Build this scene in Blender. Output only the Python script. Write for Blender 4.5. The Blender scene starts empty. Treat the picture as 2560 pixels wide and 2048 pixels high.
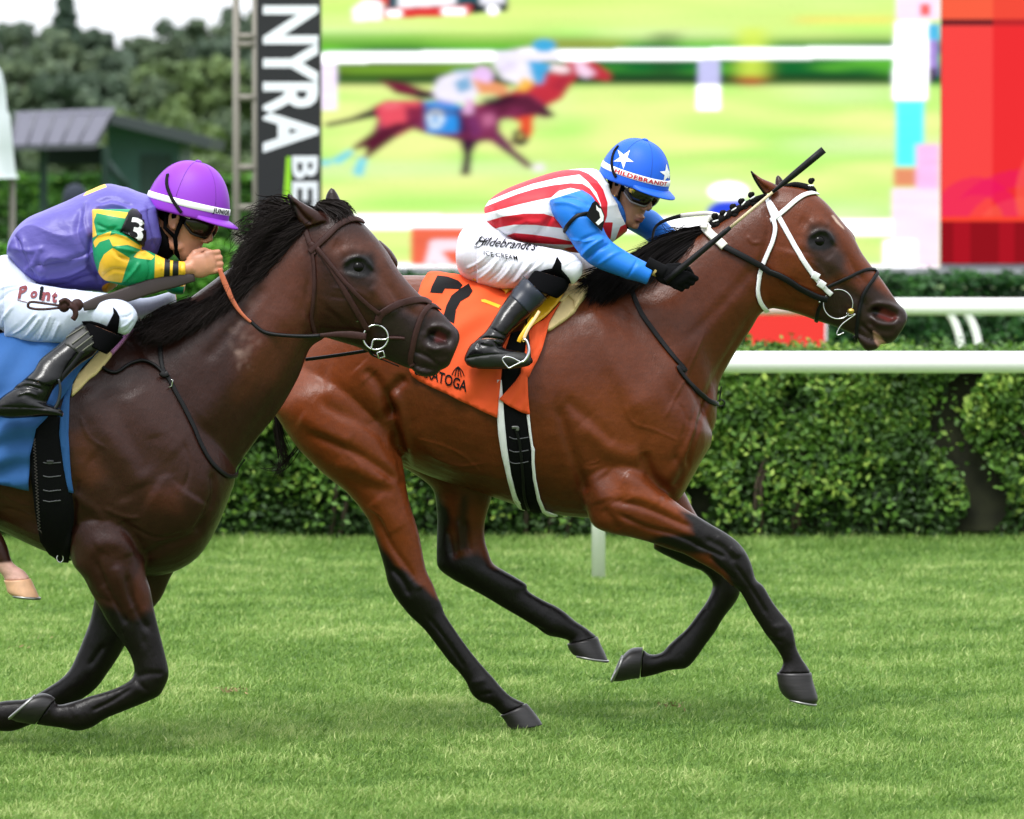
import bpy, bmesh, math, random
import numpy as np
from mathutils import Vector, Matrix
from mathutils.bvhtree import BVHTree
from mathutils.geometry import delaunay_2d_cdt
sc = bpy.context.scene
C = sc.collection
R = math.radians
rng = np.random.default_rng(7)
random.seed(7)
# ------------------------------------------------------------------ camera
FPX = 14222.2          # focal length in pixels of the 2560 px frame (200 mm on 36 mm)
CAMZ = 1.84
PITCH = math.atan2(1024 - 517, FPX)
cam_d = bpy.data.cameras.new('camera')
cam = bpy.data.objects.new('camera', cam_d); C.objects.link(cam)
cam_d.lens = 200; cam_d.sensor_width = 36; cam_d.clip_start = 0.5; cam_d.clip_end = 3000
cam.location = (0, 0, CAMZ); cam.rotation_euler = (math.pi/2 - PITCH, 0, 0)
cam_d.dof.use_dof = True; cam_d.dof.focus_distance = 19.7; cam_d.dof.aperture_fstop = 5.6
sc.camera = cam
# ------------------------------------------------------------------ world, sun, exposure
SUN_EL, SUN_AZ = R(60), R(205)      # overcast: high broad light from the camera's side
w = bpy.data.worlds.new('World'); sc.world = w; w.use_nodes = True
nt = w.node_tree; nt.nodes.clear()
sky = nt.nodes.new('ShaderNodeTexSky'); sky.sky_type = 'NISHITA'; sky.sun_disc = False
sky.sun_elevation = SUN_EL; sky.sun_rotation = SUN_AZ
sky.air_density = 1.0; sky.dust_density = 4.0; sky.ozone_density = 1.0
hs = nt.nodes.new('ShaderNodeHueSaturation'); hs.inputs['Saturation'].default_value = 0.22
bg = nt.nodes.new('ShaderNodeBackground'); bg.inputs['Strength'].default_value = 0.15
wo = nt.nodes.new('ShaderNodeOutputWorld')
cloud = nt.nodes.new('ShaderNodeMix'); cloud.data_type = 'RGBA'; cloud.inputs[0].default_value = .72
cloud.inputs[7].default_value = (5.4, 5.6, 5.9, 1)      # bright even overcast over the sky texture
nt.links.new(sky.outputs[0], hs.inputs['Color']); nt.links.new(hs.outputs[0], cloud.inputs[6])
tcw = nt.nodes.new('ShaderNodeTexCoord'); sx = nt.nodes.new('ShaderNodeSeparateXYZ'); nt.links.new(tcw.outputs['Generated'], sx.inputs[0])
gm = nt.nodes.new('ShaderNodeMapRange'); gm.inputs[1].default_value = 0; gm.inputs[2].default_value = 1; gm.inputs[3].default_value = .52; gm.inputs[4].default_value = 2.1
nt.links.new(sx.outputs['Z'], gm.inputs[0])     # an overcast sky is about three times brighter overhead than at the horizon
gy = nt.nodes.new('ShaderNodeMapRange'); gy.interpolation_type = 'SMOOTHSTEP'; gy.inputs[1].default_value = .1; gy.inputs[2].default_value = 1; gy.inputs[3].default_value = 0; gy.inputs[4].default_value = .85
nt.links.new(sx.outputs['Y'], gy.inputs[0])     # the cloud is thinner and brighter on the far side of the course
ad = nt.nodes.new('ShaderNodeMath'); nt.links.new(gm.outputs[0], ad.inputs[0]); nt.links.new(gy.outputs[0], ad.inputs[1])
vm = nt.nodes.new('ShaderNodeVectorMath'); vm.operation = 'SCALE'; nt.links.new(cloud.outputs[2], vm.inputs[0]); nt.links.new(ad.outputs[0], vm.inputs['Scale'])
nt.links.new(vm.outputs[0], bg.inputs['Color'])
nt.links.new(bg.outputs[0], wo.inputs['Surface'])
sl = bpy.data.lights.new('sun', 'SUN'); sl.energy = 1.5; sl.angle = R(15); sl.color = (1, .985, .95)
sun = bpy.data.objects.new('sun', sl); C.objects.link(sun)
# direction the light comes from: behind and above the camera
sd = Vector((math.sin(SUN_AZ)*math.cos(SUN_EL), math.cos(SUN_AZ)*math.cos(SUN_EL), math.sin(SUN_EL)))
sun.rotation_euler = sd.to_track_quat('Z', 'Y').to_euler(); sun.location = (0, -5, 30)
EXPO = 0.54
sc.view_settings.view_transform = 'Standard'; sc.view_settings.look = 'None'
sc.view_settings.exposure = EXPO; sc.view_settings.gamma = 1
sc.cycles.use_denoising = True
sc.cycles.max_bounces = 6; sc.cycles.transparent_max_bounces = 8
EM = 1/2**EXPO         # emission that shows as 1.0
# ------------------------------------------------------------------ helpers: projection
cp, sp = math.cos(PITCH), math.sin(PITCH)
def ray(px, py):
    x = (px-1280)/FPX; z = -(py-1024)/FPX
    return Vector((x, cp + z*sp, -sp + z*cp))
def P(px, py, Y):
    d = ray(px, py); t = Y/d.y
    return Vector((d.x*t, Y, CAMZ + d.z*t))
def proj(co):
    x, y, z = co[:, 0], co[:, 1], co[:, 2]-CAMZ
    dep = y*cp - z*sp; up = y*sp + z*cp
    return np.stack([1280 + FPX*x/dep, 1024 - FPX*up/dep], 1)
def conv(ox, oy, w, W=2156.0):
    k = w/W
    def f(*pts):
        if not hasattr(pts[0], '__len__'): pts = (pts,)
        r = [(ox + p[0]*k, oy + p[1]*k) for p in pts]
        return r[0] if len(r) == 1 else r
    return f
V = conv(0, 0, 2560); A_ = conv(0, 0, 800); B_ = conv(0, 360, 800); C_ = conv(600, 400, 800)
D_ = conv(1100, 300, 800); E_ = conv(1700, 380, 700); F_ = conv(0, 900, 800); G_ = conv(0, 1280, 800)
H_ = conv(600, 900, 800); I_ = conv(1300, 900, 800); J_ = conv(800, 1280, 800); K_ = conv(1400, 1250, 800)
L_ = conv(1760, 660, 800); M_ = conv(780, 0, 900); N_ = conv(1660, 0, 900)
Q_ = conv(1140, 680, 340, 2095.); R_ = conv(0, 680, 340, 2095.); T_ = conv(1400, 320, 380); U_ = conv(380, 480, 320)
X_ = conv(1560, 320, 400); Z_ = conv(0, 160, 640)
# ------------------------------------------------------------------ helpers: objects
def tag(o, label=None, cat=None, group=None, kind=None):
    if label: o['label'] = label
    if cat: o['category'] = cat
    if group: o['group'] = group
    if kind: o['kind'] = kind
    return o
def thing(name, label, cat, loc, group=None):
    o = bpy.data.objects.new(name, None); C.objects.link(o); o.location = loc
    o.empty_display_size = .1
    return tag(o, label, cat, group)
def mesh_obj(name, verts, faces, mat=None, parent=None, smooth=True, label=None):
    me = bpy.data.meshes.new(name)
    verts = np.asarray(verts, dtype=np.float32).reshape(-1, 3)
    if isinstance(faces, np.ndarray) and faces.ndim == 2:
        nf, k = faces.shape
        me.vertices.add(len(verts)); me.vertices.foreach_set('co', verts.ravel())
        me.loops.add(nf*k); me.loops.foreach_set('vertex_index', faces.astype(np.int32).ravel())
        me.polygons.add(nf); me.polygons.foreach_set('loop_start', np.arange(nf, dtype=np.int32)*k)
        me.update(calc_edges=True)
    else:
        me.from_pydata(verts.tolist(), [], faces); me.update()
    if smooth: me.polygons.foreach_set('use_smooth', np.ones(len(me.polygons), dtype=bool))
    if mat: me.materials.append(mat)
    o = bpy.data.objects.new(name, me); C.objects.link(o)
    if parent: attach(o, parent)
    if label: o['label'] = label
    return o
def attach(o, parent):
    """parent without moving: geometry is written in world coordinates, so undo the thing's own place"""
    o.parent = parent
    p = parent; m = Matrix.Identity(4)
    chain = []
    while p is not None:
        chain.append(p); p = p.parent
    for q in reversed(chain):
        m = m @ q.matrix_parent_inverse @ q.matrix_basis
    o.matrix_parent_inverse = m.inverted()
def vc(o):
    me = o.data; a = np.empty(len(me.vertices)*3, dtype=np.float32); me.vertices.foreach_get('co', a)
    return a.reshape(-1, 3)
def setvc(o, co):
    o.data.vertices.foreach_set('co', co.astype(np.float32).ravel()); o.data.update()
def vn(o):
    me = o.data; a = np.empty(len(me.vertices)*3, dtype=np.float32)
    me.vertices.foreach_get('normal', a); return a.reshape(-1, 3)
def edges(o):
    me = o.data; e = np.empty(len(me.edges)*2, dtype=np.int32); me.edges.foreach_get('vertices', e)
    return e.reshape(-1, 2)
def cr(P4, t):
    p0, p1, p2, p3 = P4
    return .5*((2*p1) + (-p0+p2)*t + (2*p0-5*p1+4*p2-p3)*t*t + (-p0+3*p1-3*p2+p3)*t**3)
def spline(pts, n=6):
    pts = [np.array(p, dtype=float) for p in pts]
    out = []
    for i in range(len(pts)-1):
        q = [pts[max(i-1, 0)], pts[i], pts[i+1], pts[min(i+2, len(pts)-1)]]
        for k in range(n): out.append(cr(q, k/n))
    out.append(pts[-1]); return np.array(out)
def loft(secs, Yc, n=44, sub=4, cap=True):
    """secs: (a_px, b_px, halfwidth, yoff[, power]) two outline points and a half depth -> verts, faces"""
    rows = []
    for s in secs:
        (ax, ay), (bx, by), hw = s[0], s[1], s[2]
        yo = s[3] if len(s) > 3 else 0; pw = s[4] if len(s) > 4 else 1.0
        rows.append([ax, ay, bx, by, hw, yo, pw])
    rows = spline(rows, sub) if sub > 1 else np.array(rows, float)
    vs, fs = [], []
    th = np.linspace(0, 2*math.pi, n, endpoint=False)
    for r in rows:
        a = np.array(P(r[0], r[1], Yc+r[5])); b = np.array(P(r[2], r[3], Yc+r[5]))
        c = (a+b)/2; u = (a-b)/2; hw = max(r[4], .002); pw = r[6]
        ct, st = np.cos(th), np.sin(th)
        ct = np.sign(ct)*np.abs(ct)**pw; st = np.sign(st)*np.abs(st)**pw
        vs += [c + u*x + np.array([0, -hw*y, 0]) for x, y in zip(ct, st)]
    m = len(rows)
    for i in range(m-1):
        for j in range(n):
            k = (j+1) % n
            fs.append((i*n+j, i*n+k, (i+1)*n+k, (i+1)*n+j))
    if cap:
        fs.append(tuple(range(n))[::-1]); fs.append(tuple((m-1)*n+j for j in range(n)))
    return vs, fs
def ellipsoid(c, r, rot=None, n=16, m=10):
    vs, fs = [], []
    for i in range(m+1):
        ph = math.pi*i/m
        for j in range(n):
            t = 2*math.pi*j/n
            v = Vector((r[0]*math.sin(ph)*math.cos(t), r[1]*math.sin(ph)*math.sin(t), r[2]*math.cos(ph)))
            if rot is not None: v = rot @ v
            vs.append(np.array(v + Vector(c)))
    for i in range(m):
        for j in range(n):
            k = (j+1) % n
            fs.append((i*n+j, (i+1)*n+j, (i+1)*n+k, i*n+k))
    return vs, fs
def tube3(pts, rad, n=8, cap=True, flat=None):
    """pts 3D path; rad scalar or list"""
    pts = [Vector(p) for p in pts]; m = len(pts); vs, fs = [], []
    up = None
    for i, p in enumerate(pts):
        d = (pts[min(i+1, m-1)] - pts[max(i-1, 0)]).normalized()
        if up is None:
            up = Vector((0, 1, 0)) if abs(d.y) < .9 else Vector((0, 0, 1))
        s = d.cross(up).normalized(); up = s.cross(d).normalized()
        r = rad[i] if hasattr(rad, '__len__') else rad
        for j in range(n):
            t = 2*math.pi*j/n
            vs.append(np.array(p + s*math.cos(t)*r*(flat or 1) + up*math.sin(t)*r))
    for i in range(m-1):
        for j in range(n):
            k = (j+1) % n
            fs.append((i*n+j, i*n+k, (i+1)*n+k, (i+1)*n+j))
    if cap:
        fs.append(tuple(range(n))[::-1]); fs.append(tuple((m-1)*n+j for j in range(n)))
    return vs, fs
def join(parts):
    vs, fs = [], []
    for v, f in parts:
        o = len(vs); vs += list(v); fs += [tuple(i+o for i in q) for q in f]
    return vs, fs
def tubep(pxs, rad, n=8, sp_=4):
    """pxs: (px,py,Y) path"""
    pts = spline(pxs, sp_) if sp_ > 1 else pxs
    return tube3([P(*p) for p in pts], rad if not hasattr(rad, '__len__') else np.interp(np.linspace(0, 1, len(pts)), np.linspace(0, 1, len(rad)), rad), n)
def box(x0, x1, y0, y1, z0, z1):
    v = [(x, y, z) for x in (x0, x1) for y in (y0, y1) for z in (z0, z1)]
    f = [(0, 1, 3, 2), (4, 6, 7, 5), (0, 4, 5, 1), (2, 3, 7, 6), (0, 2, 6, 4), (1, 5, 7, 3)]
    return v, f
def remesh(parts, voxel, smooth_it=4, name='m'):
    vs, fs = join(parts)
    o = mesh_obj(name, vs, fs)
    bm = bmesh.new(); bm.from_mesh(o.data); bmesh.ops.recalc_face_normals(bm, faces=bm.faces); bm.to_mesh(o.data); bm.free()
    md = o.modifiers.new('r', 'REMESH'); md.mode = 'VOXEL'; md.voxel_size = voxel; md.adaptivity = 0
    dg = bpy.context.evaluated_depsgraph_get(); dg.update()
    me = bpy.data.meshes.new_from_object(o.evaluated_get(dg))
    o.modifiers.clear(); old = o.data; o.data = me; bpy.data.meshes.remove(old)
    me.name = name
    me.polygons.foreach_set('use_smooth', np.ones(len(me.polygons), dtype=bool))
    smooth(o, smooth_it)
    return o
def smooth(o, it, lam=.6, mask=None):
    co = vc(o).astype(np.float64); e = edges(o); n = len(co)
    deg = np.bincount(e.ravel(), minlength=n)[:, None]
    deg = np.maximum(deg, 1)
    for k in range(it*2):
        l = lam if k % 2 == 0 else -lam*.92
        s = np.zeros_like(co)
        for a in range(3):
            s[:, a] = np.bincount(e[:, 0], co[e[:, 1], a], n) + np.bincount(e[:, 1], co[e[:, 0], a], n)
        d = (s/deg - co)*l
        if mask is not None: d *= mask[:, None]
        co += d
    setvc(o, co)
def lap(o, it, mask=None, lam=.5):
    co = vc(o).astype(np.float64); e = edges(o); n = len(co)
    deg = np.maximum(np.bincount(e.ravel(), minlength=n)[:, None], 1)
    for k in range(it):
        s = np.zeros_like(co)
        for a in range(3):
            s[:, a] = np.bincount(e[:, 0], co[e[:, 1], a], n) + np.bincount(e[:, 1], co[e[:, 0], a], n)
        d = (s/deg - co)*lam
        if mask is not None: d *= mask[:, None]
        co += d
    setvc(o, co)
def dist_poly(p, path):
    """distance of points p (n,2) to an open polyline, and parameter 0..1"""
    path = np.asarray(path, float); d = np.full(len(p), 1e9); tt = np.zeros(len(p)); m = len(path)-1
    for i in range(m):
        a, b = path[i], path[i+1]; ab = b-a; L = max((ab**2).sum(), 1e-9)
        t = np.clip(((p-a) @ ab)/L, 0, 1); q = a + t[:, None]*ab
        dd = np.sqrt(((p-q)**2).sum(1)); k = dd < d
        d[k] = dd[k]; tt[k] = (i+t[k])/m
    return d, tt
def inside(p, poly):
    poly = np.asarray(poly, float); r = np.zeros(len(p), bool); m = len(poly)
    for i in range(m):
        x0, y0 = poly[i]; x1, y1 = poly[(i+1) % m]
        if y0 == y1: continue
        c = ((y0 > p[:, 1]) != (y1 > p[:, 1])) & (p[:, 0] < (x1-x0)*(p[:, 1]-y0)/(y1-y0)+x0)
        r ^= c
    return r
def sdf(p, poly):
    d, _ = dist_poly(p, list(poly)+[poly[0]])
    return np.where(inside(p, poly), -d, d)
def sculpt(o, strokes, Yc, ymax=None):
    """strokes: (path, width px, height m[, ylimit 'near']) raised (+) or sunk (-) along the surface normal"""
    co = vc(o).astype(float); nn = vn(o); pp = proj(co); disp = np.zeros(len(co))
    wgt = np.clip(-nn[:, 1]*1.6, 0, 1)
    wfar = np.clip(nn[:, 1]*1.6, 0, 1)
    for s in strokes:
        path, wd, h = s[0], s[1], s[2]; side = s[3] if len(s) > 3 else 'near'
        path = np.array(path, float)
        if len(path) > 2: path = spline(path, 4)
        lo, hi = path.min(0)-3*wd, path.max(0)+3*wd
        k = np.where((pp[:, 0] > lo[0]) & (pp[:, 0] < hi[0]) & (pp[:, 1] > lo[1]) & (pp[:, 1] < hi[1]))[0]
        if side == 'near': k = k[(wgt[k] > 0) & (co[k, 1] < Yc+.02)]
        if side == 'far': k = k[(co[k, 1] > Yc)]
        if len(k) == 0: continue
        d, t = dist_poly(pp[k], path)
        taper = np.clip(np.minimum(t, 1-t)*6+.25, 0, 1) if len(s) < 5 else 1
        ww = wgt[k] if side == 'near' else (np.maximum(wgt[k], wfar[k]))
        disp[k] += h*np.exp(-(d/wd)**2)*taper*ww
    setvc(o, co + nn*disp[:, None])
def bvh(o):
    co = vc(o); me = o.data
    me.calc_loop_triangles(); n = len(me.loop_triangles); t = np.empty(n*3, dtype=np.int32)
    me.loop_triangles.foreach_get('vertices', t)
    return BVHTree.FromPolygons([Vector(c) for c in co.tolist()], t.reshape(-1, 3).tolist())
CAMP = Vector((0, 0, CAMZ))
def hit(tr, px, py, off=0.0, Yc=20, ymin=None):
    d = ray(px, py).normalized(); o = CAMP.copy()
    if ymin: o = CAMP + d*(ymin/d.y)
    loc, n, i, ds = tr.ray_cast(o, d)
    if loc is None:
        q = P(px, py, Yc); loc, n, i, ds = tr.find_nearest(q)
        return loc + n*off, n
    if n.dot(d) > 0: n = -n
    return loc + n*off, n
def strap(tr, path, width, off=.003, thick=.003, Yc=20., sub=5, mirror=False, lift=None, wcurve=None):
    """ribbon lying on a surface along a pixel path; width in metres"""
    pts = spline(path, sub) if len(path) > 2 else spline([path[0], ((path[0][0]+path[1][0])/2, (path[0][1]+path[1][1])/2), path[1]], sub)
    loc, nor = [], []
    for i, p in enumerate(pts):
        l, n = hit(tr, p[0], p[1], off, Yc); loc.append(l); nor.append(n)
    # smooth depth
    for _ in range(3):
        L2 = [l.copy() for l in loc]; N2 = [n.copy() for n in nor]
        for i in range(1, len(loc)-1):
            L2[i].y = (loc[i-1].y + loc[i].y*2 + loc[i+1].y)/4; N2[i] = (nor[i-1]+nor[i]*2+nor[i+1]).normalized()
        loc, nor = L2, N2
    vs, fs = [], []
    m = len(loc)
    for i in range(m):
        d = (loc[min(i+1, m-1)]-loc[max(i-1, 0)]).normalized()
        s = d.cross(nor[i]).normalized(); n = s.cross(d).normalized()
        if n.dot(nor[i]) < 0: n = -n
        hw = width/2 if wcurve is None else width/2*np.interp(i/(m-1), np.linspace(0, 1, len(wcurve)), wcurve)
        prof = [(-1, -.5), (-1, .6), (-.7, 1), (.7, 1), (1, .6), (1, -.5)]
        for (a, b) in prof: vs.append(np.array(loc[i] + s*hw*a + n*thick*b))
    k = 6
    for i in range(m-1):
        for j in range(k):
            q = (j+1) % k
            fs.append((i*k+j, i*k+q, (i+1)*k+q, (i+1)*k+j))
    fs.append(tuple(range(k))); fs.append(tuple((m-1)*k+j for j in range(k))[::-1])
    if mirror: return vs, fs, [np.array([v[0], 2*Yc-v[1], v[2]]) for v in vs], [tuple(reversed(f)) for f in fs]
    return vs, fs
def patch(tr, poly, off=.004, Yc=20., step=9, thick=.0, mirror=False, relax=0, holes=None, fn=None):
    """a polygon in pixels laid on a surface; returns verts, faces (closed if thick)"""
    poly = np.asarray(poly, float); 
    # resample border
    b = []
    m = len(poly)
    for i in range(m):
        a, c = poly[i], poly[(i+1) % m]; n = max(1, int(np.linalg.norm(c-a)/step))
        for k in range(n): b.append(a+(c-a)*k/n)
    b = np.array(b); nb = len(b)
    x0, y0 = poly.min(0); x1, y1 = poly.max(0)
    gx, gy = np.meshgrid(np.arange(x0, x1, step), np.arange(y0, y1, step)); g = np.stack([gx.ravel(), gy.ravel()], 1)
    g = g[sdf(g, poly) < -step*.5] if len(g) else g
    pts = np.concatenate([b, g]) if len(g) else b
    ed = [(i, (i+1) % nb) for i in range(nb)]
    vv, ee, ff, *_ = delaunay_2d_cdt([Vector(p) for p in pts], ed, [list(range(nb))], 1, 1e-4)
    P2 = [(v.x, v.y) for v in vv]
    hs = [hit(tr, p[0], p[1], 0, Yc) for p in P2]
    Yv = np.array([h[0].y for h in hs]); N = np.array([list(h[1]) for h in hs])
    L = np.array([list(h[0]) for h in hs])
    if relax:
        nbr = [set() for _ in P2]
        for f in ff:
            for i in range(len(f)):
                nbr[f[i]].add(f[i-1]); nbr[f[i-1]].add(f[i])
        for _ in range(relax):
            L2 = L.copy()
            for i, s in enumerate(nbr):
                if s:
                    mm = L[list(s)].mean(0); L2[i, 1] = min(L[i, 1], .5*L[i, 1]+.5*mm[1]) if False else .5*L[i, 1]+.5*mm[1]
                    N[i] = N[i]+N[list(s)].mean(0)
            L = L2; N /= np.linalg.norm(N, axis=1)[:, None]
    if fn is not None: offs = off + fn(np.array(P2))
    else: offs = np.full(len(L), off)
    top = L + N*offs[:, None]
    fs = []
    for f in ff:
        a = np.array([P2[i] for i in f]); ar = 0
        for i in range(len(f)): ar += a[i-1][0]*a[i][1]-a[i][0]*a[i-1][1]
        fs.append(tuple(f) if ar < 0 else tuple(reversed(f)))
    vs = list(top)
    if thick:
        n = len(vs); vs += list(top - N*thick)
        cnt = {}
        for f in fs:
            for i in range(len(f)): cnt[(f[i-1], f[i])] = 1
        side = [(a, b2) for (a, b2) in cnt if (b2, a) not in cnt]
        fs = fs + [tuple(i+n for i in reversed(f)) for f in fs] + [(b2, a, a+n, b2+n) for a, b2 in side]
    if mirror: return vs, fs, [np.array([v[0], 2*Yc-v[1], v[2]]) for v in vs], [tuple(reversed(f)) for f in fs]
    return vs, fs
_tc = {}
def text2d(s, bold=0.0, shear=0.0, maxlen=.08, font=None, space=1.0):
    """glyph outlines of a word as fine 2D triangles, cap height 1"""
    cu = bpy.data.curves.new('t', 'FONT'); cu.body = s; cu.size = 1.0; cu.offset = bold; cu.shear = shear
    cu.resolution_u = 3; cu.space_character = space
    o = bpy.data.objects.new('t', cu); C.objects.link(o)
    dg = bpy.context.evaluated_depsgraph_get(); me = bpy.data.meshes.new_from_object(o.evaluated_get(dg))
    bpy.data.objects.remove(o)
    bm = bmesh.new(); bm.from_mesh(me); bmesh.ops.triangulate(bm, faces=bm.faces)
    for _ in range(3):
        e = [x for x in bm.edges if x.calc_length() > maxlen]
        if not e: break
        bmesh.ops.subdivide_edges(bm, edges=e, cuts=1); bmesh.ops.triangulate(bm, faces=bm.faces)
    bm.verts.ensure_lookup_table()
    v = np.array([(p.co.x, p.co.y) for p in bm.verts]); f = [tuple(q.index for q in x.verts) for x in bm.faces]
    bm.free(); bpy.data.meshes.remove(me)
    v[:, 0] -= v[:, 0].min(); v[:, 1] -= 0
    return v, f
def text_on(tr, s, o, ux, uy, off=.003, Yc=20., bend=0.0, fit=True, **kw):
    """print a word on a surface: o = pixel of its lower left, ux = pixel vector of its whole length, uy = pixel vector of cap height"""
    v, f = text2d(s, **kw); W = v[:, 0].max(); Hh = .72
    out = []
    for a, b in v:
        t = a/W; u = b/Hh
        px = o[0] + ux[0]*t + uy[0]*u; py = o[1] + ux[1]*t + uy[1]*u
        if bend:
            q = 4*bend*t*(1-t); px += uy[0]*q; py += uy[1]*q
        l, n = hit(tr, px, py, off, Yc); out.append(np.array(l))
    return out, f
# ------------------------------------------------------------------ materials
def srgb(r, g, b):
    f = lambda c: ((c/255+.055)/1.055)**2.4 if c/255 > .04045 else c/255/12.92
    return (f(r), f(g), f(b), 1)
def mat(name, col, rough=.6, spec=.5, metal=0, bump=0, bscale=200, var=0, vscale=6, sheen=0, coat=0, stretch=None, subs=0, attr=None, bdist=.002):
    m = bpy.data.materials.new(name); m.use_nodes = True; N = m.node_tree; L = N.links
    b = N.nodes['Principled BSDF']
    b.inputs['Roughness'].default_value = rough; b.inputs['Specular IOR Level'].default_value = spec
    b.inputs['Metallic'].default_value = metal
    if sheen: b.inputs['Sheen Weight'].default_value = sheen; b.inputs['Sheen Roughness'].default_value = .4
    if coat: b.inputs['Coat Weight'].default_value = coat; b.inputs['Coat Roughness'].default_value = .12
    if subs: b.inputs['Subsurface Weight'].default_value = subs; b.inputs['Subsurface Radius'].default_value = (.012, .005, .003); b.inputs['Subsurface Scale'].default_value = 1
    tc = N.nodes.new('ShaderNodeNewGeometry'); mp = N.nodes.new('ShaderNodeMapping')
    L.new(tc.outputs['Position'], mp.inputs[0])
    if stretch: mp.inputs['Scale'].default_value = stretch
    src = None
    if attr:
        at = N.nodes.new('ShaderNodeAttribute'); at.attribute_name = attr; src = at.outputs['Color']
    if var:
        no = N.nodes.new('ShaderNodeTexNoise'); no.inputs['Scale'].default_value = vscale; no.inputs['Detail'].default_value = 6
        L.new(mp.outputs[0], no.inputs['Vector'])
        mr = N.nodes.new('ShaderNodeMapRange'); mr.inputs[1].default_value = .3; mr.inputs[2].default_value = .7
        mr.inputs[3].default_value = 1-var; mr.inputs[4].default_value = 1+var; L.new(no.outputs[0], mr.inputs[0])
        mx = N.nodes.new('ShaderNodeVectorMath'); mx.operation = 'MULTIPLY'
        if src: L.new(src, mx.inputs[0])
        else: mx.inputs[0].default_value = col[:3]
        L.new(mr.outputs[0], mx.inputs[1]); src = mx.outputs[0]
    if src: L.new(src, b.inputs['Base Color'])
    else: b.inputs['Base Color'].default_value = col
    if bump:
        n2 = N.nodes.new('ShaderNodeTexNoise'); n2.inputs['Scale'].default_value = bscale; n2.inputs['Detail'].default_value = 4
        L.new(mp.outputs[0], n2.inputs['Vector'])
        bp = N.nodes.new('ShaderNodeBump'); bp.inputs['Strength'].default_value = bump; bp.inputs['Distance'].default_value = bdist
        L.new(n2.outputs[0], bp.inputs['Height']); L.new(bp.outputs[0], b.inputs['Normal'])
    return m
def emis(name, col, s, attr=None):
    m = bpy.data.materials.new(name); m.use_nodes = True; N = m.node_tree
    N.nodes.remove(N.nodes['Principled BSDF']); e = N.nodes.new('ShaderNodeEmission')
    e.inputs[0].default_value = col; e.inputs[1].default_value = s
    if attr:
        at = N.nodes.new('ShaderNodeAttribute'); at.attribute_name = attr; N.links.new(at.outputs['Color'], e.inputs[0])
    N.links.new(e.outputs[0], N.nodes['Material Output'].inputs[0]); return m
def vcol(o, cols, name='col'):
    a = o.data.color_attributes.new(name, 'FLOAT_COLOR', 'POINT')
    c = np.ones((len(o.data.vertices), 4), dtype=np.float32); c[:, :3] = cols
    a.data.foreach_set('color', c.ravel())
def regions(o, m, base, regs, soft=.6):
    """crisp printed regions: signed pixel distance stored per vertex, thresholded in the shader. regs: (poly, colour)"""
    pp = proj(vc(o)); N = m.node_tree; L = N.links; b = N.nodes['Principled BSDF']
    prev = None
    tgt = b.inputs['Base Color']; chain_in = None
    cur = N.nodes.new('ShaderNodeRGB'); cur.outputs[0].default_value = base; cur = cur.outputs[0]
    for i, rg in enumerate(regs):
        poly, col = rg[0], rg[1]
        d = sdf(pp, poly)
        if len(rg) > 2 and rg[2] is not None: d = np.where(rg[2](vc(o)), d, 50)
        nm = 'reg%d' % i
        a = o.data.attributes.new(nm, 'FLOAT', 'POINT'); a.data.foreach_set('value', d.astype(np.float32))
        at = N.nodes.new('ShaderNodeAttribute'); at.attribute_name = nm
        mr = N.nodes.new('ShaderNodeMapRange'); mr.inputs[1].default_value = -soft; mr.inputs[2].default_value = soft
        mr.inputs[3].default_value = 1; mr.inputs[4].default_value = 0
        L.new(at.outputs['Fac'], mr.inputs[0])
        mx = N.nodes.new('ShaderNodeMix'); mx.data_type = 'RGBA'
        L.new(mr.outputs[0], mx.inputs[0]); L.new(cur, mx.inputs[6]); mx.inputs[7].default_value = col
        cur = mx.outputs[2]
    L.new(cur, tgt)
MT = {}
def coat_mat():
    m = mat('horse_coat', (1, 1, 1, 1), rough=.34, spec=.26, attr='col', var=.12, vscale=38, stretch=(1, 1, 2.2)); N = m.node_tree; L = N.links; b = N.nodes['Principled BSDF']
    g = N.nodes.new('ShaderNodeNewGeometry')
    def noise(sc, det, st=(1, 1, 1), ty='FBM'):
        mp = N.nodes.new('ShaderNodeMapping'); mp.inputs['Scale'].default_value = st; mp.inputs['Rotation'].default_value = (0, .6, 0)
        n = N.nodes.new('ShaderNodeTexNoise'); n.noise_type = ty; n.inputs['Scale'].default_value = sc; n.inputs['Detail'].default_value = det
        L.new(g.outputs['Position'], mp.inputs[0]); L.new(mp.outputs[0], n.inputs['Vector']); return n.outputs[0]
    h1 = noise(330, 3, (1, 1, .22)); h2 = noise(26, 5, (1, 1, .6)); h3 = noise(9, 2, (1, 1, .5), 'RIDGED_MULTIFRACTAL')
    def bump(h, st, d, prev=None):
        bp = N.nodes.new('ShaderNodeBump'); bp.inputs['Strength'].default_value = st; bp.inputs['Distance'].default_value = d
        L.new(h, bp.inputs['Height'])
        if prev: L.new(prev, bp.inputs['Normal'])
        return bp.outputs[0]
    n = bump(h3, .5, .005); n = bump(h2, .55, .006, n); n = bump(h1, .6, .0014, n); L.new(n, b.inputs['Normal'])
    mr = N.nodes.new('ShaderNodeMapRange'); mr.inputs[3].default_value = .24; mr.inputs[4].default_value = .40; L.new(noise(14, 4), mr.inputs[0]); L.new(mr.outputs[0], b.inputs['Roughness'])
    return m
MT['coat'] = coat_mat()
MT['hair_black'] = mat('black_hair', srgb(16, 12, 12), rough=.7, spec=.12)
MT['hair_dark'] = mat('dark_brown_hair', srgb(23, 16, 14), rough=.65, spec=.15)
MT['hoof'] = mat('hoof_horn', srgb(30, 27, 27), rough=.38, var=.35, vscale=40, stretch=(.3, .3, 3), bump=.3, bscale=60)
MT['hoof_pale'] = mat('pale_hoof_horn', srgb(205, 160, 125), rough=.5, var=.15, vscale=30)
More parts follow.
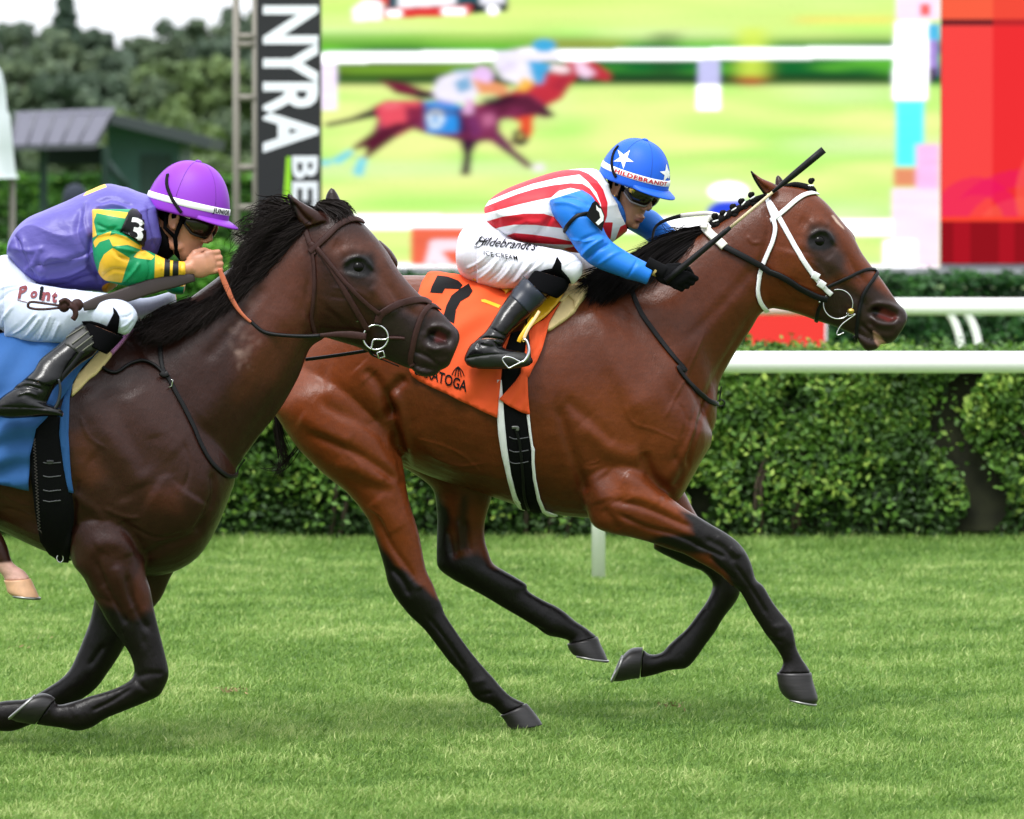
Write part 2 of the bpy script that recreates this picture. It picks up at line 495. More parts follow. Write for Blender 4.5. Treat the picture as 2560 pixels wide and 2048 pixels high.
MT['shoe'] = mat('horseshoe_metal', srgb(150, 150, 148), rough=.35, metal=.8)
MT['eye'] = mat('horse_eye', srgb(7, 5, 4), rough=.08, spec=.16)
MT['leather_brown'] = mat('brown_leather', srgb(54, 32, 29), rough=.5, spec=.18, var=.15, vscale=60, bump=.3, bscale=300)
MT['leather_black'] = mat('black_leather', srgb(17, 17, 19), rough=.45, spec=.2, bump=.2, bscale=300)
MT['white_strap'] = mat('white_webbing', srgb(236, 236, 240), rough=.5, bump=.2, bscale=400)
MT['rubber_white'] = mat('cream_rubber_grip', srgb(222, 218, 208), rough=.55, var=.06, vscale=40)
MT['rubber_orange'] = mat('orange_rubber_rein', srgb(205, 110, 80), rough=.55, var=.15, vscale=40)
MT['steel'] = mat('polished_steel', srgb(215, 215, 218), rough=.18, metal=1)
MT['brass'] = mat('brass', srgb(215, 180, 90), rough=.3, metal=.9)
MT['boot'] = mat('polished_black_boot', srgb(9, 9, 11), rough=.24, spec=.32, coat=.12, bump=.45, bscale=22, bdist=.008)
MT['boot_cuff'] = mat('boot_cuff_leather', srgb(36, 42, 54), rough=.35, spec=.35, bump=.12, bscale=200)
MT['sock'] = mat('black_stretch_fabric', srgb(9, 9, 11), rough=.9, spec=.05)
MT['skin'] = mat('skin', srgb(176, 122, 94), rough=.48, subs=.15, var=.08, vscale=30, bump=.1, bscale=300)
MT['skin_dark'] = mat('tanned_skin', srgb(140, 98, 78), rough=.46, subs=.12, var=.1, vscale=30, bump=.1, bscale=300)
MT['white_cloth'] = mat('white_breeches_fabric', srgb(226, 226, 238), rough=.55, spec=.3, bump=.35, bscale=14, stretch=(3.2, 1, .9), bdist=.01)
MT['purple'] = mat('purple_helmet_cover', srgb(136, 50, 188), rough=.5, spec=.35, bump=.08, bscale=500)
MT['blue_helmet'] = mat('blue_helmet_cover', srgb(24, 92, 210), rough=.5, spec=.3, bump=.08, bscale=500)
MT['white'] = mat('white_paint', srgb(240, 240, 242), rough=.4)
MT['white_print'] = mat('white_print', srgb(240, 240, 240), rough=.6)
MT['black_print'] = mat('black_print', srgb(14, 14, 16), rough=.7, spec=.15)
MT['red_print'] = mat('red_print', srgb(205, 30, 45), rough=.6)
MT['maroon_print'] = mat('maroon_print', srgb(110, 20, 35), rough=.6)
MT['lens'] = mat('smoked_goggle_lens', srgb(34, 22, 17), rough=.1, spec=.45)
MT['lens_clear'] = mat('clear_goggle_rim', srgb(128, 120, 124), rough=.2, spec=.5)
MT['orange'] = mat('orange_cloth', srgb(232, 88, 44), rough=.7, spec=.2, bump=.3, bscale=10, var=.04, vscale=8, bdist=.012)
MT['blue_cloth'] = mat('blue_cloth', srgb(46, 90, 148), rough=.72, spec=.2, bump=.3, bscale=10, var=.06, vscale=8, bdist=.012)
MT['yellow_leather'] = mat('yellow_saddle_leather', srgb(240, 180, 30), rough=.4)
MT['cream'] = mat('cream_foam_pad', srgb(226, 200, 145), rough=.75, var=.06, vscale=50)
MT['pink'] = mat('pink_suede', srgb(195, 125, 190), rough=.7, var=.06, vscale=60)
MT['girth'] = mat('black_elastic_girth', srgb(12, 12, 14), rough=.8, spec=.1, bump=.4, bscale=250)
MT['mouth'] = mat('nostril_flesh', srgb(92, 45, 48), rough=.5)
MT['black_plastic'] = mat('black_plastic', srgb(20, 20, 22), rough=.35)
# ------------------------------------------------------------------ horses
def S(c, *rows):
    """rows: ax, ay, bx, by, halfwidth[, yoff[, power]] in crop coordinates -> loft sections in photo pixels"""
    return [(c(r[0:2]), c(r[2:4])) + tuple(r[4:]) for r in rows]
def ell(cx, cy, rx, ry, n=24, a=0):
    return [(cx+rx*math.cos(t)*math.cos(a)-ry*math.sin(t)*math.sin(a), cy+rx*math.cos(t)*math.sin(a)+ry*math.sin(t)*math.cos(a)) for t in np.linspace(0, 2*math.pi, n, endpoint=False)]
def coat(o, base, zones, seed=0, gain=1.0):
    """coat colours: base colour, then soft-edged zones (poly, colour, softness px, strength, side)"""
    co = vc(o).astype(float); pp = proj(co); c = np.tile(np.array(base[:3]), (len(co), 1))
    # gentle random variation of the coat
    ph = np.random.default_rng(seed).uniform(0, 6.28, 8)
    nz = np.sin(co[:, 0]*9+ph[0]+2*np.sin(co[:, 2]*7+ph[1]))*np.sin(co[:, 2]*11+ph[2]+1.5*np.sin(co[:, 0]*6+ph[3]))
    nz2 = np.sin(co[:, 0]*31+ph[4]+2*np.sin(co[:, 2]*23+ph[5]))*np.sin(co[:, 2]*37+ph[6])
    c *= (1+.10*nz+.05*nz2)[:, None]
    jit = (nz*6+nz2*5)
    for z in zones:
        poly, col, soft, st = z[:4]; side = z[4] if len(z) > 4 else None
        d = sdf(pp, poly)+jit*min(1, soft/12)
        m = np.clip(.5-d/(2*soft), 0, 1); m = m*m*(3-2*m)*st
        if side is not None: m = m*side(co)
        c = c*(1-m[:, None]) + np.array(col[:3])*m[:, None]
    vcol(o, np.clip(c*gain, 0, 1))
def hoof(parent, secs, Yc, matname, sole=None, shoe=True, label=None):
    vs, fs = loft(secs, Yc, 24, 3)
    o = mesh_obj('hoof', vs, fs, MT[matname], parent, label=label)
    if shoe:
        s = secs[-1]; a, b, hw = s[0], s[1], s[2]; yo = s[3]
        pa, pb = P(*a, Yc+yo), P(*b, Yc+yo); c = (pa+pb)/2; u = (pa-pb)/2
        p1 = (Vector(P(*secs[-2][0], Yc+yo))+Vector(P(*secs[-2][1], Yc+yo)))/2
        dn = (c-p1).normalized()
        path = []
        for t in np.linspace(-2.5, 2.5, 24):
            path.append(c + u*math.cos(t)*(-1)*.99*SH + Vector((0, 1, 0))*hw*.97*math.sin(t) + dn*.002)
        v, f = tube3(path, .0048, 6)
        mesh_obj('horseshoe', v, f, MT['shoe'], o)
    return o
SH = 1
def eyeball(parent, tr, px, Yc, r=.0215, sink=.008):
    for s in (1, -1):
        l, n = hit(tr, px[0], px[1], -sink, Yc)
        c = Vector(l)
        if s < 0: c.y = 2*Yc-c.y
        v, f = ellipsoid(c, (r, r*.8, r), n=20, m=14)
        mesh_obj('eye', v, f, MT['eye'], parent)

# ------- bay horse (number 7)
YB = 20.0
bay = thing('horse', 'bright bay racehorse in front with white bridle and orange number 7 cloth', 'horse', (P(1400, 1805, YB).x, YB, 0), 'galloping racehorses')
trunk = S(V, (600, 790, 588, 880, .05), (650, 690, 640, 915, .17), (720, 620, 730, 935, .235), (800, 585, 815, 965, .265), (900, 580, 905, 1003, .28),
          (1000, 590, 1005, 1036, .29), (1090, 600, 1095, 1066, .29), (1180, 600, 1180, 1085, .28), (1260, 590, 1262, 1092, .25, 0, 1),
          (1340, 620, 1345, 1085, .235), (1415, 690, 1420, 1062, .22), (1465, 800, 1455, 1010, .19), (1490, 880, 1480, 965, .13), (1499, 910, 1496, 940, .05))
neck = S(V, (1230, 590, 1300, 960, .17), (1310, 566, 1430, 960, .165), (1380, 540, 1502, 905, .15), (1430, 512, 1512, 815, .115), (1480, 486, 1545, 748, .1), (1530, 458, 1580, 695, .088), (1590, 425, 1602, 660, .08), (1625, 408, 1625, 650, .075))
head = S(E_, (700, 262, 630, 1100, .07), (780, 262, 655, 1185, .085), (870, 266, 720, 1205, .093), (990, 292, 830, 1225, .098), (1110, 375, 950, 1262, .1), (1220, 500, 1050, 1300, .092),
         (1320, 625, 1140, 1328, .078), (1400, 775, 1210, 1352, .066), (1480, 885, 1270, 1378, .057), (1560, 990, 1330, 1405, .052), (1625, 1085, 1385, 1428, .053), (1680, 1165, 1455, 1455, .055),
         (1730, 1215, 1540, 1478, .052), (1752, 1275, 1600, 1478, .042), (1735, 1330, 1650, 1455, .03))
lip = S(E_, (1330, 1370, 1345, 1420, .03), (1400, 1400, 1395, 1490, .034), (1460, 1420, 1440, 1533, .034), (1510, 1440, 1500, 1525, .028), (1545, 1455, 1530, 1505, .018))
ear1 = S(E_, (650, 335, 765, 265, .026, -.045), (600, 268, 695, 230, .023, -.05), (566, 212, 628, 202, .017, -.052), (545, 165, 575, 165, .01, -.054), (535, 135, 550, 140, .006, -.054))
ear2 = S(E_, (735, 300, 820, 290, .024, .045), (732, 235, 805, 240, .02, .05), (738, 195, 785, 205, .014, .052), (748, 178, 765, 182, .007, .052))
eyebump = S(E_, (1235, 540, 1240, 600, .02, .085), (1300, 590, 1290, 650, .03, .085), (1345, 650, 1320, 700, .025, .085), (1352, 690, 1340, 730, .01, .085))
hn = S(H_, (420, 0, 760, 20, .03, -.11), (330, 110, 800, 120, .08, -.125), (250, 220, 880, 240, .115, -.135), (215, 320, 940, 340, .125, -.14), (270, 420, 1040, 480, .125, -.145), (395, 600, 1090, 660, .115, -.15), (560, 765, 1108, 760, .10, -.15), (705, 880, 1125, 880, .082, -.15), (800, 985, 1150, 990, .07, -.15), (865, 1080, 1182, 1090, .06, -.15),
       (905, 1180, 1210, 1190, .052, -.15), (940, 1290, 1232, 1310, .045, -.15), (972, 1400, 1256, 1420, .041, -.15), (998, 1510, 1300, 1510, .042, -.15), (1045, 1600, 1330, 1590, .042, -.15), (1100, 1672, 1358, 1650, .036, -.15), (1150, 1730, 1380, 1712, .032, -.15)) + \
     S(J_, (700, 790, 890, 765, .029, -.15), (790, 905, 955, 860, .027, -.15), (870, 1010, 1030, 960, .026, -.15), (935, 1080, 1110, 1055, .027, -.15), (985, 1150, 1165, 1115, .031, -.15), (1020, 1225, 1220, 1180, .034, -.15), (1080, 1278, 1275, 1235, .03, -.15), (1150, 1300, 1325, 1265, .028, -.15), (1225, 1370, 1385, 1290, .033, -.15))
hf = S(H_, (900, 600, 1500, 700, .10, .15), (1130, 740, 1690, 850, .09, .15), (1290, 860, 1690, 950, .075, .15), (1322, 990, 1670, 1020, .062, .15), (1328, 1110, 1648, 1110, .05, .15), (1326, 1220, 1650, 1210, .043, .15), (1324, 1310, 1672, 1290, .042, .15),
       (1335, 1400, 1705, 1370, .043, .15), (1420, 1470, 1780, 1420, .04, .15), (1530, 1530, 1850, 1460, .036, .15), (1640, 1590, 1930, 1512, .032, .15)) + \
     S(J_, (1250, 655, 1400, 530, .027, .15), (1370, 725, 1500, 592, .027, .15), (1450, 775, 1580, 630, .03, .15), (1530, 830, 1650, 675, .034, .15), (1620, 850, 1720, 735, .03, .15), (1680, 870, 1790, 780, .027, .15), (1668, 895, 1868, 842, .034, .15))
fn = S(I_, (300, 640, 900, 640, .07, -.12), (370, 830, 900, 760, .095, -.13), (440, 1000, 890, 800, .1, -.14), (495, 1120, 960, 880, .092, -.145), (620, 1172, 1040, 945, .08, -.15), (740, 1195, 1110, 1000, .068, -.15), (860, 1225, 1195, 1052, .058, -.15),
       (990, 1270, 1290, 1110, .05, -.15), (1110, 1310, 1385, 1165, .046, -.15), (1200, 1360, 1465, 1225, .045, -.15), (1275, 1400, 1525, 1300, .046, -.15), (1350, 1450, 1562, 1385, .044, -.15), (1425, 1520, 1590, 1480, .036, -.15)) + \
     S(K_, (1215, 620, 1370, 580, .03, -.15), (1290, 755, 1435, 690, .027, -.15), (1350, 850, 1500, 775, .028, -.15), (1385, 905, 1560, 850, .033, -.15), (1425, 955, 1580, 925, .034, -.15), (1470, 1020, 1595, 1000, .028, -.15), (1502, 1085, 1630, 1070, .027, -.15), (1490, 1135, 1668, 1125, .032, -.15), (1462, 1168, 1692, 1165, .037, -.15))
ff = S(I_, (700, 800, 1060, 800, .08, .11), (800, 950, 1115, 900, .075, .12), (900, 1080, 1170, 1010, .066, .13), (900, 1250, 1230, 1120, .058, .14)) + \
     S(K_, (640, 335, 890, 180, .055, .15), (760, 398, 990, 260, .05, .15), (870, 448, 1070, 340, .046, .15), (960, 482, 1150, 430, .045, .15), (1020, 545, 1205, 530, .045, .15), (1025, 600, 1212, 625, .044, .15), (990, 680, 1175, 700, .037, .15),
       (930, 765, 1105, 790, .03, .15), (860, 860, 1045, 890, .027, .15), (790, 925, 975, 985, .028, .15), (735, 975, 915, 1070, .032, .15), (690, 1025, 850, 1133, .033, .15), (630, 1042, 740, 1148, .028, .15), (585, 1030, 625, 1182, .03, .15), (560, 1000, 540, 1200, .036, .15))
parts = [loft(s, YB) for s in (trunk, neck, head, lip, ear1, ear2, eyebump, hn, hf, fn, ff)]
body = remesh(parts, .0052, 5, 'body')
co = vc(body); pp = proj(co)
# soften where limbs and neck join the trunk
bl = [(V(1300, 760), 190, 1), (V(860, 900), 110, 1), (V(1380, 980), 120, 1), (V(1610, 520), 70, 1), (V(1300, 1060), 90, 1), (V(1000, 1040), 70, 1), (V(760, 780), 190, 1), (V(1450, 720), 90, 1)]
mk = np.zeros(len(co))
for (cx, cy), r, s in bl: mk = np.maximum(mk, s*np.clip(1.3-np.hypot(pp[:, 0]-cx, pp[:, 1]-cy)/r, 0, 1))
lap(body, 26, mk)
strokes = [
 # face: cheek edge, zygomatic crest, nasal bone, jaw muscle
 (E_((640, 420), (690, 560), (640, 800), (610, 960), (650, 1120)), 9, -.007), (E_((1150, 800), (1220, 900), (1290, 1000)), 16, .007), (E_((900, 700), (1010, 760), (1100, 820), (1180, 930)), 12, .004),
 (E_((1180, 560), (1300, 760), (1420, 930), (1540, 1060)), 14, .004), (E_((1120, 470), (1230, 700), (1330, 880), (1440, 1030)), 12, -.005), (E_((1180, 1000), (1330, 1100), (1420, 1180)), 10, -.004),
 (E_((760, 1000), (860, 900), (900, 760)), 45, .009), (E_((860, 1160), (1000, 1180), (1180, 1260)), 12, -.005),
 # eye socket
 (E_((1005, 650), (1070, 610), (1140, 630), (1180, 700)), 6, .007), (E_((1000, 715), (1060, 755), (1140, 752)), 6, .001), (E_((1050, 685), (1100, 690)), 9, -.003), (E_((1000, 570), (1080, 535), (1150, 570)), 13, .005), (E_((920, 530), (985, 560)), 17, -.005), (E_((1180, 720), (1215, 745)), 7, -.004),
 # nostril and mouth
 (E_((1500, 1225), (1560, 1240), (1640, 1265)), 17, -.024, 'near', 1), (E_((1450, 1230), (1500, 1180), (1600, 1180), (1690, 1230)), 8, .011), (E_((1460, 1260), (1540, 1320), (1640, 1320), (1690, 1270)), 8, .008),
 (E_((1380, 1320), (1450, 1390), (1500, 1430), (1580, 1470)), 6, -.010), (E_((1420, 1300), (1520, 1370), (1650, 1380)), 10, -.005), (E_((1400, 1140), (1440, 1240), (1470, 1350)), 12, -.004),
 # ear hollow
 (E_((560, 180), (620, 260), (680, 310)), 6, -.012),
 # neck: windpipe groove, muscle bands, veins
 (V((1600, 640), (1540, 740), (1490, 830), (1440, 930), (1410, 990)), 12, -.008), (V((1560, 600), (1480, 700), (1400, 800), (1330, 900)), 40, .010), (V((1590, 560), (1520, 640), (1440, 720)), 14, -.005),
 (V((1250, 640), (1350, 620), (1450, 560)), 30, -.006), (E_((520, 650), (560, 700), (620, 695)), 3.5, .0035),
 # shoulder blade and arm
 (V((1240, 640), (1290, 760), (1350, 870)), 30, .012), (V((1300, 640), (1370, 760), (1430, 860)), 22, -.009), (I_((260, 300), (330, 560), (400, 760), (440, 900)), 14, -.014), (I_((420, 420), (560, 560), (700, 640), (820, 640)), 26, .012),
 (I_((300, 260), (480, 420), (640, 560)), 16, -.007), (I_((830, 620), (870, 740), (900, 800), (1000, 900)), 14, -.016), (I_((960, 820), (1060, 700), (1120, 560), (1180, 420)), 20, .010), (I_((1290, 200), (1200, 440), (1140, 600), (1130, 720)), 7, -.010),
 (I_((1240, 240), (1170, 460), (1110, 640)), 7, .007), (I_((560, 760), (640, 860), (690, 960)), 26, -.010), (I_((700, 780), (800, 850), (960, 960)), 20, .010), (I_((640, 960), (800, 980), (1000, 1060), (1150, 1130)), 8, -.010), (I_((660, 1040), (850, 1130), (1050, 1180), (1230, 1260)), 7, -.009),
 (I_((720, 900), (900, 960), (1100, 1050)), 13, .007), (I_((560, 1000), (620, 1080), (660, 1150)), 12, -.007), (I_((480, 700), (520, 850), (560, 960)), 24, .008), (I_((1040, 640), (1090, 760), (1040, 860)), 10, -.006),
 # girth line, ribs and flank
 (H_((1240, 560), (1420, 700), (1640, 770), (1900, 800)), 16, .005), (H_((1150, 420), (1300, 620), (1500, 720), (1800, 720)), 30, .007), (H_((1120, 120), (1050, 180), (1000, 260), (1060, 400)), 13, -.016), (H_((1030, 200), (1075, 320), (1110, 460), (1130, 620)), 13, .012), (H_((985, 300), (1040, 460), (1090, 640), (1130, 760)), 13, -.016),
 (H_((840, 60), (930, 160), (990, 300), (1010, 420)), 14, -.014), (H_((880, 120), (800, 40)), 24, .008),
 # haunch and gaskin
 (H_((520, 260), (640, 340), (820, 420), (960, 520), (1060, 700)), 16, -.009), (H_((560, 160), (740, 180), (880, 260), (960, 380)), 40, .012), (H_((480, 500), (620, 560), (800, 640), (960, 740), (1060, 820)), 12, -.010),
 (H_((400, 380), (560, 470), (760, 560)), 22, .009), (H_((700, 800), (880, 860), (1040, 880)), 14, -.005), (H_((640, 700), (800, 740), (980, 830)), 16, .007), (H_((1050, 480), (1100, 620), (1110, 760), (1110, 860)), 12, -.010),
 (H_((900, 940), (980, 1040), (1060, 1160)), 22, .007), (H_((930, 1060), (1020, 1250), (1130, 1400), (1200, 1520)), 7, -.008), (J_((480, 380), (560, 470), (600, 560)), 7, -.007), (J_((620, 440), (680, 520)), 10, .005),
 # cannon tendons and joints
 (J_((720, 700), (860, 880), (980, 1060)), 4.5, -.005), (J_((1150, 620), (1400, 760), (1520, 800)), 4.5, -.005, 'all'), (J_((870, 120), (900, 300)), 8, -.009, 'all'), (J_((980, 60), (1010, 280)), 8, -.008, 'all'), (J_((930, 60), (950, 300)), 6, .005, 'all'),
 (K_((1180, 440), (1290, 600), (1400, 780)), 5, -.006), (K_((980, 260), (1100, 330), (1180, 420)), 8, -.005), (K_((1140, 330), (1220, 370)), 12, .004), (K_((900, 620), (990, 740)), 6, -.004, 'all'), (K_((1000, 380), (1090, 460), (1180, 540)), 5, -.006),
 (I_((700, 300), (760, 420), (900, 470), (1060, 540)), 3.2, .0028), (H_((1300, 640), (1480, 700), (1650, 690)), 3, .0022), (H_((1180, 520), (1330, 560), (1500, 640), (1620, 740)), 3, .0022), (H_((700, 620), (800, 700), (820, 800)), 3.5, .003), (H_((880, 1000), (960, 1060), (1010, 1180)), 3, .003),
 (E_((1000, 840), (1080, 900), (1130, 980)), 3, .003), (E_((1290, 820), (1330, 930), (1400, 1000)), 3, .0028), (E_((900, 1010), (1010, 1050), (1100, 1060)), 3, .002), (V((1480, 700), (1440, 800), (1400, 880)), 3.5, .003), (I_((1080, 300), (1120, 400), (1090, 520)), 4, -.003), (I_((450, 700), (510, 690), (530, 670)), 2.5, .003),
 (I_((1180, 1250), (1290, 1290), (1380, 1330)), 5, -.006), (I_((1330, 1180), (1420, 1250), (1480, 1330)), 9, .004), (K_((1440, 860), (1520, 850)), 8, .003), (K_((1400, 930), (1500, 960)), 5, -.004), (J_((1010, 1160), (1120, 1130)), 8, .003), (J_((1040, 1240), (1160, 1220)), 5, -.004),
]
sculpt(body, strokes, YB)
lap(body, 1)
near = lambda c: (c[:, 1] < YB).astype(float)
far = lambda c: (c[:, 1] >= YB-.02).astype(float)
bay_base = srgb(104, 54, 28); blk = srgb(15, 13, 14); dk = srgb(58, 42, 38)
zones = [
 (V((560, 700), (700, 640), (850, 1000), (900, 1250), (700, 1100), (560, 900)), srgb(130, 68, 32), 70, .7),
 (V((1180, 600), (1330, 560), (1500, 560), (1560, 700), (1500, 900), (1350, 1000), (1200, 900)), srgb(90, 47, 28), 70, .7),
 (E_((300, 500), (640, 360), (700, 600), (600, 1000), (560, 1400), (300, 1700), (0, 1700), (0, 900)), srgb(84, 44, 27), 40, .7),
 (I_((380, 200), (600, 160), (900, 300), (1050, 560), (900, 800), (600, 760), (420, 560)), srgb(128, 70, 38), 60, .6), (V((900, 960), (1240, 1020), (1240, 1120), (900, 1040)), srgb(70, 36, 22), 40, .6), (I_((640, 800), (900, 900), (1150, 1010), (1080, 1080), (760, 960), (620, 900)), srgb(140, 74, 36), 22, .7), (H_((700, 900), (1140, 900), (1220, 1300), (980, 1240)), srgb(132, 68, 34), 40, .6),  # belly zone darkened: underside shade painted into the coat
 # lower legs black
 (H_((860, 1060), (900, 1120), (960, 1260), (1060, 1380), (1180, 1480), (1240, 1540), (1300, 1600), (1400, 1640), (1700, 2100), (2400, 2500), (800, 2400), (800, 1300)), blk, 9, 1, near),
 (H_((1290, 860), (1400, 1000), (1400, 1200), (1450, 1330), (1600, 1290), (1720, 1370), (2400, 1600), (2700, 2500), (1900, 2300), (1200, 1700), (1250, 1200)), blk, 12, 1, far),
 (H_((1480, 900), (1540, 900), (1540, 1280), (1460, 1280)), blk, 12, .8, far),
 (K_((780, 60), (1000, 100), (1500, 300), (2100, 1200), (1400, 1300), (1150, 560), (1000, 380), (700, 300), (560, 290), (700, 240), (900, 230), (880, 170)), blk, 10, 1, near),
 (K_((560, 300), (900, 280), (1300, 500), (1200, 1300), (300, 1300), (300, 900), (900, 500), (640, 380)), blk, 14, 1, far),
 # muzzle and face
 (E_((1150, 1050), (1260, 1030), (1390, 1090), (1480, 1020), (1560, 1090), (1640, 1150), (1800, 1200), (1800, 1500), (1500, 1600), (1200, 1420), (1000, 1340), (1050, 1200)), srgb(42, 35, 36), 17, .95),
 (E_((940, 640), (1000, 540), (1120, 560), (1200, 650), (1260, 800), (1270, 920), (1120, 1010), (1020, 880), (950, 760)), srgb(48, 39, 39), 18, .9),
 (E_(*[(1080+112*math.cos(t), 686+86*math.sin(t)) for t in np.linspace(0, 6.28, 16)]), srgb(10, 8, 8), 6, 1),
 (E_((1510, 1215), (1560, 1205), (1650, 1245), (1670, 1280), (1600, 1300), (1530, 1265)), srgb(95, 42, 44), 5, 1),
 (E_((1470, 1200), (1510, 1190), (1560, 1205), (1520, 1250), (1500, 1260)), srgb(14, 11, 12), 5, 1),
 (E_((1490, 1385), (1540, 1420), (1600, 1490), (1540, 1520), (1500, 1460)), srgb(205, 170, 165), 3, 1),
 (E_((530, 130), (560, 140), (600, 230), (665, 320), (640, 340), (560, 230)), blk, 3, 1), (E_((725, 170), (800, 190), (800, 260), (725, 260)), srgb(40, 32, 30), 5, .9),
 (E_((1170, 492), (1180, 488), (1262, 585), (1262, 596), (1205, 545)), srgb(215, 205, 205), 2.0, .8),
 # darker patch at the elbow hollow
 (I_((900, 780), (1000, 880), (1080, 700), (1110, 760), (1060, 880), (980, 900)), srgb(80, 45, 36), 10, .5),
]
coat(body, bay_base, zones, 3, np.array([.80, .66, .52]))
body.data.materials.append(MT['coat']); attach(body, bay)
bayT = bvh(body)
eyeball(bay, bayT, E_((1072, 688)), YB)
hoof(bay, S(J_, (1215, 1372, 1392, 1290, .040, -.15), (1240, 1400, 1440, 1345, .046, -.15), (1262, 1440, 1480, 1400, .052, -.15), (1275, 1465, 1500, 1432, .055, -.15)), YB, 'hoof', shoe=False)
hoof(bay, S(J_, (1665, 890, 1870, 840, .040, .15), (1672, 915, 1895, 900, .046, .15), (1690, 945, 1920, 950, .050, .15), (1705, 962, 1940, 1003, .052, .15)), YB, 'hoof')
hoof(bay, S(K_, (1460, 1166, 1694, 1164, .042, -.15), (1466, 1215, 1706, 1225, .048, -.15), (1476, 1265, 1724, 1285, .053, -.15), (1500, 1312, 1738, 1345, .056, -.15), (1530, 1338, 1722, 1378, .054, -.15)), YB, 'hoof')
hoof(bay, S(K_, (558, 995, 535, 1202, .040, .15), (520, 993, 480, 1208, .046, .15), (475, 1003, 410, 1222, .050, .15), (435, 1035, 352, 1222, .05, .15)), YB, 'hoof')

# ------- dark bay horse (number 3)
YD = 19.1
dark = thing('horse', 'dark brown racehorse on the left with brown leather bridle and blue saddle cloth', 'horse', (P(200, 1850, YD).x, YD, 0), 'galloping racehorses')
trunk = S(V, (-470, 800, -465, 880, .05), (-420, 690, -430, 960, .18), (-330, 635, -330, 1005, .25), (-220, 620, -220, 1020, .27), (-110, 640, -110, 1070, .28), (0, 690, 0, 1117, .29), (100, 690, 105, 1165, .29), (200, 685, 200, 1190, .275),
          (290, 700, 285, 1212, .26), (365, 740, 355, 1208, .24), (430, 830, 415, 1175, .215), (470, 900, 455, 1115, .17), (490, 955, 480, 1055, .1), (497, 985, 493, 1020, .04))
neck = S(V, (270, 690, 350, 1100, .19), (345, 665, 450, 1060, .18), (410, 620, 495, 990, .16), (470, 575, 545, 920, .135), (525, 532, 590, 862, .112), (575, 495, 628, 795, .098), (625, 462, 652, 735, .09), (665, 450, 680, 715, .08))
head = S(C_, (470, 330, 440, 1090, .07), (560, 305, 490, 1170, .088), (660, 310, 570, 1195, .098), (770, 370, 670, 1225, .103), (890, 490, 780, 1258, .102), (985, 610, 860, 1292, .094), (1060, 730, 930, 1322, .082), (1130, 820, 1000, 1350, .07),
         (1210, 905, 1060, 1375, .061), (1290, 965, 1110, 1395, .055), (1360, 1030, 1160, 1410, .055), (1420, 1095, 1220, 1420, .058), (1470, 1150, 1300, 1425, .056), (1480, 1205, 1370, 1410, .046), (1462, 1262, 1410, 1385, .032))
lip = S(C_, (1140, 1350, 1150, 1400, .03), (1190, 1375, 1190, 1440, .036), (1240, 1390, 1235, 1460, .037), (1300, 1395, 1300, 1455, .03), (1345, 1395, 1340, 1435, .018))
ear1 = S(C_, (425, 460, 600, 405, .03, -.05), (385, 400, 540, 355, .028, -.055), (350, 320, 460, 310, .022, -.06), (325, 260, 385, 265, .014, -.062), (312, 218, 332, 225, .007, -.062))
ear2 = S(C_, (570, 300, 700, 310, .026, .05), (576, 255, 675, 265, .022, .055), (590, 215, 655, 225, .016, .056), (612, 188, 632, 192, .007, .056))
eyeb = S(C_, (930, 530, 930, 600, .02, .09), (1010, 600, 1000, 680, .03, .09), (1058, 670, 1040, 730, .025, .09), (1064, 705, 1055, 740, .01, .09))
fn = S(G_, (440, 60, 900, 60, .1, -.13), (465, 220, 950, 180, .105, -.14), (490, 350, 968, 320, .095, -.145), (560, 440, 985, 430, .085, -.15), (610, 540, 1015, 530, .072, -.15), (670, 640, 1035, 640, .06, -.15), (730, 750, 1062, 760, .051, -.15),
       (810, 860, 1090, 870, .045, -.15), (870, 950, 1112, 960, .043, -.15), (900, 1030, 1132, 1045, .045, -.15), (903, 1085, 1136, 1110, .046, -.15), (885, 1125, 1108, 1180, .045, -.15), (845, 1155, 1070, 1240, .042, -.15), (780, 1188, 960, 1292, .034, -.15),
       (690, 1218, 830, 1345, .029, -.15), (600, 1243, 710, 1395, .028, -.15), (530, 1268, 620, 1452, .033, -.15), (450, 1290, 520, 1476, .037, -.15), (400, 1300, 430, 1458, .03, -.15), (375, 1290, 330, 1444, .03, -.15), (365, 1262, 240, 1432, .037, -.15))
ff = S(G_, (700, 200, 1250, 300, .09, .12), (660, 400, 1160, 420, .075, .13), (640, 560, 1080, 590, .066, .14), (610, 720, 950, 730, .055, .15), (560, 860, 860, 870, .048, .15), (515, 970, 790, 990, .045, .15), (470, 1060, 725, 1085, .045, .15),
       (410, 1125, 660, 1175, .041, .15), (320, 1185, 570, 1250, .033, .15), (240, 1232, 430, 1320, .028, .15), (170, 1262, 300, 1390, .029, .15), (100, 1268, 190, 1440, .034, .15), (20, 1275, 90, 1476, .035, .15), (-60, 1300, -10, 1476, .03, .15), (-130, 1330, -90, 1470, .03, .15), (-180, 1340, -170, 1480, .036, .15))
h1 = S(V, (-470, 860, -250, 880, .12, -.14), (-430, 960, -210, 960, .11, -.15), (-350, 1020, -185, 1010, .08, -.15), (-300, 1070, -190, 1040, .055, -.15), (-270, 1110, -185, 1060, .045, -.15), (-235, 1125, -170, 1050, .04, -.15), (-190, 1110, -150, 1050, .034, -.15), (-120, 1115, -95, 1062, .028, -.15), (-50, 1130, -30, 1078, .027, -.15)) + \
     S(G_, (-60, 260, 0, 130, .03, -.15), (-30, 350, 50, 235, .033, -.15), (-5, 400, 85, 340, .03, -.15), (25, 440, 165, 400, .031, -.15), (28, 465, 205, 452, .036, -.15))
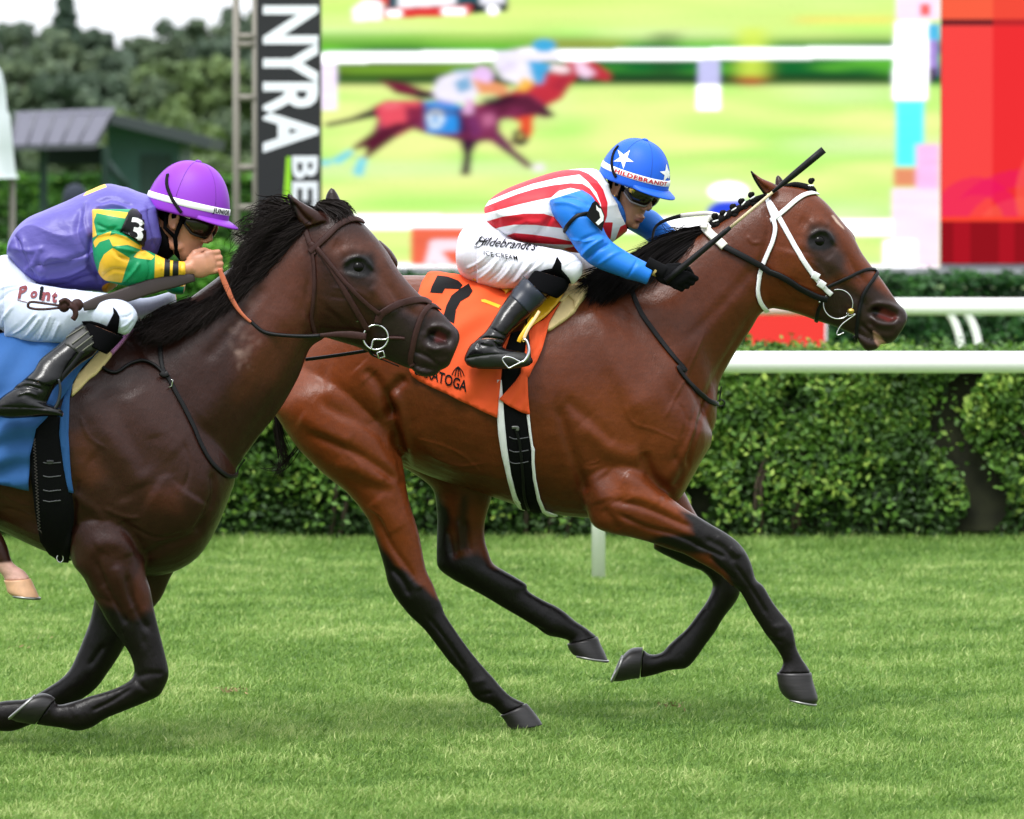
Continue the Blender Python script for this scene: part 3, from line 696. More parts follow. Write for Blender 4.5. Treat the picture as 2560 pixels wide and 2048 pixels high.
h2 = S(V, (-470, 860, -250, 880, .12, .14), (-480, 960, -300, 970, .11, .15), (-470, 1040, -370, 1040, .07, .15), (-500, 1120, -430, 1130, .05, .15), (-520, 1180, -460, 1200, .04, .15), (-540, 1280, -500, 1290, .03, .15), (-590, 1380, -550, 1390, .03, .15), (-640, 1450, -600, 1470, .03, .15))
parts = [loft(s, YD) for s in (trunk, neck, head, lip, ear1, ear2, eyeb, fn, ff, h1, h2)]
body2 = remesh(parts, .0052, 5, 'body')
co = vc(body2); pp = proj(co)
bl = [(V(340, 860), 190), (V(330, 1080), 120), (V(640, 620), 70), (V(430, 800), 120), (V(230, 1150), 80), (V(-350, 900), 160)]
mk = np.zeros(len(co))
for (cx, cy), r in bl: mk = np.maximum(mk, np.clip(1.3-np.hypot(pp[:, 0]-cx, pp[:, 1]-cy)/r, 0, 1))
lap(body2, 26, mk)
strokes = [
 (C_((440, 560), (470, 760), (450, 960), (470, 1100)), 9, -.007), (C_((640, 1050), (760, 900), (800, 760)), 45, .009), (C_((880, 850), (960, 960), (1040, 1050)), 14, .006), (C_((960, 640), (1060, 830), (1180, 960), (1300, 1050)), 13, .004),
 (C_((880, 640), (960, 800), (1080, 960), (1200, 1060)), 12, -.005), (C_((700, 1180), (860, 1220), (1000, 1300)), 12, -.004),
 (C_((700, 705), (750, 665), (830, 665), (885, 725)), 6, .007), (C_((720, 760), (790, 792), (870, 762)), 6, .001), (C_((770, 720), (820, 720)), 9, -.003), (C_((680, 630), (760, 605), (830, 625)), 14, .005), (C_((630, 570), (690, 600)), 17, -.005), (C_((880, 740), (910, 770)), 6, -.005),
 (C_((1290, 1175), (1340, 1190), (1380, 1205)), 17, -.024, 'near', 1), (C_((1240, 1200), (1280, 1140), (1350, 1125), (1420, 1170)), 8, .011), (C_((1260, 1250), (1320, 1275), (1400, 1240)), 8, .008), (C_((1170, 1290), (1260, 1330), (1340, 1390)), 5, -.008), (C_((1200, 1270), (1300, 1330), (1420, 1320)), 9, -.004),
 (C_((350, 290), (420, 380), (480, 430)), 7, -.012),
 (V((650, 720), (610, 790), (560, 870), (510, 950)), 14, -.006), (V((620, 640), (540, 740), (470, 830), (410, 900)), 42, .010), (V((560, 600), (500, 680), (430, 760)), 16, -.006), (V((640, 520), (655, 600), (640, 690)), 12, .006),
 (F_((560, 200), (700, 450), (880, 700), (960, 860)), 34, .010), (F_((700, 200), (860, 520), (1000, 760)), 26, -.007), (F_((600, 640), (760, 780), (860, 960)), 30, -.006), (F_((1040, 500), (1080, 640), (1120, 800)), 26, -.005), (F_((900, 200), (1020, 450), (1200, 640)), 34, .006),
 (F_((490, 900), (560, 960), (640, 1010), (700, 1100)), 12, .007), (F_((520, 800), (505, 950), (490, 1150)), 9, -.008), (F_((1430, 760), (1440, 900), (1380, 1060), (1330, 1180)), 9, -.010), (F_((960, 1340), (1100, 1260), (1300, 1180), (1400, 1060)), 12, -.010), (F_((1000, 900), (1200, 1000), (1300, 900)), 50, .012),
 (F_((640, 1260), (720, 1230), (820, 1250), (860, 1330)), 20, .006), (F_((700, 1280), (650, 1400), (700, 1540)), 16, -.005), (F_((820, 1080), (900, 1200), (960, 1330)), 14, -.008),
 (G_((640, 330), (720, 520), (800, 660), (860, 760)), 9, -.009), (G_((860, 420), (880, 560), (940, 700), (1000, 800)), 8, -.010), (G_((780, 360), (820, 520), (900, 680)), 12, .007), (G_((560, 440), (640, 560), (760, 620)), 8, -.004), (G_((930, 740), (970, 900)), 7, -.004),
 (G_((920, 1110), (1000, 1090), (1100, 1090)), 7, -.004), (G_((620, 1340), (760, 1270), (880, 1190)), 5, -.006), (G_((480, 1310), (520, 1380)), 8, .004), (G_((700, 900), (600, 1040)), 7, -.005, 'all'),
 (F_((540, 380), (600, 520), (720, 600)), 4, .003), (F_((1240, 560), (1280, 720), (1240, 860)), 5, -.004), (F_((880, 1120), (1060, 1200), (1240, 1160)), 5, -.004), (F_((700, 1000), (840, 1060), (940, 1060)), 6, .004), (G_((700, 520), (790, 700), (850, 860)), 3.5, .003), (C_((1000, 880), (1040, 960), (1090, 1010)), 3, .003), (C_((620, 860), (780, 880), (880, 940)), 4, .002), (C_((610, 920), (720, 930)), 4, -.002), (G_((900, 1060), (930, 1150), (1000, 1210)), 6, -.004), (F_((20, 900), (120, 960), (220, 980)), 5, .003), (F_((20, 1000), (120, 1020), (220, 1060)), 5, -.003),
]
sculpt(body2, strokes, YD); lap(body2, 1)
near = lambda c: (c[:, 1] < YD).astype(float)
sg = np.random.default_rng(4); salt = []
for i in range(46):
    t = sg.normal(0, 1, 2); cx, cy = 1640+t[0]*48+t[1]*10, 1395+t[1]*62-t[0]*30; salt.append((B_(*ell(cx, cy, sg.uniform(5, 20), sg.uniform(8, 30), 10, sg.uniform(0, 2))), srgb(180, 168, 164), 6, sg.uniform(.02, .13), near))
for i in range(14): salt.append((B_(*ell(1640+sg.normal(0, 45), 1010+sg.normal(0, 50), sg.uniform(6, 20), sg.uniform(10, 30), 10, sg.uniform(0, 2))), srgb(160, 145, 140), 6, .07, near))
far = lambda c: (c[:, 1] >= YD-.02).astype(float)
zones = [
 (V((560, 480), (640, 500), (660, 640), (640, 720), (580, 800), (500, 840), (520, 700)), srgb(100, 60, 44), 45, .75),
 (C_((560, 520), (900, 560), (1100, 800), (1250, 980), (1300, 1080), (1000, 1000), (800, 860), (600, 620)), srgb(104, 66, 50), 35, .7),
 (V((130, 900), (330, 800), (420, 950), (400, 1100), (200, 1100)), srgb(66, 44, 38), 50, .6),
 (F_((480, 500), (560, 500), (700, 760), (620, 860), (500, 820)), srgb(100, 60, 38), 22, .5), (F_((1000, 880), (1200, 860), (1200, 1000), (1020, 1010)), srgb(92, 52, 38), 25, .45), (F_((0, 800), (220, 880), (240, 1200), (0, 1150)), srgb(80, 50, 36), 30, .6),
 (F_((960, 1380), (1030, 1700), (940, 1700), (900, 1500)), srgb(96, 56, 42), 10, .5),
 (G_((600, 620), (760, 650), (900, 720), (1000, 660), (1300, 700), (1300, 1600), (-400, 1600), (-400, 1100), (400, 900)), srgb(17, 14, 15), 14, 1),
 (C_((930, 1010), (1080, 1000), (1200, 1060), (1300, 1040), (1380, 1060), (1540, 1120), (1540, 1500), (1150, 1500), (900, 1320)), srgb(44, 36, 37), 16, .95),
 (C_((680, 660), (760, 620), (880, 640), (930, 740), (900, 900), (760, 860), (690, 780)), srgb(38, 30, 30), 16, .85),
 (C_(*[(800+98*math.cos(t), 724+76*math.sin(t)) for t in np.linspace(0, 6.28, 16)]), srgb(8, 6, 6), 6, 1),
 (C_((1290, 1170), (1340, 1150), (1385, 1180), (1385, 1215), (1320, 1225)), srgb(92, 42, 46), 5, 1), (C_((1255, 1190), (1290, 1150), (1330, 1150), (1300, 1230), (1270, 1230)), srgb(14, 11, 12), 5, 1),
 (C_((300, 210), (330, 210), (370, 300), (400, 400), (350, 350)), srgb(18, 15, 15), 4, 1), (C_((570, 180), (640, 180), (700, 300), (570, 300)), srgb(36, 30, 30), 5, .8),
 *salt,
 (G_((-60, 345), (80, 335), (260, 440), (260, 520), (-60, 520)), srgb(232, 205, 198), 4, 1, lambda c: ((c[:, 1] < YD) & (c[:, 0] < -1.58)).astype(float)),
]
coat(body2, srgb(52, 30, 24), zones, 5, np.array([.74, .58, .52]))
body2.data.materials.append(MT['coat']); attach(body2, dark)
darkT = bvh(body2)
eyeball(dark, darkT, C_((797, 722)), YD)
hoof(dark, S(G_, (372, 1255, 236, 1432, .040, -.15), (340, 1235, 180, 1425, .046, -.15), (300, 1222, 110, 1412, .05, -.15), (255, 1226, 66, 1392, .05, -.15)), YD, 'hoof')
hoof(dark, S(G_, (25, 462, 208, 450, .040, -.15), (40, 500, 232, 500, .045, -.15), (50, 540, 255, 550, .05, -.15), (75, 560, 266, 580, .05, -.15)), YD, 'hoof_pale', label='pale pinkish hoof under the white sock')
hoof(dark, S(G_, (-175, 1340, -165, 1482, .04, .15), (-230, 1330, -250, 1490, .05, .15)), YD, 'hoof')
hoof(dark, S(V, (-640, 1450, -600, 1475, .04, .15), (-670, 1480, -610, 1510, .05, .15)), YD, 'hoof')

# ------- hair
def hair(name, parent, guides, n, width, matl, jit=.012, jy=.02, seg=7, seed=1, curl=0.0, droop=0):
    """guides: list of pixel paths [(px,py,Y),...]; strands interpolate between neighbouring guides"""
    g = np.random.default_rng(seed); G = [np.array(spline([np.array(p, float) for p in gd], 4)) for gd in guides]
    ns = 24; G = [np.stack([np.interp(np.linspace(0, 1, ns), np.linspace(0, 1, len(a)), a[:, k]) for k in range(3)], 1) for a in G]
    W = [np.array([list(P(*p)) for p in a]) for a in G]
    vs, fs = [], []
    for i in range(n):
        u = g.uniform(0, len(W)-1); k = min(int(u), len(W)-2); t = u-k
        A = W[k]*(1-t)+W[k+1]*t
        L = g.uniform(.55, 1.0); idx = np.linspace(0, (ns-1)*L, seg+1)
        pts = np.stack([np.interp(idx, np.arange(ns), A[:, q]) for q in range(3)], 1)
        s = np.linspace(0, 1, seg+1)[:, None]
        off = g.normal(0, 1, 3)*np.array([jit, jy, jit]); off2 = g.normal(0, 1, 3)*np.array([jit, jy, jit])
        pts = pts + off*.5 + off2*s*1.4
        if curl: pts[:, 0] += curl*np.sin(s[:, 0]*g.uniform(3, 9)+g.uniform(0, 6))*s[:, 0]; pts[:, 2] += curl*np.cos(s[:, 0]*g.uniform(3, 9)+g.uniform(0, 6))*s[:, 0]
        d = np.gradient(pts, axis=0); d /= np.linalg.norm(d, axis=1)[:, None]+1e-9
        side = np.cross(d, np.array([g.normal(0, .5), -1, g.normal(0, .5)])); side /= np.linalg.norm(side, axis=1)[:, None]+1e-9
        w_ = width*g.uniform(.5, 1.3)*(1-s**2.2*.9)/2
        b = len(vs)
        for a, sd_, ww in zip(pts, side, w_): vs += [a-sd_*ww, a+sd_*ww]
        for q in range(seg): fs.append((b+2*q, b+2*q+1, b+2*q+3, b+2*q+2))
    return mesh_obj(name, np.array(vs), np.array(fs), MT[matl], parent)
def GP(c, Y, *pts):
    """pixel path in crop c; depths run from Y[0] to Y[1]"""
    m = len(pts); return [(*c(p), Y[0]+(Y[1]-Y[0])*i/(m-1)) for i, p in enumerate(pts)]
n_ = YB
# bay mane: loose lower part
bay_mane = hair('mane', bay, [
    GP(D_, (n_, n_-.06), (1800, 735), (1690, 765), (1560, 810), (1440, 880), (1360, 960)),
    GP(D_, (n_, n_-.09), (1720, 755), (1580, 800), (1440, 880), (1330, 970), (1230, 1060)),
    GP(D_, (n_, n_-.11), (1600, 780), (1450, 860), (1310, 960), (1200, 1060), (1110, 1150)),
    GP(D_, (n_, n_-.13), (1480, 850), (1340, 940), (1210, 1040), (1110, 1130), (1030, 1230)),
    GP(D_, (n_, n_-.14), (1360, 930), (1220, 1000), (1120, 1080), (1040, 1170), (1010, 1280)),
    GP(D_, (n_, n_-.13), (1230, 980), (1120, 1020), (1030, 1060), (960, 1100), (890, 1130))], 6200, .0026, 'hair_black', .012, .02, seed=11)
hair('mane', bay, [
    GP(D_, (n_+.01, n_-.12), (1800, 745), (1720, 820), (1620, 900), (1500, 990), (1420, 1080)),
    GP(D_, (n_+.01, n_-.14), (1640, 790), (1540, 890), (1430, 990), (1330, 1080), (1260, 1160)),
    GP(D_, (n_+.01, n_-.15), (1480, 870), (1370, 980), (1270, 1070), (1170, 1160), (1110, 1230)),
    GP(D_, (n_+.01, n_-.15), (1320, 960), (1210, 1050), (1110, 1130), (1040, 1200), (1000, 1260)),
    GP(D_, (n_+.01, n_-.14), (1200, 1000), (1080, 1060), (1000, 1100), (930, 1120))], 4200, .0036, 'hair_black', .009, .012, seed=12)
hair('mane', bay, [GP(T_, (n_, n_), (1700, 1500), (1600, 1450), (1560, 1380), (1530, 1420)), GP(T_, (n_, n_), (1800, 1450), (1660, 1480), (1540, 1560), (1460, 1580))], 26, .0025, 'hair_black', .02, .03, seed=14, curl=.02)
# braids along the upper crest, each tied with white yarn
kn = [X_((1215, 1190), (1250, 1310)), X_((1325, 1150), (1395, 1190)), X_((1460, 1065), (1500, 1125)), X_((1575, 990), (1640, 1045)), X_((1708, 905), (1755, 975)), E_((1008, 225), (1010, 290))]
for i, (a, b) in enumerate(kn):
    Yk = YB-.012 if i % 2 else YB-.02
    pa, pb = P(*a, Yk), P(*b, Yk); d = (pb-pa); d.normalize()
    prt = [ellipsoid(pa, (.0105, .010, .0115), n=12, m=8), ellipsoid(pa+Vector((.006, -.002, .004)), (.008, .008, .008), n=10, m=6), ellipsoid(pb, (.014, .012, .013), n=12, m=8), ellipsoid(pb+d*.012+Vector((-.006, 0, -.003)), (.013, .012, .011), n=12, m=8)]
    v, f = join(prt); k = mesh_obj('mane_knot', v, f, MT['hair_black'], bay)
    m_ = (pa*.48+pb*.52); q = d.cross(Vector((0, 1, 0))).normalized()
    ring = [m_ + (q*math.cos(t) + Vector((0, 1, 0))*math.sin(t))*.0085 for t in np.linspace(0, 6.283, 15)]
    v, f = tube3(ring, .003, 6, False); mesh_obj('yarn_tie', v, f, MT['white_print'], k)
# hair lying between the braids
v, f = join([tubep([(*X_(p), YB-.006) for p in ((1180, 1330), (1300, 1240), (1420, 1170), (1520, 1110), (1640, 1050), (1760, 980), (1880, 930), (1930, 905))], [.02, .018, .016, .015, .014, .013, .011, .006], 10),
              tubep([(*E_(p), YB-.004) for p in ((800, 268), (880, 252), (960, 270), (1020, 295), (1045, 312))], [.006, .010, .013, .014, .006], 10)])
mesh_obj('mane', v, f, MT['hair_black'], bay)
# bay tail: streams back, mostly behind the dark horse
hair('tail', bay, [GP(V, (n_+.0, n_+.1), (640, 720), (560, 690), (440, 760), (330, 830), (220, 880)), GP(V, (n_+.0, n_+.1), (630, 740), (560, 760), (470, 840), (380, 900), (300, 980))], 1600, .004, 'hair_dark', .03, .04, seed=15, seg=9)
hair('tail', bay, [GP(V, (n_-.05, n_), (585, 840), (590, 900), (600, 950), (590, 1010)), GP(V, (n_-.05, n_), (578, 850), (584, 920), (596, 980), (570, 1030)), GP(V, (n_-.05, n_), (588, 850), (596, 910), (606, 940), (612, 970))], 70, .003, 'hair_dark', .008, .02, seed=16)
hair('tail', bay, [GP(H_, (n_, n_), (440, 560), (300, 710), (200, 680), (140, 660)), GP(H_, (n_, n_), (380, 560), (280, 720), (170, 780), (120, 740))], 14, .0025, 'hair_dark', .01, .02, seed=17, curl=.01)
n_ = YD
dm = [GP(B_, (n_, n_-.08), (2110, 440), (2030, 440), (1940, 460), (1850, 490), (1790, 560)),
      GP(B_, (n_, n_-.10), (2090, 480), (1980, 490), (1860, 530), (1770, 560), (1700, 600)),
      GP(B_, (n_, n_-.10), (2020, 560), (1900, 600), (1780, 660), (1680, 700), (1620, 760)),
      GP(B_, (n_, n_-.11), (1960, 640), (1830, 700), (1700, 760), (1600, 830), (1560, 900)),
      GP(B_, (n_, n_-.12), (1850, 760), (1720, 850), (1600, 930), (1520, 1020), (1460, 1080)),
      GP(B_, (n_, n_-.14), (1700, 900), (1560, 990), (1440, 1080), (1330, 1160), (1260, 1240)),
      GP(B_, (n_, n_-.17), (1560, 980), (1420, 1070), (1290, 1160), (1180, 1240), (1120, 1300)),
      GP(B_, (n_, n_-.18), (1400, 1030), (1280, 1100), (1160, 1180), (1040, 1270), (960, 1330)),
      GP(B_, (n_, n_-.16), (1250, 1060), (1140, 1110), (1030, 1180), (950, 1250), (900, 1290))]
hair('mane', dark, dm, 9000, .0026, 'hair_dark', .009, .018, seed=21, curl=.012)
dm2 = [GP(B_, (n_-.03, n_-.09), (2130, 430), (2060, 520), (1980, 560), (1900, 600)), GP(B_, (n_-.03, n_-.11), (2000, 600), (1880, 760), (1780, 830), (1700, 880)), GP(B_, (n_-.03, n_-.13), (1820, 780), (1700, 920), (1600, 1010), (1500, 1110)),
       GP(B_, (n_-.03, n_-.16), (1600, 960), (1480, 1080), (1340, 1190), (1260, 1270)), GP(B_, (n_-.03, n_-.19), (1420, 1050), (1300, 1160), (1180, 1260), (1060, 1330)), GP(B_, (n_-.03, n_-.18), (1240, 1090), (1140, 1170), (1040, 1260), (960, 1320))]
hair('mane', dark, dm2, 7000, .0032, 'hair_dark', .008, .010, seed=22)
hair('mane', dark, [GP(B_, (n_, n_), (2060, 450), (1960, 410), (1860, 400), (1780, 440), (1730, 530)), GP(B_, (n_, n_), (2080, 480), (1900, 430), (1800, 440), (1740, 470), (1690, 560)), GP(B_, (n_, n_), (1850, 720), (1720, 700), (1620, 660), (1560, 740), (1500, 760))], 220, .004, 'hair_dark', .014, .03, seed=23, curl=.02)
hair('forelock', dark, [GP(C_, (n_+.0, n_-.03), (560, 290), (640, 300), (720, 340), (770, 385)), GP(C_, (n_-.02, n_-.06), (520, 310), (590, 350), (640, 400), (620, 440)), GP(C_, (n_+.02, n_-.01), (590, 275), (680, 290), (740, 330), (775, 390))], 1000, .0035, 'hair_dark', .008, .015, seed=24)
hair('tail', dark, [GP(V, (n_, n_), (-440, 720), (-520, 680), (-640, 760), (-760, 860)), GP(V, (n_, n_), (-455, 740), (-540, 760), (-620, 860), (-700, 960))], 500, .006, 'hair_dark', .03, .04, seed=25)
# ------------------------------------------------------------------ setting
def leafcloud(pts, nrm, size, jit=.6, asp=.6, seed=0):
    """one small bent leaf (two quads... one quad) per point"""
    g = np.random.default_rng(seed); n = len(pts)
    nn = nrm + g.normal(0, jit, (n, 3)); nn /= np.linalg.norm(nn, axis=1)[:, None]
    a = np.cross(nn, g.normal(0, 1, (n, 3))); a /= np.linalg.norm(a, axis=1)[:, None]; b = np.cross(nn, a)
    s = (size*g.uniform(.6, 1.4, n))[:, None]/2
    v = np.stack([pts-a*s, pts-b*s*asp, pts+a*s, pts+b*s*asp], 1).reshape(-1, 3)
    f = np.arange(n*4).reshape(-1, 4)
    return v, f
def attr_f(o, name, vals):
    a = o.data.attributes.new(name, 'FLOAT', 'POINT'); a.data.foreach_set('value', np.asarray(vals, dtype=np.float32))
def foliage_mat(name, c0, c1, c2, trans=.25, rough=.5):
    m = bpy.data.materials.new(name); m.use_nodes = True; N = m.node_tree; L = N.links; b = N.nodes['Principled BSDF']
    b.inputs['Roughness'].default_value = rough; b.inputs['Specular IOR Level'].default_value = .35
    at = N.nodes.new('ShaderNodeAttribute'); at.attribute_name = 'rnd'
    cr_ = N.nodes.new('ShaderNodeValToRGB'); e = cr_.color_ramp.elements
    e[0].position = 0; e[0].color = c0; e[1].position = 1; e[1].color = c2; k = e.new(.5); k.color = c1
    L.new(at.outputs['Fac'], cr_.inputs[0]); L.new(cr_.outputs[0], b.inputs['Base Color'])
    tr = N.nodes.new('ShaderNodeBsdfTranslucent'); L.new(cr_.outputs[0], tr.inputs[0])
    mx = N.nodes.new('ShaderNodeMixShader'); mx.inputs[0].default_value = trans
    L.new(b.outputs[0], mx.inputs[1]); L.new(tr.outputs[0], mx.inputs[2]); L.new(mx.outputs[0], N.nodes['Material Output'].inputs[0])
    return m
# turf
soil = mat('turf_soil', srgb(86, 114, 50), rough=.95, var=.35, vscale=9)
g = mesh_obj('ground', [(-700, -5, 0), (700, -5, 0), (700, 1500, 0), (-700, 1500, 0)], [(0, 1, 2, 3)], soil, smooth=False); tag(g, kind='structure')
gr = np.random.default_rng(3)
def vnoise(x, y, s, seed):
    r = np.random.default_rng(seed); T = r.uniform(0, 1, (64, 64)); u, v = x*s, y*s
    i, j = np.floor(u).astype(int), np.floor(v).astype(int); fu, fv = u-i, v-j; fu = fu*fu*(3-2*fu); fv = fv*fv*(3-2*fv)
    a = T[i % 64, j % 64]; b = T[(i+1) % 64, j % 64]; c = T[i % 64, (j+1) % 64]; d = T[(i+1) % 64, (j+1) % 64]
    return (a*(1-fu)+b*fu)*(1-fv)+(c*(1-fu)+d*fu)*fv
nb = 780000
u = gr.uniform(0, 1, nb); Y0, Y1 = 16.2, 31.6
yy = 1/(1/Y0 + (1/Y1-1/Y0)*u)                    # evenly spread as seen, so denser near by
xx = gr.uniform(-1, 1, nb)*(yy*.102+1.3)
# tuft: pull blades together
cl = gr.normal(0, .012, (nb, 2)); k = gr.integers(0, nb, nb//2); xx[:nb//2] = xx[k]+cl[:nb//2, 0]; yy[:nb//2] = yy[k]+cl[:nb//2, 1]*2
pat = vnoise(xx+50, yy+50, 2.2, 5)*.5+vnoise(xx+50, yy+50, 6.5, 6)*.3+vnoise(xx+50, yy+50, 18., 9)*.2
hgt = (.014+.024*gr.uniform(0, 1, nb))*(.6+.8*pat)*np.where(yy > 30.3, 1.7, 1)
lean = gr.normal(0, .8, nb)+.35; lean2 = gr.normal(0, .5, nb); wd = .0016+.0017*gr.uniform(0, 1, nb)*(yy/20)
az = gr.uniform(0, math.pi, nb); ca, sa = np.cos(az)*wd, np.sin(az)*wd
def row(t, wt):
    cx = xx + lean*hgt*t**1.6; cy = yy + lean2*hgt*t**1.6; cz = hgt*(t - .28*t*t*np.minimum(1.5, np.abs(lean)))
    return np.stack([cx-ca*wt, cy-sa*wt, cz], 1), np.stack([cx+ca*wt, cy+sa*wt, cz], 1)
r0, r1 = row(0., 1.), row(.55, .85); r2 = row(1., .1)
v = np.stack([r0[0], r0[1], r1[1], r1[0], r2[1], r2[0]], 1).reshape(-1, 3)
b = (np.arange(nb)*6)[:, None]
f = np.concatenate([b+np.array([[0, 1, 2, 3]]), b+np.array([[3, 2, 4, 5]])])
grass = mesh_obj('grass', v, f, foliage_mat('grass_blades', srgb(76, 112, 42), srgb(126, 160, 74), srgb(196, 208, 138), .35, .6))
p2_ = vnoise(xx+50, yy+50, 9., 61)*.6+vnoise(xx+50, yy+50, 3.5, 62)*.4
rn = np.clip(gr.normal(.38, .17, nb)+.6*(pat-.5)+.5*np.clip(p2_-.6, 0, 1)*2-.5*np.clip(.36-p2_, 0, 1)*2+gr.choice([0, .35], nb, p=[.95, .05]), 0, 1)
attr_f(grass, 'rnd', np.repeat(rn, 6)); tag(grass, kind='stuff')
# dry clippings
Q4 = []
for px, n_q in (((578, 1747), 40), ((1697, 1787), 26), ((95, 1615), 6), ((48, 1640), 6)):
    d = ray(*px); t = -CAMZ/d.z; p = CAMP+d*t; Q4.append(gr.normal(0, 1, (n_q, 3))*np.array([.03, .05, .006])+np.array(p)+np.array([0, 0, .035]))
Q4 = np.concatenate(Q4); vv, ff_ = leafcloud(Q4, np.tile([0, 0, 1.], (len(Q4), 1)), .02, .8, .3, 3)
o = mesh_obj('clippings', vv, ff_, mat('dry_grass', srgb(142, 124, 84), rough=.9, var=.3, vscale=30)); tag(o, kind='stuff')
# hedges
HB = mat('hedge_bark', srgb(70, 58, 46), rough=.9)
def hedge(name, label, x0, x1, y0, y1, z1, n, size, cols, group, seed, gaps=(), trans=.25, z0=.0, bare=.55):
    g = np.random.default_rng(seed)
    t = thing(name, label, 'hedge', ((x0+x1)/2, (y0+y1)/2, 0), group)
    core = []
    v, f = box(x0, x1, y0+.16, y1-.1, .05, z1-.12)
    mesh_obj('dark_core', v, f, mat('hedge_shade', srgb(34, 36, 20), rough=1, var=.5, vscale=9), t, smooth=False)  # solid dark box: the shade deep inside the hedge, painted as colour
    # front (60%), top (30%), deep fill
    nf = int(n*.62)
    x = g.uniform(x0, x1, nf); z = z0+(z1-z0)*g.uniform(0, 1, nf)**.8
    bulge = .16*(vnoise(x+90, z+9, 2.3, seed)-.5)+.10*(vnoise(x+90, z+9, 6., seed+1)-.5)
    keep = g.uniform(0, 1, nf) < np.clip((z/z1-.04)/bare if bare else 1, .05, 1)*np.clip(vnoise(x+90, z+9, 4.5, seed+2)*2.8-.45, .06, 1)
    for (ga, gb, zt) in gaps: keep &= ~((np.abs(x-ga-.12*np.sin(z*7)) < gb*(1.2-.5*z/z1)) & (z < zt) & (g.uniform(0, 1, nf) < .93))
    p1 = np.stack([x, y0-bulge+np.abs(g.normal(0, .07, nf)), z], 1)[keep]; n1 = np.tile([0, -1., .5], (len(p1), 1))
    ntp = int(n*.38); x = g.uniform(x0, x1, ntp); y = g.uniform(y0-.02, y1, ntp)
    zt = z1 + .05*(vnoise(x+90, y+9, 3.5, seed+3)-.5) + .03*g.normal(0, 1, ntp)*(g.uniform(0, 1, ntp) < .25)-.03
    p2 = np.stack([x, y, zt], 1); n2 = np.tile([0, -.2, 1.], (ntp, 1))
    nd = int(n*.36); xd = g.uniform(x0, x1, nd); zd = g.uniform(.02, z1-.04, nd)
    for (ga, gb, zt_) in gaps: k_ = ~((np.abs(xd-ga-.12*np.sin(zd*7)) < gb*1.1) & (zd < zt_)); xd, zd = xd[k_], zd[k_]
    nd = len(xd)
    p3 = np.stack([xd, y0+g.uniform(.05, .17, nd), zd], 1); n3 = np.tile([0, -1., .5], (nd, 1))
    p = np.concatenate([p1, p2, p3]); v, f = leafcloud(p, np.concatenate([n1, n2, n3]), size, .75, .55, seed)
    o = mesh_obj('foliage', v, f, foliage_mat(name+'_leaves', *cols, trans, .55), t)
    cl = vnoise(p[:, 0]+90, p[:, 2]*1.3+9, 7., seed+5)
    rr = np.clip(g.normal(.42, .2, len(p))+.5*(cl-.5), 0, 1); rr[-nd:] *= .1+.32*zd/z1; attr_f(o, 'rnd', np.repeat(rr, 4))  # inner leaves darkened toward the base: shade painted into their tone
    # twiggy stems near the base
    for i in range(int((x1-x0)*2.6) if bare else 0):
        bx = g.uniform(x0, x1); v, f = tube3([(bx, y0+.08, 0), (bx+g.normal(0, .05), y0+.06, z1*.3), (bx+g.normal(0, .12), y0+.1, z1*.75)], [.016, .012, .006], 6)
        mesh_obj('stem', v, f, HB, t)
    return t
gx = P(2420, 1200, 31.2).x
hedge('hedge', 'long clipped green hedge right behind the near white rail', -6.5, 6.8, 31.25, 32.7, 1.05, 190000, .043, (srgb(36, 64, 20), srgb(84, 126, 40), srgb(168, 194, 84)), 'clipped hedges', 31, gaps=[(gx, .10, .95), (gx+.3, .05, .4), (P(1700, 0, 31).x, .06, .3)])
hx = P(600, 0, 46).x
hedge('hedge', 'dark hedge across the foot of the video screen, behind the second rail', hx, 8.5, 46, 47.2, 1.28, 26000, .09, (srgb(20, 46, 22), srgb(38, 84, 36), srgb(70, 120, 52)), 'clipped hedges', 32, bare=0)
hedge('hedge', 'low bright green hedge at the left edge, in front of the tall one', P(-700, 0, 46).x, hx-.1, 46, 47.5, 1.52, 14000, .09, (srgb(44, 90, 24), srgb(78, 140, 40), srgb(120, 175, 64)), 'clipped hedges', 33, bare=0)
hedge('hedge', 'tall hedge with a bright top standing behind the green hut', P(-900, 0, 89).x, P(860, 0, 89).x, 89, 91, 2.3, 26000, .16, (srgb(34, 70, 22), srgb(62, 112, 34), srgb(120, 172, 60)), 'clipped hedges', 34, bare=0)
# rails
def rail(label, Y, ztop_px, rad, x0, x1, posts, mt, group):
    zc = P(1280, ztop_px, Y).z
    t = thing('running_rail', label, 'rail', ((x0+x1)/2, Y, 0), group)
    v, f = tube3([(x0, Y, zc), ((x0+x1)/2, Y, zc), (x1, Y, zc)], rad, 20); mesh_obj('rail_tube', v, f, mt, t)
    for px in posts:
        x = P(px, 1400, Y).x
        if group == 'a':
            pass
        v, f = tube3([(x, Y, 0), (x, Y, zc-.02)], .034, 14); mesh_obj('post', v, f, mt, t)
    return t, zc
wr = mat('white_rail_plastic', srgb(252, 252, 252), rough=.35, coat=.2)
rail('near white running rail on upright white posts, in front of the hedge', 28.0, 906, .053, -7.5, 7.5, (1496-3300, 1496-1650, 1496, 1496+1650, 1496+3300), wr, 'white running rails')
t2, z2 = rail('second white rail with curved legs beyond the hedge', 43.0, 767, .062, P(1000, 0, 43).x, 8, (), wr, 'white running rails')
for px in (2380, 2424):
    x = P(px, 800, 43).x
    v, f = tube3([Vector(q) for q in spline([(x-.06, 43, z2), (x+.02, 43.0, z2-.12), (x+.07, 43, z2-.3), (x+.09, 43, z2-.6), (x+.1, 43, 0)], 4)], .03, 10); mesh_obj('post', v, f, wr, t2)
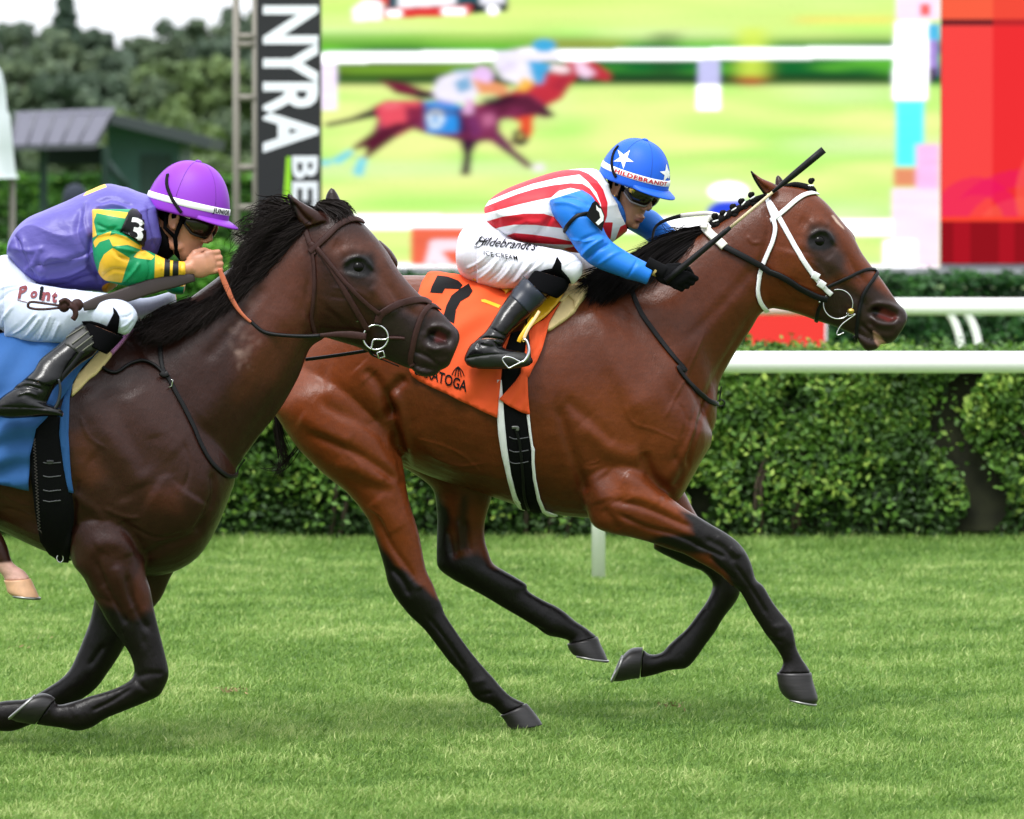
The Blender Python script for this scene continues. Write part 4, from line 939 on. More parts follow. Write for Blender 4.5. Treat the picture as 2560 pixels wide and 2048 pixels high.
# red board below the second rail
a, c = P(1868, 789, 42.8), P(2062, 853, 42.8)
v, f = box(a.x, c.x, 42.8, 42.84, c.z-.15, a.z); o = mesh_obj('signboard', v, f, mat('red_board_paint', srgb(226, 40, 36), rough=.5), smooth=False)
tag(o, 'plain red board hanging under the second white rail', 'board')
bm = bmesh.new(); bm.from_mesh(o.data); bmesh.ops.bevel(bm, geom=bm.edges, offset=.006, segments=2, affect='EDGES'); bm.to_mesh(o.data); bm.free()
v, f = box(c.x-.02, c.x+.02, 42.85, 42.9, 0, z2-.04); mesh_obj('post', v, f, MT['white'], o)
# ---- video screen: the picture is worked out on a fine grid of coloured screen pixels
YS = 50.0
sx0, sx1 = P(803, 0, YS).x, P(2352, 0, YS).x; sz0, sz1 = P(0, 670, YS).z, P(0, -160, YS).z
gw, gh = 620, 332
PX, PY = np.meshgrid(np.linspace(803, 2352, gw), np.linspace(-160, 670, gh)); pts = np.stack([PX.ravel(), PY.ravel()], 1)
img = np.zeros((gw*gh, 3))
def sc_(r, g_, b_): return np.array(srgb(r, g_, b_)[:3])
def blurimg(a, sx, sy):
    a = a.reshape(gh, gw, 3)
    for ax, s in ((1, sx), (0, sy)):
        if s <= 0: continue
        k = np.exp(-np.arange(-int(3*s)-1, int(3*s)+2)**2/(2*s*s)); k /= k.sum()
        pad = [(0, 0)]*3; pad[ax] = (len(k)//2,)*2; ap = np.pad(a, pad, mode='edge')
        a = sum(k[i]*(ap[:, i:i+gw] if ax == 1 else ap[i:i+gh]) for i in range(len(k)))
    return a.reshape(-1, 3)
def fill(poly, col, al=1.0):
    poly = np.array(poly, float); lo, hi = poly.min(0), poly.max(0)
    k = np.where((pts[:, 0] >= lo[0]) & (pts[:, 0] <= hi[0]) & (pts[:, 1] >= lo[1]) & (pts[:, 1] <= hi[1]))[0]
    k = k[inside(pts[k], poly)]; img[k] = img[k]*(1-al)+np.array(col)*al
def rect(x0, y0, x1, y1, col, al=1.0, slope=0):
    fill([(x0, y0), (x1, y0+slope), (x1, y1+slope), (x0, y1)], col, al)
nz = vnoise(PX.ravel()/200+7, PY.ravel()/30+7, 1.0, 41); nz2 = vnoise(PX.ravel()/420+7, PY.ravel()/60+7, 1.0, 42); nz3 = vnoise(PX.ravel()/90+7, PY.ravel()/14+7, 1.0, 43)
ylw, grn, pale = sc_(242, 252, 158), sc_(188, 243, 122), sc_(253, 255, 214)
mixv = np.clip((nz*.5+nz2*.45+nz3*.3-.6)*2.1+.45, 0, 1)[:, None]
img[:] = ylw*(1-mixv)+grn*mixv; pk = np.clip(nz2*2.2-1.3, 0, 1)[:, None]*.6; img[:] = img*(1-pk)+pale*pk
rect(803, -160, 2352, 70, sc_(225, 250, 130), .5)
# hedge band in the broadcast
hb = (PY.ravel() > 82) & (PY.ravel() < 212); hv = np.clip(nz3*.7+nz*.6-.15, 0, 1)[:, None]
hv = np.clip((hv-.3)*2.2+.3, 0, 1); hc = sc_(110, 205, 62)*(1-hv)+sc_(22, 104, 48)*hv; top = np.clip((PY.ravel()-82)/30, 0, 1)[:, None]
img[hb] = (img*(1-top)+hc*top)[hb]
rect(803, 82, 1350, 120, sc_(130, 200, 60), .5); rect(803, 150, 1400, 195, sc_(130, 120, 40), .5); rect(1340, 100, 1560, 125, sc_(170, 150, 70), .6)
rect(803, 186, 2240, 212, sc_(30, 44, 34), .8); rect(1630, 80, 1700, 200, sc_(40, 70, 40), .5)
rect(1845, 70, 1915, 200, sc_(225, 245, 90), .8); rect(1850, 190, 1905, 216, sc_(190, 60, 50), .8); rect(1990, 40, 2240, 60, sc_(255, 225, 110), .6)
img = blurimg(img, 7, 1.6)
# broadcast horses and riders
def mp(c, *p): return c(*p)
pur, drk, rd = sc_(150, 58, 92), sc_(46, 24, 44), sc_(205, 60, 84)
fill(mp(M_, (1080, 600), (1350, 470), (1490, 400), (1560, 340), (1660, 350), (1790, 440), (1780, 490), (1700, 470), (1590, 450), (1500, 590), (1400, 640), (1300, 740), (1200, 720)), sc_(196, 52, 66))
fill(mp(M_, (1250, 660), (1330, 640), (1320, 800), (1270, 870), (1200, 860), (1240, 780)), sc_(235, 80, 50)); fill(mp(M_, (1210, 780), (1270, 780), (1300, 850), (1250, 880), (1190, 850)), drk)
fill(mp(M_, (400, 480), (560, 500), (680, 540), (900, 560), (900, 600), (640, 590), (500, 560)), sc_(120, 30, 60)); fill(mp(M_, (600, 540), (800, 560), (800, 600), (640, 590)), drk)
fill(mp(M_, (360, 640), (440, 600), (640, 600), (720, 610), (900, 640), (1080, 600), (1180, 570), (1300, 560), (1380, 610), (1460, 690), (1400, 710), (1330, 690), (1240, 700), (1130, 720), (1110, 830), (1150, 870), (1320, 990), (1290, 1010), (1120, 880), (1040, 830), (990, 850), (950, 900), (940, 1040), (890, 1040), (920, 860), (820, 820), (700, 800), (600, 760), (480, 840), (340, 940), (310, 950), (330, 880), (240, 900), (360, 790), (390, 720)), pur)
fill(mp(M_, (1000, 620), (1180, 570), (1300, 570), (1400, 650), (1440, 690), (1300, 690), (1100, 700)), sc_(96, 36, 60)); fill(mp(M_, (880, 640), (930, 660), (960, 840), (1060, 830), (950, 880), (940, 1040), (890, 1040), (920, 860), (800, 820), (690, 800), (860, 800)), drk)
fill(mp(M_, (380, 640), (440, 605), (640, 605), (660, 680), (560, 740), (420, 760)), sc_(232, 84, 100)); fill(mp(M_, (960, 680), (1080, 660), (1100, 780), (1000, 800)), sc_(190, 90, 140))
fill(mp(M_, (560, 640), (900, 650), (1120, 640), (1130, 800), (1060, 850), (900, 850), (760, 820), (640, 790), (560, 760)), sc_(120, 44, 80), .75); fill(mp(M_, (880, 840), (1000, 840), (960, 920), (945, 1050), (890, 1050), (910, 940)), sc_(60, 26, 56)); fill(mp(M_, (1090, 780), (1140, 800), (1220, 900), (1320, 985), (1300, 1012), (1200, 940), (1100, 870)), sc_(120, 50, 90))
fill(mp(M_, (70, 740), (240, 700), (380, 640), (380, 700), (240, 730), (90, 760)), drk); fill(mp(M_, (240, 880), (360, 790), (500, 740), (620, 730), (600, 770), (480, 840), (330, 950), (320, 880), (250, 900)), sc_(90, 30, 50))
for q in (((110, 960), (230, 890), (250, 920), (160, 985)), ((240, 1040), (280, 940), (330, 950), (300, 1060)), ((50, 960), (110, 955), (110, 990), (50, 990))): fill(mp(M_, *q), sc_(120, 215, 235))
fill(mp(M_, (670, 610), (780, 600), (900, 630), (870, 800), (690, 800)), sc_(50, 150, 235)); fill(mp(M_, (690, 690), (720, 650), (780, 660), (790, 720), (760, 770), (710, 770)), sc_(235, 250, 255)); fill(mp(M_, (725, 680), (750, 680), (755, 740), (725, 745)), sc_(60, 150, 230))
fill(mp(M_, (720, 540), (760, 470), (860, 430), (960, 415), (1000, 540), (960, 620), (840, 610), (740, 590)), sc_(245, 240, 255)); fill(mp(M_, (850, 490), (940, 450), (960, 530), (880, 560)), sc_(130, 180, 220)); fill(mp(M_, (950, 460), (1060, 480), (1180, 520), (1160, 570), (1000, 560)), sc_(240, 160, 110)); fill(mp(M_, (960, 430), (1000, 395), (1060, 400), (1090, 450), (1060, 500), (960, 470)), sc_(240, 200, 250)); fill(mp(M_, (930, 590), (970, 600), (960, 680), (900, 680)), sc_(235, 180, 225))
fill(mp(M_, (1080, 380), (1160, 310), (1300, 280), (1360, 300), (1380, 420), (1330, 480), (1280, 520), (1140, 470)), sc_(250, 245, 255)); fill(mp(M_, (1290, 360), (1350, 360), (1440, 390), (1400, 440), (1380, 500), (1330, 500)), sc_(70, 170, 225)); fill(mp(M_, (1430, 380), (1540, 400), (1550, 440), (1430, 430)), sc_(255, 235, 240)); fill(mp(M_, (1260, 460), (1340, 490), (1280, 545), (1220, 540)), sc_(250, 190, 80))
fill(mp(M_, *ell(1390, 275, 68, 40)), sc_(70, 175, 225)); fill(mp(M_, (1350, 300), (1410, 300), (1400, 345), (1355, 340)), sc_(235, 60, 110)); fill(mp(M_, (1570, 370), (1620, 370), (1700, 440), (1640, 470), (1590, 440)), sc_(250, 215, 240)); fill(mp(M_, (1320, 990), (1380, 975), (1400, 1020), (1330, 1030)), sc_(250, 240, 250))
for q, c_, a_ in ((((640, 620), (900, 660), (920, 700), (660, 690)), sc_(90, 34, 60), .45), (((1000, 590), (1180, 560), (1250, 580), (1100, 640)), sc_(30, 16, 36), .7), (((920, 700), (980, 690), (1020, 800), (960, 830)), sc_(110, 50, 110), .6), (((560, 640), (680, 640), (670, 720), (580, 750)), sc_(120, 30, 60), .6), (((420, 620), (520, 612), (540, 640), (430, 660)), sc_(255, 130, 140), .6), (((1020, 690), (1090, 680), (1100, 740), (1030, 760)), sc_(220, 130, 170), .6), (((1100, 720), (1200, 640), (1290, 650), (1180, 720)), sc_(140, 50, 90), .6), (((1380, 620), (1460, 690), (1440, 705), (1370, 690)), sc_(50, 26, 46), .8), (((1420, 520), (1500, 450), (1560, 400), (1520, 560)), sc_(150, 40, 60), .5), (((850, 420), (960, 415), (960, 440), (860, 450)), sc_(150, 190, 240), .6), (((1100, 400), (1200, 360), (1240, 400), (1140, 440)), sc_(220, 205, 240), .6), (((1180, 300), (1300, 280), (1300, 300), (1190, 330)), sc_(235, 190, 220), .6), (((740, 600), (860, 610), (850, 625), (750, 618)), sc_(190, 150, 230), .6), (((1110, 830), (1150, 870), (1320, 990), (1300, 1000), (1130, 885)), sc_(70, 40, 70), .6), (((500, 800), (600, 755), (610, 775), (500, 830)), sc_(200, 80, 100), .6), (((1240, 790), (1262, 800), (1255, 840), (1232, 830)), sc_(240, 230, 120), .8), (((860, 650), (880, 640), (920, 780), (880, 800)), sc_(30, 30, 90), .8)): fill(mp(M_, *q), c_, a_)
img = blurimg(img, 1.7, 1.3)
# rails, posts, race graphics
W_ = np.array([1.8, 1.8, 1.85])
fill([(803, 131), (2242, 116), (2242, 144), (803, 157)], W_); fill([(1235, 128), (1400, 126), (1400, 152), (1235, 154)], sc_(245, 240, 255)); fill(mp(M_, *ell(1390, 275, 66, 38)), sc_(70, 175, 225)); rect(803, 157, 843, 275, sc_(240, 225, 250)*1.2)
rect(1745, 150, 1800, 212, sc_(200, 200, 245)); rect(1742, 212, 1800, 276, W_)
fill([(803, 534), (2352, 550), (2352, 590), (803, 572)], W_); fill([(803, 658), (2352, 664), (2352, 672), (803, 672)], W_)
fill([(2240, -160), (2352, -160), (2352, 50), (2240, 50)], sc_(250, 225, 250)*1.1); fill([(2238, 55), (2325, 55), (2318, 250), (2232, 250)], W_)
rect(2240, 250, 2310, 415, sc_(90, 240, 245)*1.15); rect(2235, 420, 2300, 466, sc_(235, 150, 110)); rect(2290, 360, 2352, 620, sc_(248, 190, 235)*1.1); rect(2230, 470, 2352, 670, sc_(255, 225, 245)*1.1); rect(2210, 600, 2290, 672, W_); rect(2318, 60, 2352, 100, sc_(80, 190, 235)); rect(2320, 100, 2345, 190, sc_(170, 140, 220)); rect(2322, 170, 2340, 205, sc_(50, 30, 60)); rect(2300, 10, 2325, 40, sc_(240, 90, 80))
fill(ell(1821, 478, 50, 24), W_); fill(ell(1830, 530, 62, 30), sc_(50, 80, 235)); fill(ell(1821, 476, 46, 22), W_)
rect(1028, 568, 1170, 664, sc_(240, 110, 80)); fill([(1075, 600), (1170, 598), (1170, 625), (1100, 628), (1130, 660), (1060, 662), (1070, 628)], sc_(255, 235, 245)); rect(1300, 570, 1420, 664, sc_(245, 150, 100)); rect(1380, 610, 1450, 664, sc_(255, 215, 220))
fill([(960, -60), (1275, -60), (1268, 22), (960, 45)], sc_(40, 84, 96)); fill([(880, 22), (910, -2), (950, -2), (960, 20), (955, 52), (882, 54)], sc_(255, 245, 250)*1.2); fill([(880, -10), (920, -60), (965, -60), (970, 20), (950, 0)], sc_(235, 70, 60)); fill([(960, 22), (1180, 12), (1175, 38), (960, 46)], sc_(230, 60, 60)); fill([(1180, 8), (1270, 0), (1268, 28), (1180, 34)], sc_(26, 40, 44))
fill([(995, -60), (1140, -60), (1140, 12), (995, 20)], sc_(250, 250, 255)*1.1); fill([(1200, -60), (1262, -60), (1262, 8), (1200, 12)], sc_(240, 240, 250)*1.1); fill(ell(1232, 24, 16, 12), W_); rect(968, 25, 1005, 42, W_, .9, 0); rect(1105, 20, 1165, 37, W_, .9, 0)
img = blurimg(img, 2.2, 1.6); img *= (1+.10*(nz3-.5)+.08*(np.random.default_rng(2).uniform(0, 1, len(img))-.5))[:, None]
gxs, gzs = np.linspace(sx0, sx1, gw), np.linspace(sz1, sz0, gh); GX, GZ = np.meshgrid(gxs, gzs)
gi = np.arange(gw*gh).reshape(gh, gw); ff_ = np.stack([gi[:-1, :-1], gi[1:, :-1], gi[1:, 1:], gi[:-1, 1:]], -1).reshape(-1, 4)
screen = thing('video_screen', 'giant outdoor video screen showing the race behind the horses', 'video screen', ((sx0+sx1)/2, YS, 0))
o = mesh_obj('picture', np.stack([GX.ravel(), np.full(gw*gh, YS), GZ.ravel()], 1), ff_, emis('screen_light', (1, 1, 1, 1), EM*1.08, 'col'), screen, label='bright blurry race broadcast with galloping horses'); vcol(o, img)
# red side panel
rx1 = P(3000, 0, YS).x; gw2, gh2 = 200, 200
PX2, PY2 = np.meshgrid(np.linspace(2352, 3000, gw2), np.linspace(-160, 665, gh2)); x_, y_ = PX2.ravel(), PY2.ravel()
c2 = np.tile(sc_(246, 52, 56), (gw2*gh2, 1)); 
def m2(mask, col, al=1.0): c2[mask] = c2[mask]*(1-al)+np.array(col)*al
m2(y_ < 50, sc_(255, 100, 70)); m2((y_ > 48) & (y_ < 66), sc_(120, 40, 44)); m2((x_ > 2352) & (x_ < 2480) & (y_ > 66), sc_(255, 78, 74), .8); m2(x_ > 2482, sc_(240, 46, 50), .5)
for i, (cx, cy, r) in enumerate(((2560, 640, 190), (2560, 640, 120), (2440, 560, 90), (2760, 500, 200))):
    dd = np.hypot(x_-cx, y_-cy); m2((np.abs(dd-r) < 22) & (y_ > 66), sc_(240, 20, 100) if i % 2 == 0 else sc_(255, 100, 80), .55)
m2(y_ > 556, sc_(150, 20, 30)); m2((y_ > 548) & (y_ < 560), sc_(255, 70, 50)); m2((y_ > 560) & (np.sin(x_/18) > .4), sc_(190, 24, 40), .6)
o = mesh_obj('side_panel', np.stack([sx1+.006+(rx1-sx1)*(x_-2352)/648, np.full(gw2*gh2, YS-.01), sz1+(sz0+.04-sz1)*(y_+160)/825], 1), np.stack([(q := np.arange(gw2*gh2).reshape(gh2, gw2))[:-1, :-1], q[1:, :-1], q[1:, 1:], q[:-1, 1:]], -1).reshape(-1, 4), emis('side_panel_light', (1, 1, 1, 1), EM, 'col'), screen, label='glowing red graphic panel beside the picture'); vcol(o, c2)
v, f = join([box(sx0-.02, rx1, YS+.02, YS+.5, sz0, sz1), box(sx0-.02, rx1, YS-.06, YS+.5, sz0-.055, sz0-.004)]); mesh_obj('frame', v, f, mat('screen_frame', srgb(150, 152, 160), rough=.5), screen, smooth=False)
sm_ = mat('screen_legs', srgb(60, 62, 66), rough=.6)
for x in (sx0+.5, 0, sx1-.5): v, f = box(x, x+.3, YS+.1, YS+.4, 0, sz0-.056); mesh_obj('support', v, f, sm_, screen, smooth=False)
# banner column with lettering
YBn = 48.6
bx0, bx1 = P(640, 0, YBn).x, P(801, 0, YBn).x
ban = thing('banner', 'tall black banner with big sideways white letters, left of the screen', 'banner', ((bx0+bx1)/2, YBn, 0))
v, f = box(bx0, bx1, YBn, YBn+.3, .6, P(0, -160, YBn).z); mesh_obj('banner_panel', v, f, mat('banner_black', srgb(30, 31, 36), rough=.5, var=.06), ban, smooth=False)
def flat_text(s, o, ux, uy, Y, mt, parent, thick=.012, **kw):
    vv, ff2 = text2d(s, maxlen=.4, **kw); Wd = vv[:, 0].max(); out = []
    for a_, b_ in vv:
        t = a_/Wd; u_ = b_/.72; out.append(np.array(P(o[0]+ux[0]*t+uy[0]*u_, o[1]+ux[1]*t+uy[1]*u_, Y-.004)))
    return mesh_obj('lettering', out, [tuple(q) for q in ff2], mt, parent, smooth=False)
bw = mat('banner_white', srgb(236, 240, 248), rough=.5)
flat_text('NYRA', (664, 14), (0, 368), (132, 0), YBn, bw, ban, bold=.035, space=1.0)
flat_text('BETS', (733, 390), (0, 235), (62, 0), YBn, bw, ban, bold=.03, space=1.05)
v = [np.array(P(*p, YBn-.006)) for p in ((716, 392), (727, 392), (729, 630), (700, 630))]; mesh_obj('green_slash', v, [(0, 3, 2, 1)], mat('banner_green', srgb(150, 215, 40), rough=.5), ban, smooth=False)
# lattice tower left of the banner
YT = 47.6
tw = thing('lattice_tower', 'grey metal lattice tower standing just left of the black banner', 'tower', (P(610, 0, YT).x, YT, 0))
tg = mat('galvanised_steel', srgb(126, 121, 112), rough=.6, metal=.1)
for px, r in ((590, 9), (636, 6)):
    x = P(px, 0, YT).x; v, f = tube3([(x, YT, 0), (x, YT, P(0, -160, YT).z)], r*.00335, 10); mesh_obj('upright', v, f, tg, tw)
for py in (-60, 92, 112, 245, 420, 520, 600):
    z = P(0, py, YT).z; v, f = tube3([(P(590, 0, YT).x, YT, z), (P(638, 0, YT).x, YT, z)], .03, 8); mesh_obj('rung', v, f, tg, tw)
# green hut with an open shelter
YH = 84.
hut = thing('hut', 'dark green hut with a grey metal roof and open shelter on its left', 'hut', (P(300, 0, YH).x, YH, 0))
hg = mat('hut_green', srgb(44, 82, 78), rough=.6, var=.1, vscale=4); hd = mat('hut_dark_green', srgb(24, 52, 46), rough=.7); rm = mat('ribbed_metal_roof', srgb(92, 92, 104), rough=.7, spec=.2)
def pz(px, py, y): return np.array(P(px, py, y))
def slab(q, th, name, mt, par):
    q = [np.array(a, float) for a in q]; n = np.cross(q[1]-q[0], q[2]-q[0]); n /= np.linalg.norm(n)
    v = q + [a-n*th for a in q]; return mesh_obj(name, v, [(0, 1, 2, 3), (7, 6, 5, 4), (0, 4, 5, 1), (1, 5, 6, 2), (2, 6, 7, 3), (3, 7, 4, 0)], mt, par, smooth=False)
# main walls
x0, x1, zt = P(268, 0, YH).x, P(448, 0, YH).x, P(0, 330, YH).z
v = [(x0, YH, 0), (x1, YH, 0), (x1, YH, P(0, 330, YH).z), (x0, YH, P(0, 290, YH).z), (x0, YH+3, 0), (x1, YH+3, 0), (x1, YH+3, P(0, 330, YH).z), (x0, YH+3, P(0, 290, YH).z)]
mesh_obj('wall', v, [(0, 1, 2, 3), (1, 5, 6, 2), (5, 4, 7, 6), (4, 0, 3, 7), (3, 2, 6, 7)], hg, hut, smooth=False)
slab([pz(280, 283, YH-.5), pz(530, 345, YH-.5), (P(530, 0, YH-.5).x, YH+3.4, P(0, 345, YH-.5).z), (P(280, 0, YH-.5).x, YH+3.4, P(0, 283, YH-.5).z)], .16, 'roof', mat('hut_roof_felt', srgb(52, 60, 62), rough=.8), hut)
for (a, b_) in ((350, 400), (405, 428)):
    v, f = box(P(a, 0, YH).x, P(b_, 0, YH).x, YH-.04, YH-.003, .3, P(0, 388, YH).z); d_ = mesh_obj('door', v, f, hd, hut, smooth=False)
# shelter roof: bright ribbed slope toward the camera
ra = slab([pz(26, 362, YH-2.2), pz(238, 358, YH-2.2), pz(278, 284, YH), pz(42, 290, YH)], .08, 'shelter_roof', rm, hut)
rbm = mat('roof_rib', srgb(62, 62, 74), rough=.5)
for i in range(6):
    t = i/5; a_ = pz(26+212*t, 361-3*t, YH-2.2); b_ = pz(42+236*t, 290-6*t, YH); v, f = tube3([a_+[0, 0, .01], b_+[0, 0, .01]], .018, 6); mesh_obj('roof_rib', v, f, rbm, hut)
slab([pz(42, 290, YH-.02), pz(280, 282, YH-.02), pz(288, 270, YH+.3), pz(36, 280, YH+.3)], .05, 'ridge_cap', rm, hut)
v, f = box(P(95, 0, YH).x, P(288, 0, YH).x, YH+.2, YH+2.8, P(0, 410, YH).z, P(0, 366, YH).z); mesh_obj('shelter_fascia', v, f, mat('shelter_inside', srgb(16, 30, 30), rough=.9), hut, smooth=False)
for px in (108, 262): v, f = box(P(px-9, 0, YH-1.6).x, P(px+9, 0, YH-1.6).x, YH-1.7, YH-1.5, 0, P(0, 366, YH-1.6).z); mesh_obj('shelter_post', v, f, hd, hut, smooth=False)
v, f = tube3([pz(262, 400, YH-1.5), pz(320, 470, YH-1.5)], .06, 6); mesh_obj('brace', v, f, hd, hut)
# white tent peak at the left edge
YW = 56.; cx = P(-78, 0, YW).x; prof = [(60, 4), (110, 30), (160, 66), (184, 79), (219, 87), (276, 91), (288, 98), (368, 105), (433, 111), (446, 118)]
vs, fs = [], []; n = 32
for (py, r) in prof:
    z = P(0, py, YW).z; rr = r*YW/FPX
    for j in range(n):
        t_ = 2*math.pi*j/n; q = rr*(1+.04*math.cos(8*t_)); vs.append((cx+q*math.cos(t_), YW+q*math.sin(t_), z))
for i in range(len(prof)-1):
    for j in range(n): k = (j+1) % n; fs.append((i*n+j, (i+1)*n+j, (i+1)*n+k, i*n+k))
tent = thing('tent', 'white peaked tent canopy cut off by the left edge', 'tent', (cx, YW, 0))
mesh_obj('canopy', vs, fs, mat('tent_fabric', srgb(214, 222, 226), rough=.7), tent)
for s in (-1, 1): v, f = tube3([(cx+s*.42, YW, 0), (cx+s*.42, YW, P(0, 447, YW).z)], .03, 8); mesh_obj('tent_pole', v, f, tg, tent)
# dark bundled figure under the shelter
YPn = 60.5; pc = P(188, 470, YPn)
pr = [ellipsoid((pc.x, YPn, pc.z-.12), (.14, .13, .17), n=16, m=10), ellipsoid((pc.x-.02, YPn, pc.z-.52), (.25, .18, .36), n=16, m=10), ellipsoid((pc.x-.05, YPn, pc.z-1.2), (.2, .16, .6), n=16, m=10), ellipsoid((pc.x-.2, YPn-.15, pc.z-.6), (.1, .16, .2), n=12, m=8)]
for s in (-1, 1): pr.append(tube3([(pc.x+s*.1, YPn, pc.z-1.2), (pc.x+s*.11, YPn, .0)], [.09, .06], 10))
fig = remesh(pr, .025, 3, 'person'); fig.data.materials.append(mat('dark_navy_coat', srgb(24, 34, 50), rough=.8)); tag(fig, 'person in a dark navy coat standing by the shelter, behind the left rider', 'person')
v, f = ellipsoid((pc.x-.2, YPn-.2, pc.z-.36), (.05, .05, .06)); mesh_obj('hand', v, f, MT['skin'], fig)
# ---- trees on the slope behind
hill = []
hxs = np.linspace(-120, 120, 60); hys = np.array([150, 200, 240, 270, 300, 340, 420])
hz = np.array([0, .3, 1., 2., 3., 4., 4.5])
for j, yv in enumerate(hys):
    for xv in hxs: hill.append((xv, yv, hz[j]+.4*math.sin(xv*.07+j)*min(1, j*.4)-.3*(j == 0)))
fh = [(j*60+i, j*60+i+1, (j+1)*60+i+1, (j+1)*60+i) for j in range(6) for i in range(59)]
h_ = mesh_obj('hill', hill, fh, mat('hill_grass', srgb(70, 92, 52), rough=1, var=.3, vscale=.2)); tag(h_, kind='structure')
def tree(px, top, Y, w, kind, label, seed, n=8500):
    if Y > 255 and kind < 3: top -= 16
    g = np.random.default_rng(seed); b_ = P(px, 500, Y); zt = P(px, top, Y).z; zb = max(0, (Y-170)*.02)
    wm = w*1.3*Y/FPX; H_t = zt-zb
    t = thing('broadleaf_tree' if kind < 3 else 'conifer_tree', label, 'tree', (b_.x, Y, zb), 'trees on the far slope')
    tk = [tube3([(b_.x, Y, zb-.5), (b_.x+.1, Y, zb+H_t*.35), (b_.x-.1, Y, zb+H_t*.8)], [.28, .2, .06], 8)]
    cl = []
    m = 64
    for i in range(m):
        if kind < 3:
            a_ = g.uniform(0, 6.28); h = g.uniform(.05, .88); rr = wm*.5*(1-((h-.4)/.62)**2)**.5*g.uniform(.1, 1)
            c = np.array([b_.x+rr*math.cos(a_), Y+rr*math.sin(a_)*.8, zb+H_t*h]); r = wm*g.uniform(.085, .16)
        else:
            h = (i+1)/m; a_ = i*2.4; rr = wm*.5*(1-h)*.8; c = np.array([b_.x+rr*math.cos(a_), Y+rr*math.sin(a_), zb+H_t*(.1+.88*h)]); r = wm*(.2*(1-h)+.05)
        cl.append((c, r))
        if i % 3 == 0: tk.append(tube3([(b_.x, Y, zb+H_t*.3), tuple(c)], [.1, .03], 5))
    v, f = join(tk); mesh_obj('trunk', v, f, mat('bark', srgb(70, 62, 54), rough=.9), t)
    P_, N_2, sh = [], [], []
    for c, r in cl:
        k = int(n/m); d = g.normal(0, 1, (k, 3)); d /= np.linalg.norm(d, axis=1)[:, None]; q = c+d*r*g.uniform(.55, 1.08, (k, 1))*np.array([1, 1, .8]); P_.append(q); N_2.append(d); sh.append(np.full(k, g.uniform(-.15, .15)))
    P_ = np.concatenate(P_); N_2 = np.concatenate(N_2); v, f = leafcloud(P_, N_2, .4, .5, .7, seed)
    pal = [(srgb(56, 73, 54), srgb(92, 110, 80), srgb(126, 140, 104)), (srgb(52, 68, 55), srgb(80, 99, 79), srgb(110, 127, 99)), (srgb(62, 80, 48), srgb(100, 122, 72), srgb(136, 155, 92)), (srgb(48, 66, 56), srgb(74, 96, 80), srgb(100, 122, 100))][kind]  # leaves greyed and lightened: distance haze painted into their colour
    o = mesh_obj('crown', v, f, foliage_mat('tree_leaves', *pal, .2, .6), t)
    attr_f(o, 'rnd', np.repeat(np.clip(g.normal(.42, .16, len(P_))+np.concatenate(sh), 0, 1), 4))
tr_ = [(20, 30, 300, 210, 1, 'grey green tree at the far left edge of the skyline'), (165, -90, 330, 120, 3, 'tall dark conifer poking above the skyline at the left'), (110, 52, 290, 180, 0, 'broad rounded tree left of the tall conifer'), (235, 52, 300, 150, 1, 'dull green tree just right of the tall conifer'),
       (330, 72, 280, 150, 0, 'rounded tree under the lowest dip in the skyline'), (420, 28, 310, 170, 1, 'tree forming the second rise of the skyline'), (510, 14, 290, 190, 0, 'tall full tree left of the lattice tower'), (620, -10, 300, 190, 1, 'tree seen through the lattice tower'), (700, -20, 290, 200, 0, 'tree partly behind the black banner'),
       (60, 120, 240, 240, 0, 'wide middle row tree above the tent'), (190, 150, 230, 220, 1, 'dark middle row tree above the hut roof'), (310, 160, 235, 210, 0, 'middle row tree behind the hut ridge'), (430, 130, 240, 220, 2, 'olive green tree in the middle of the slope'), (540, 120, 235, 200, 2, 'yellowish tree beside the lattice tower'), (650, 130, 240, 200, 0, 'middle row tree behind the banner edge'),
       (30, 250, 190, 180, 1, 'low tree beside the tent'), (140, 265, 180, 190, 0, 'low tree behind the shelter roof'), (300, 255, 185, 170, 2, 'low tree just above the hut roof'), (420, 245, 180, 190, 2, 'light green bushy tree right of the hut roof'), (500, 290, 150, 190, 2, 'bright bushy tree at the right end of the hut'), (580, 250, 175, 190, 0, 'low tree behind the tower foot'), (-60, 100, 260, 240, 0, 'tree cut off by the left edge'),
       (170, 90, 270, 230, 0, 'broad tree filling the gap under the tall conifer'), (300, 110, 265, 220, 1, 'broad tree under the dip in the skyline'), (450, 80, 275, 230, 0, 'broad tree under the second rise of the skyline'), (560, 60, 270, 220, 1, 'broad tree just behind the lattice tower'),
       (460, 380, 110, 200, 2, 'low bush beside the hut wall'), (600, 380, 115, 170, 2, 'low bush behind the tower base'), (60, 385, 110, 160, 0, 'low bush seen under the shelter')]
for i, (px, tp, Y, w_, k, lab) in enumerate(tr_): tree(px, tp, Y, w_, k, lab, 100+i)
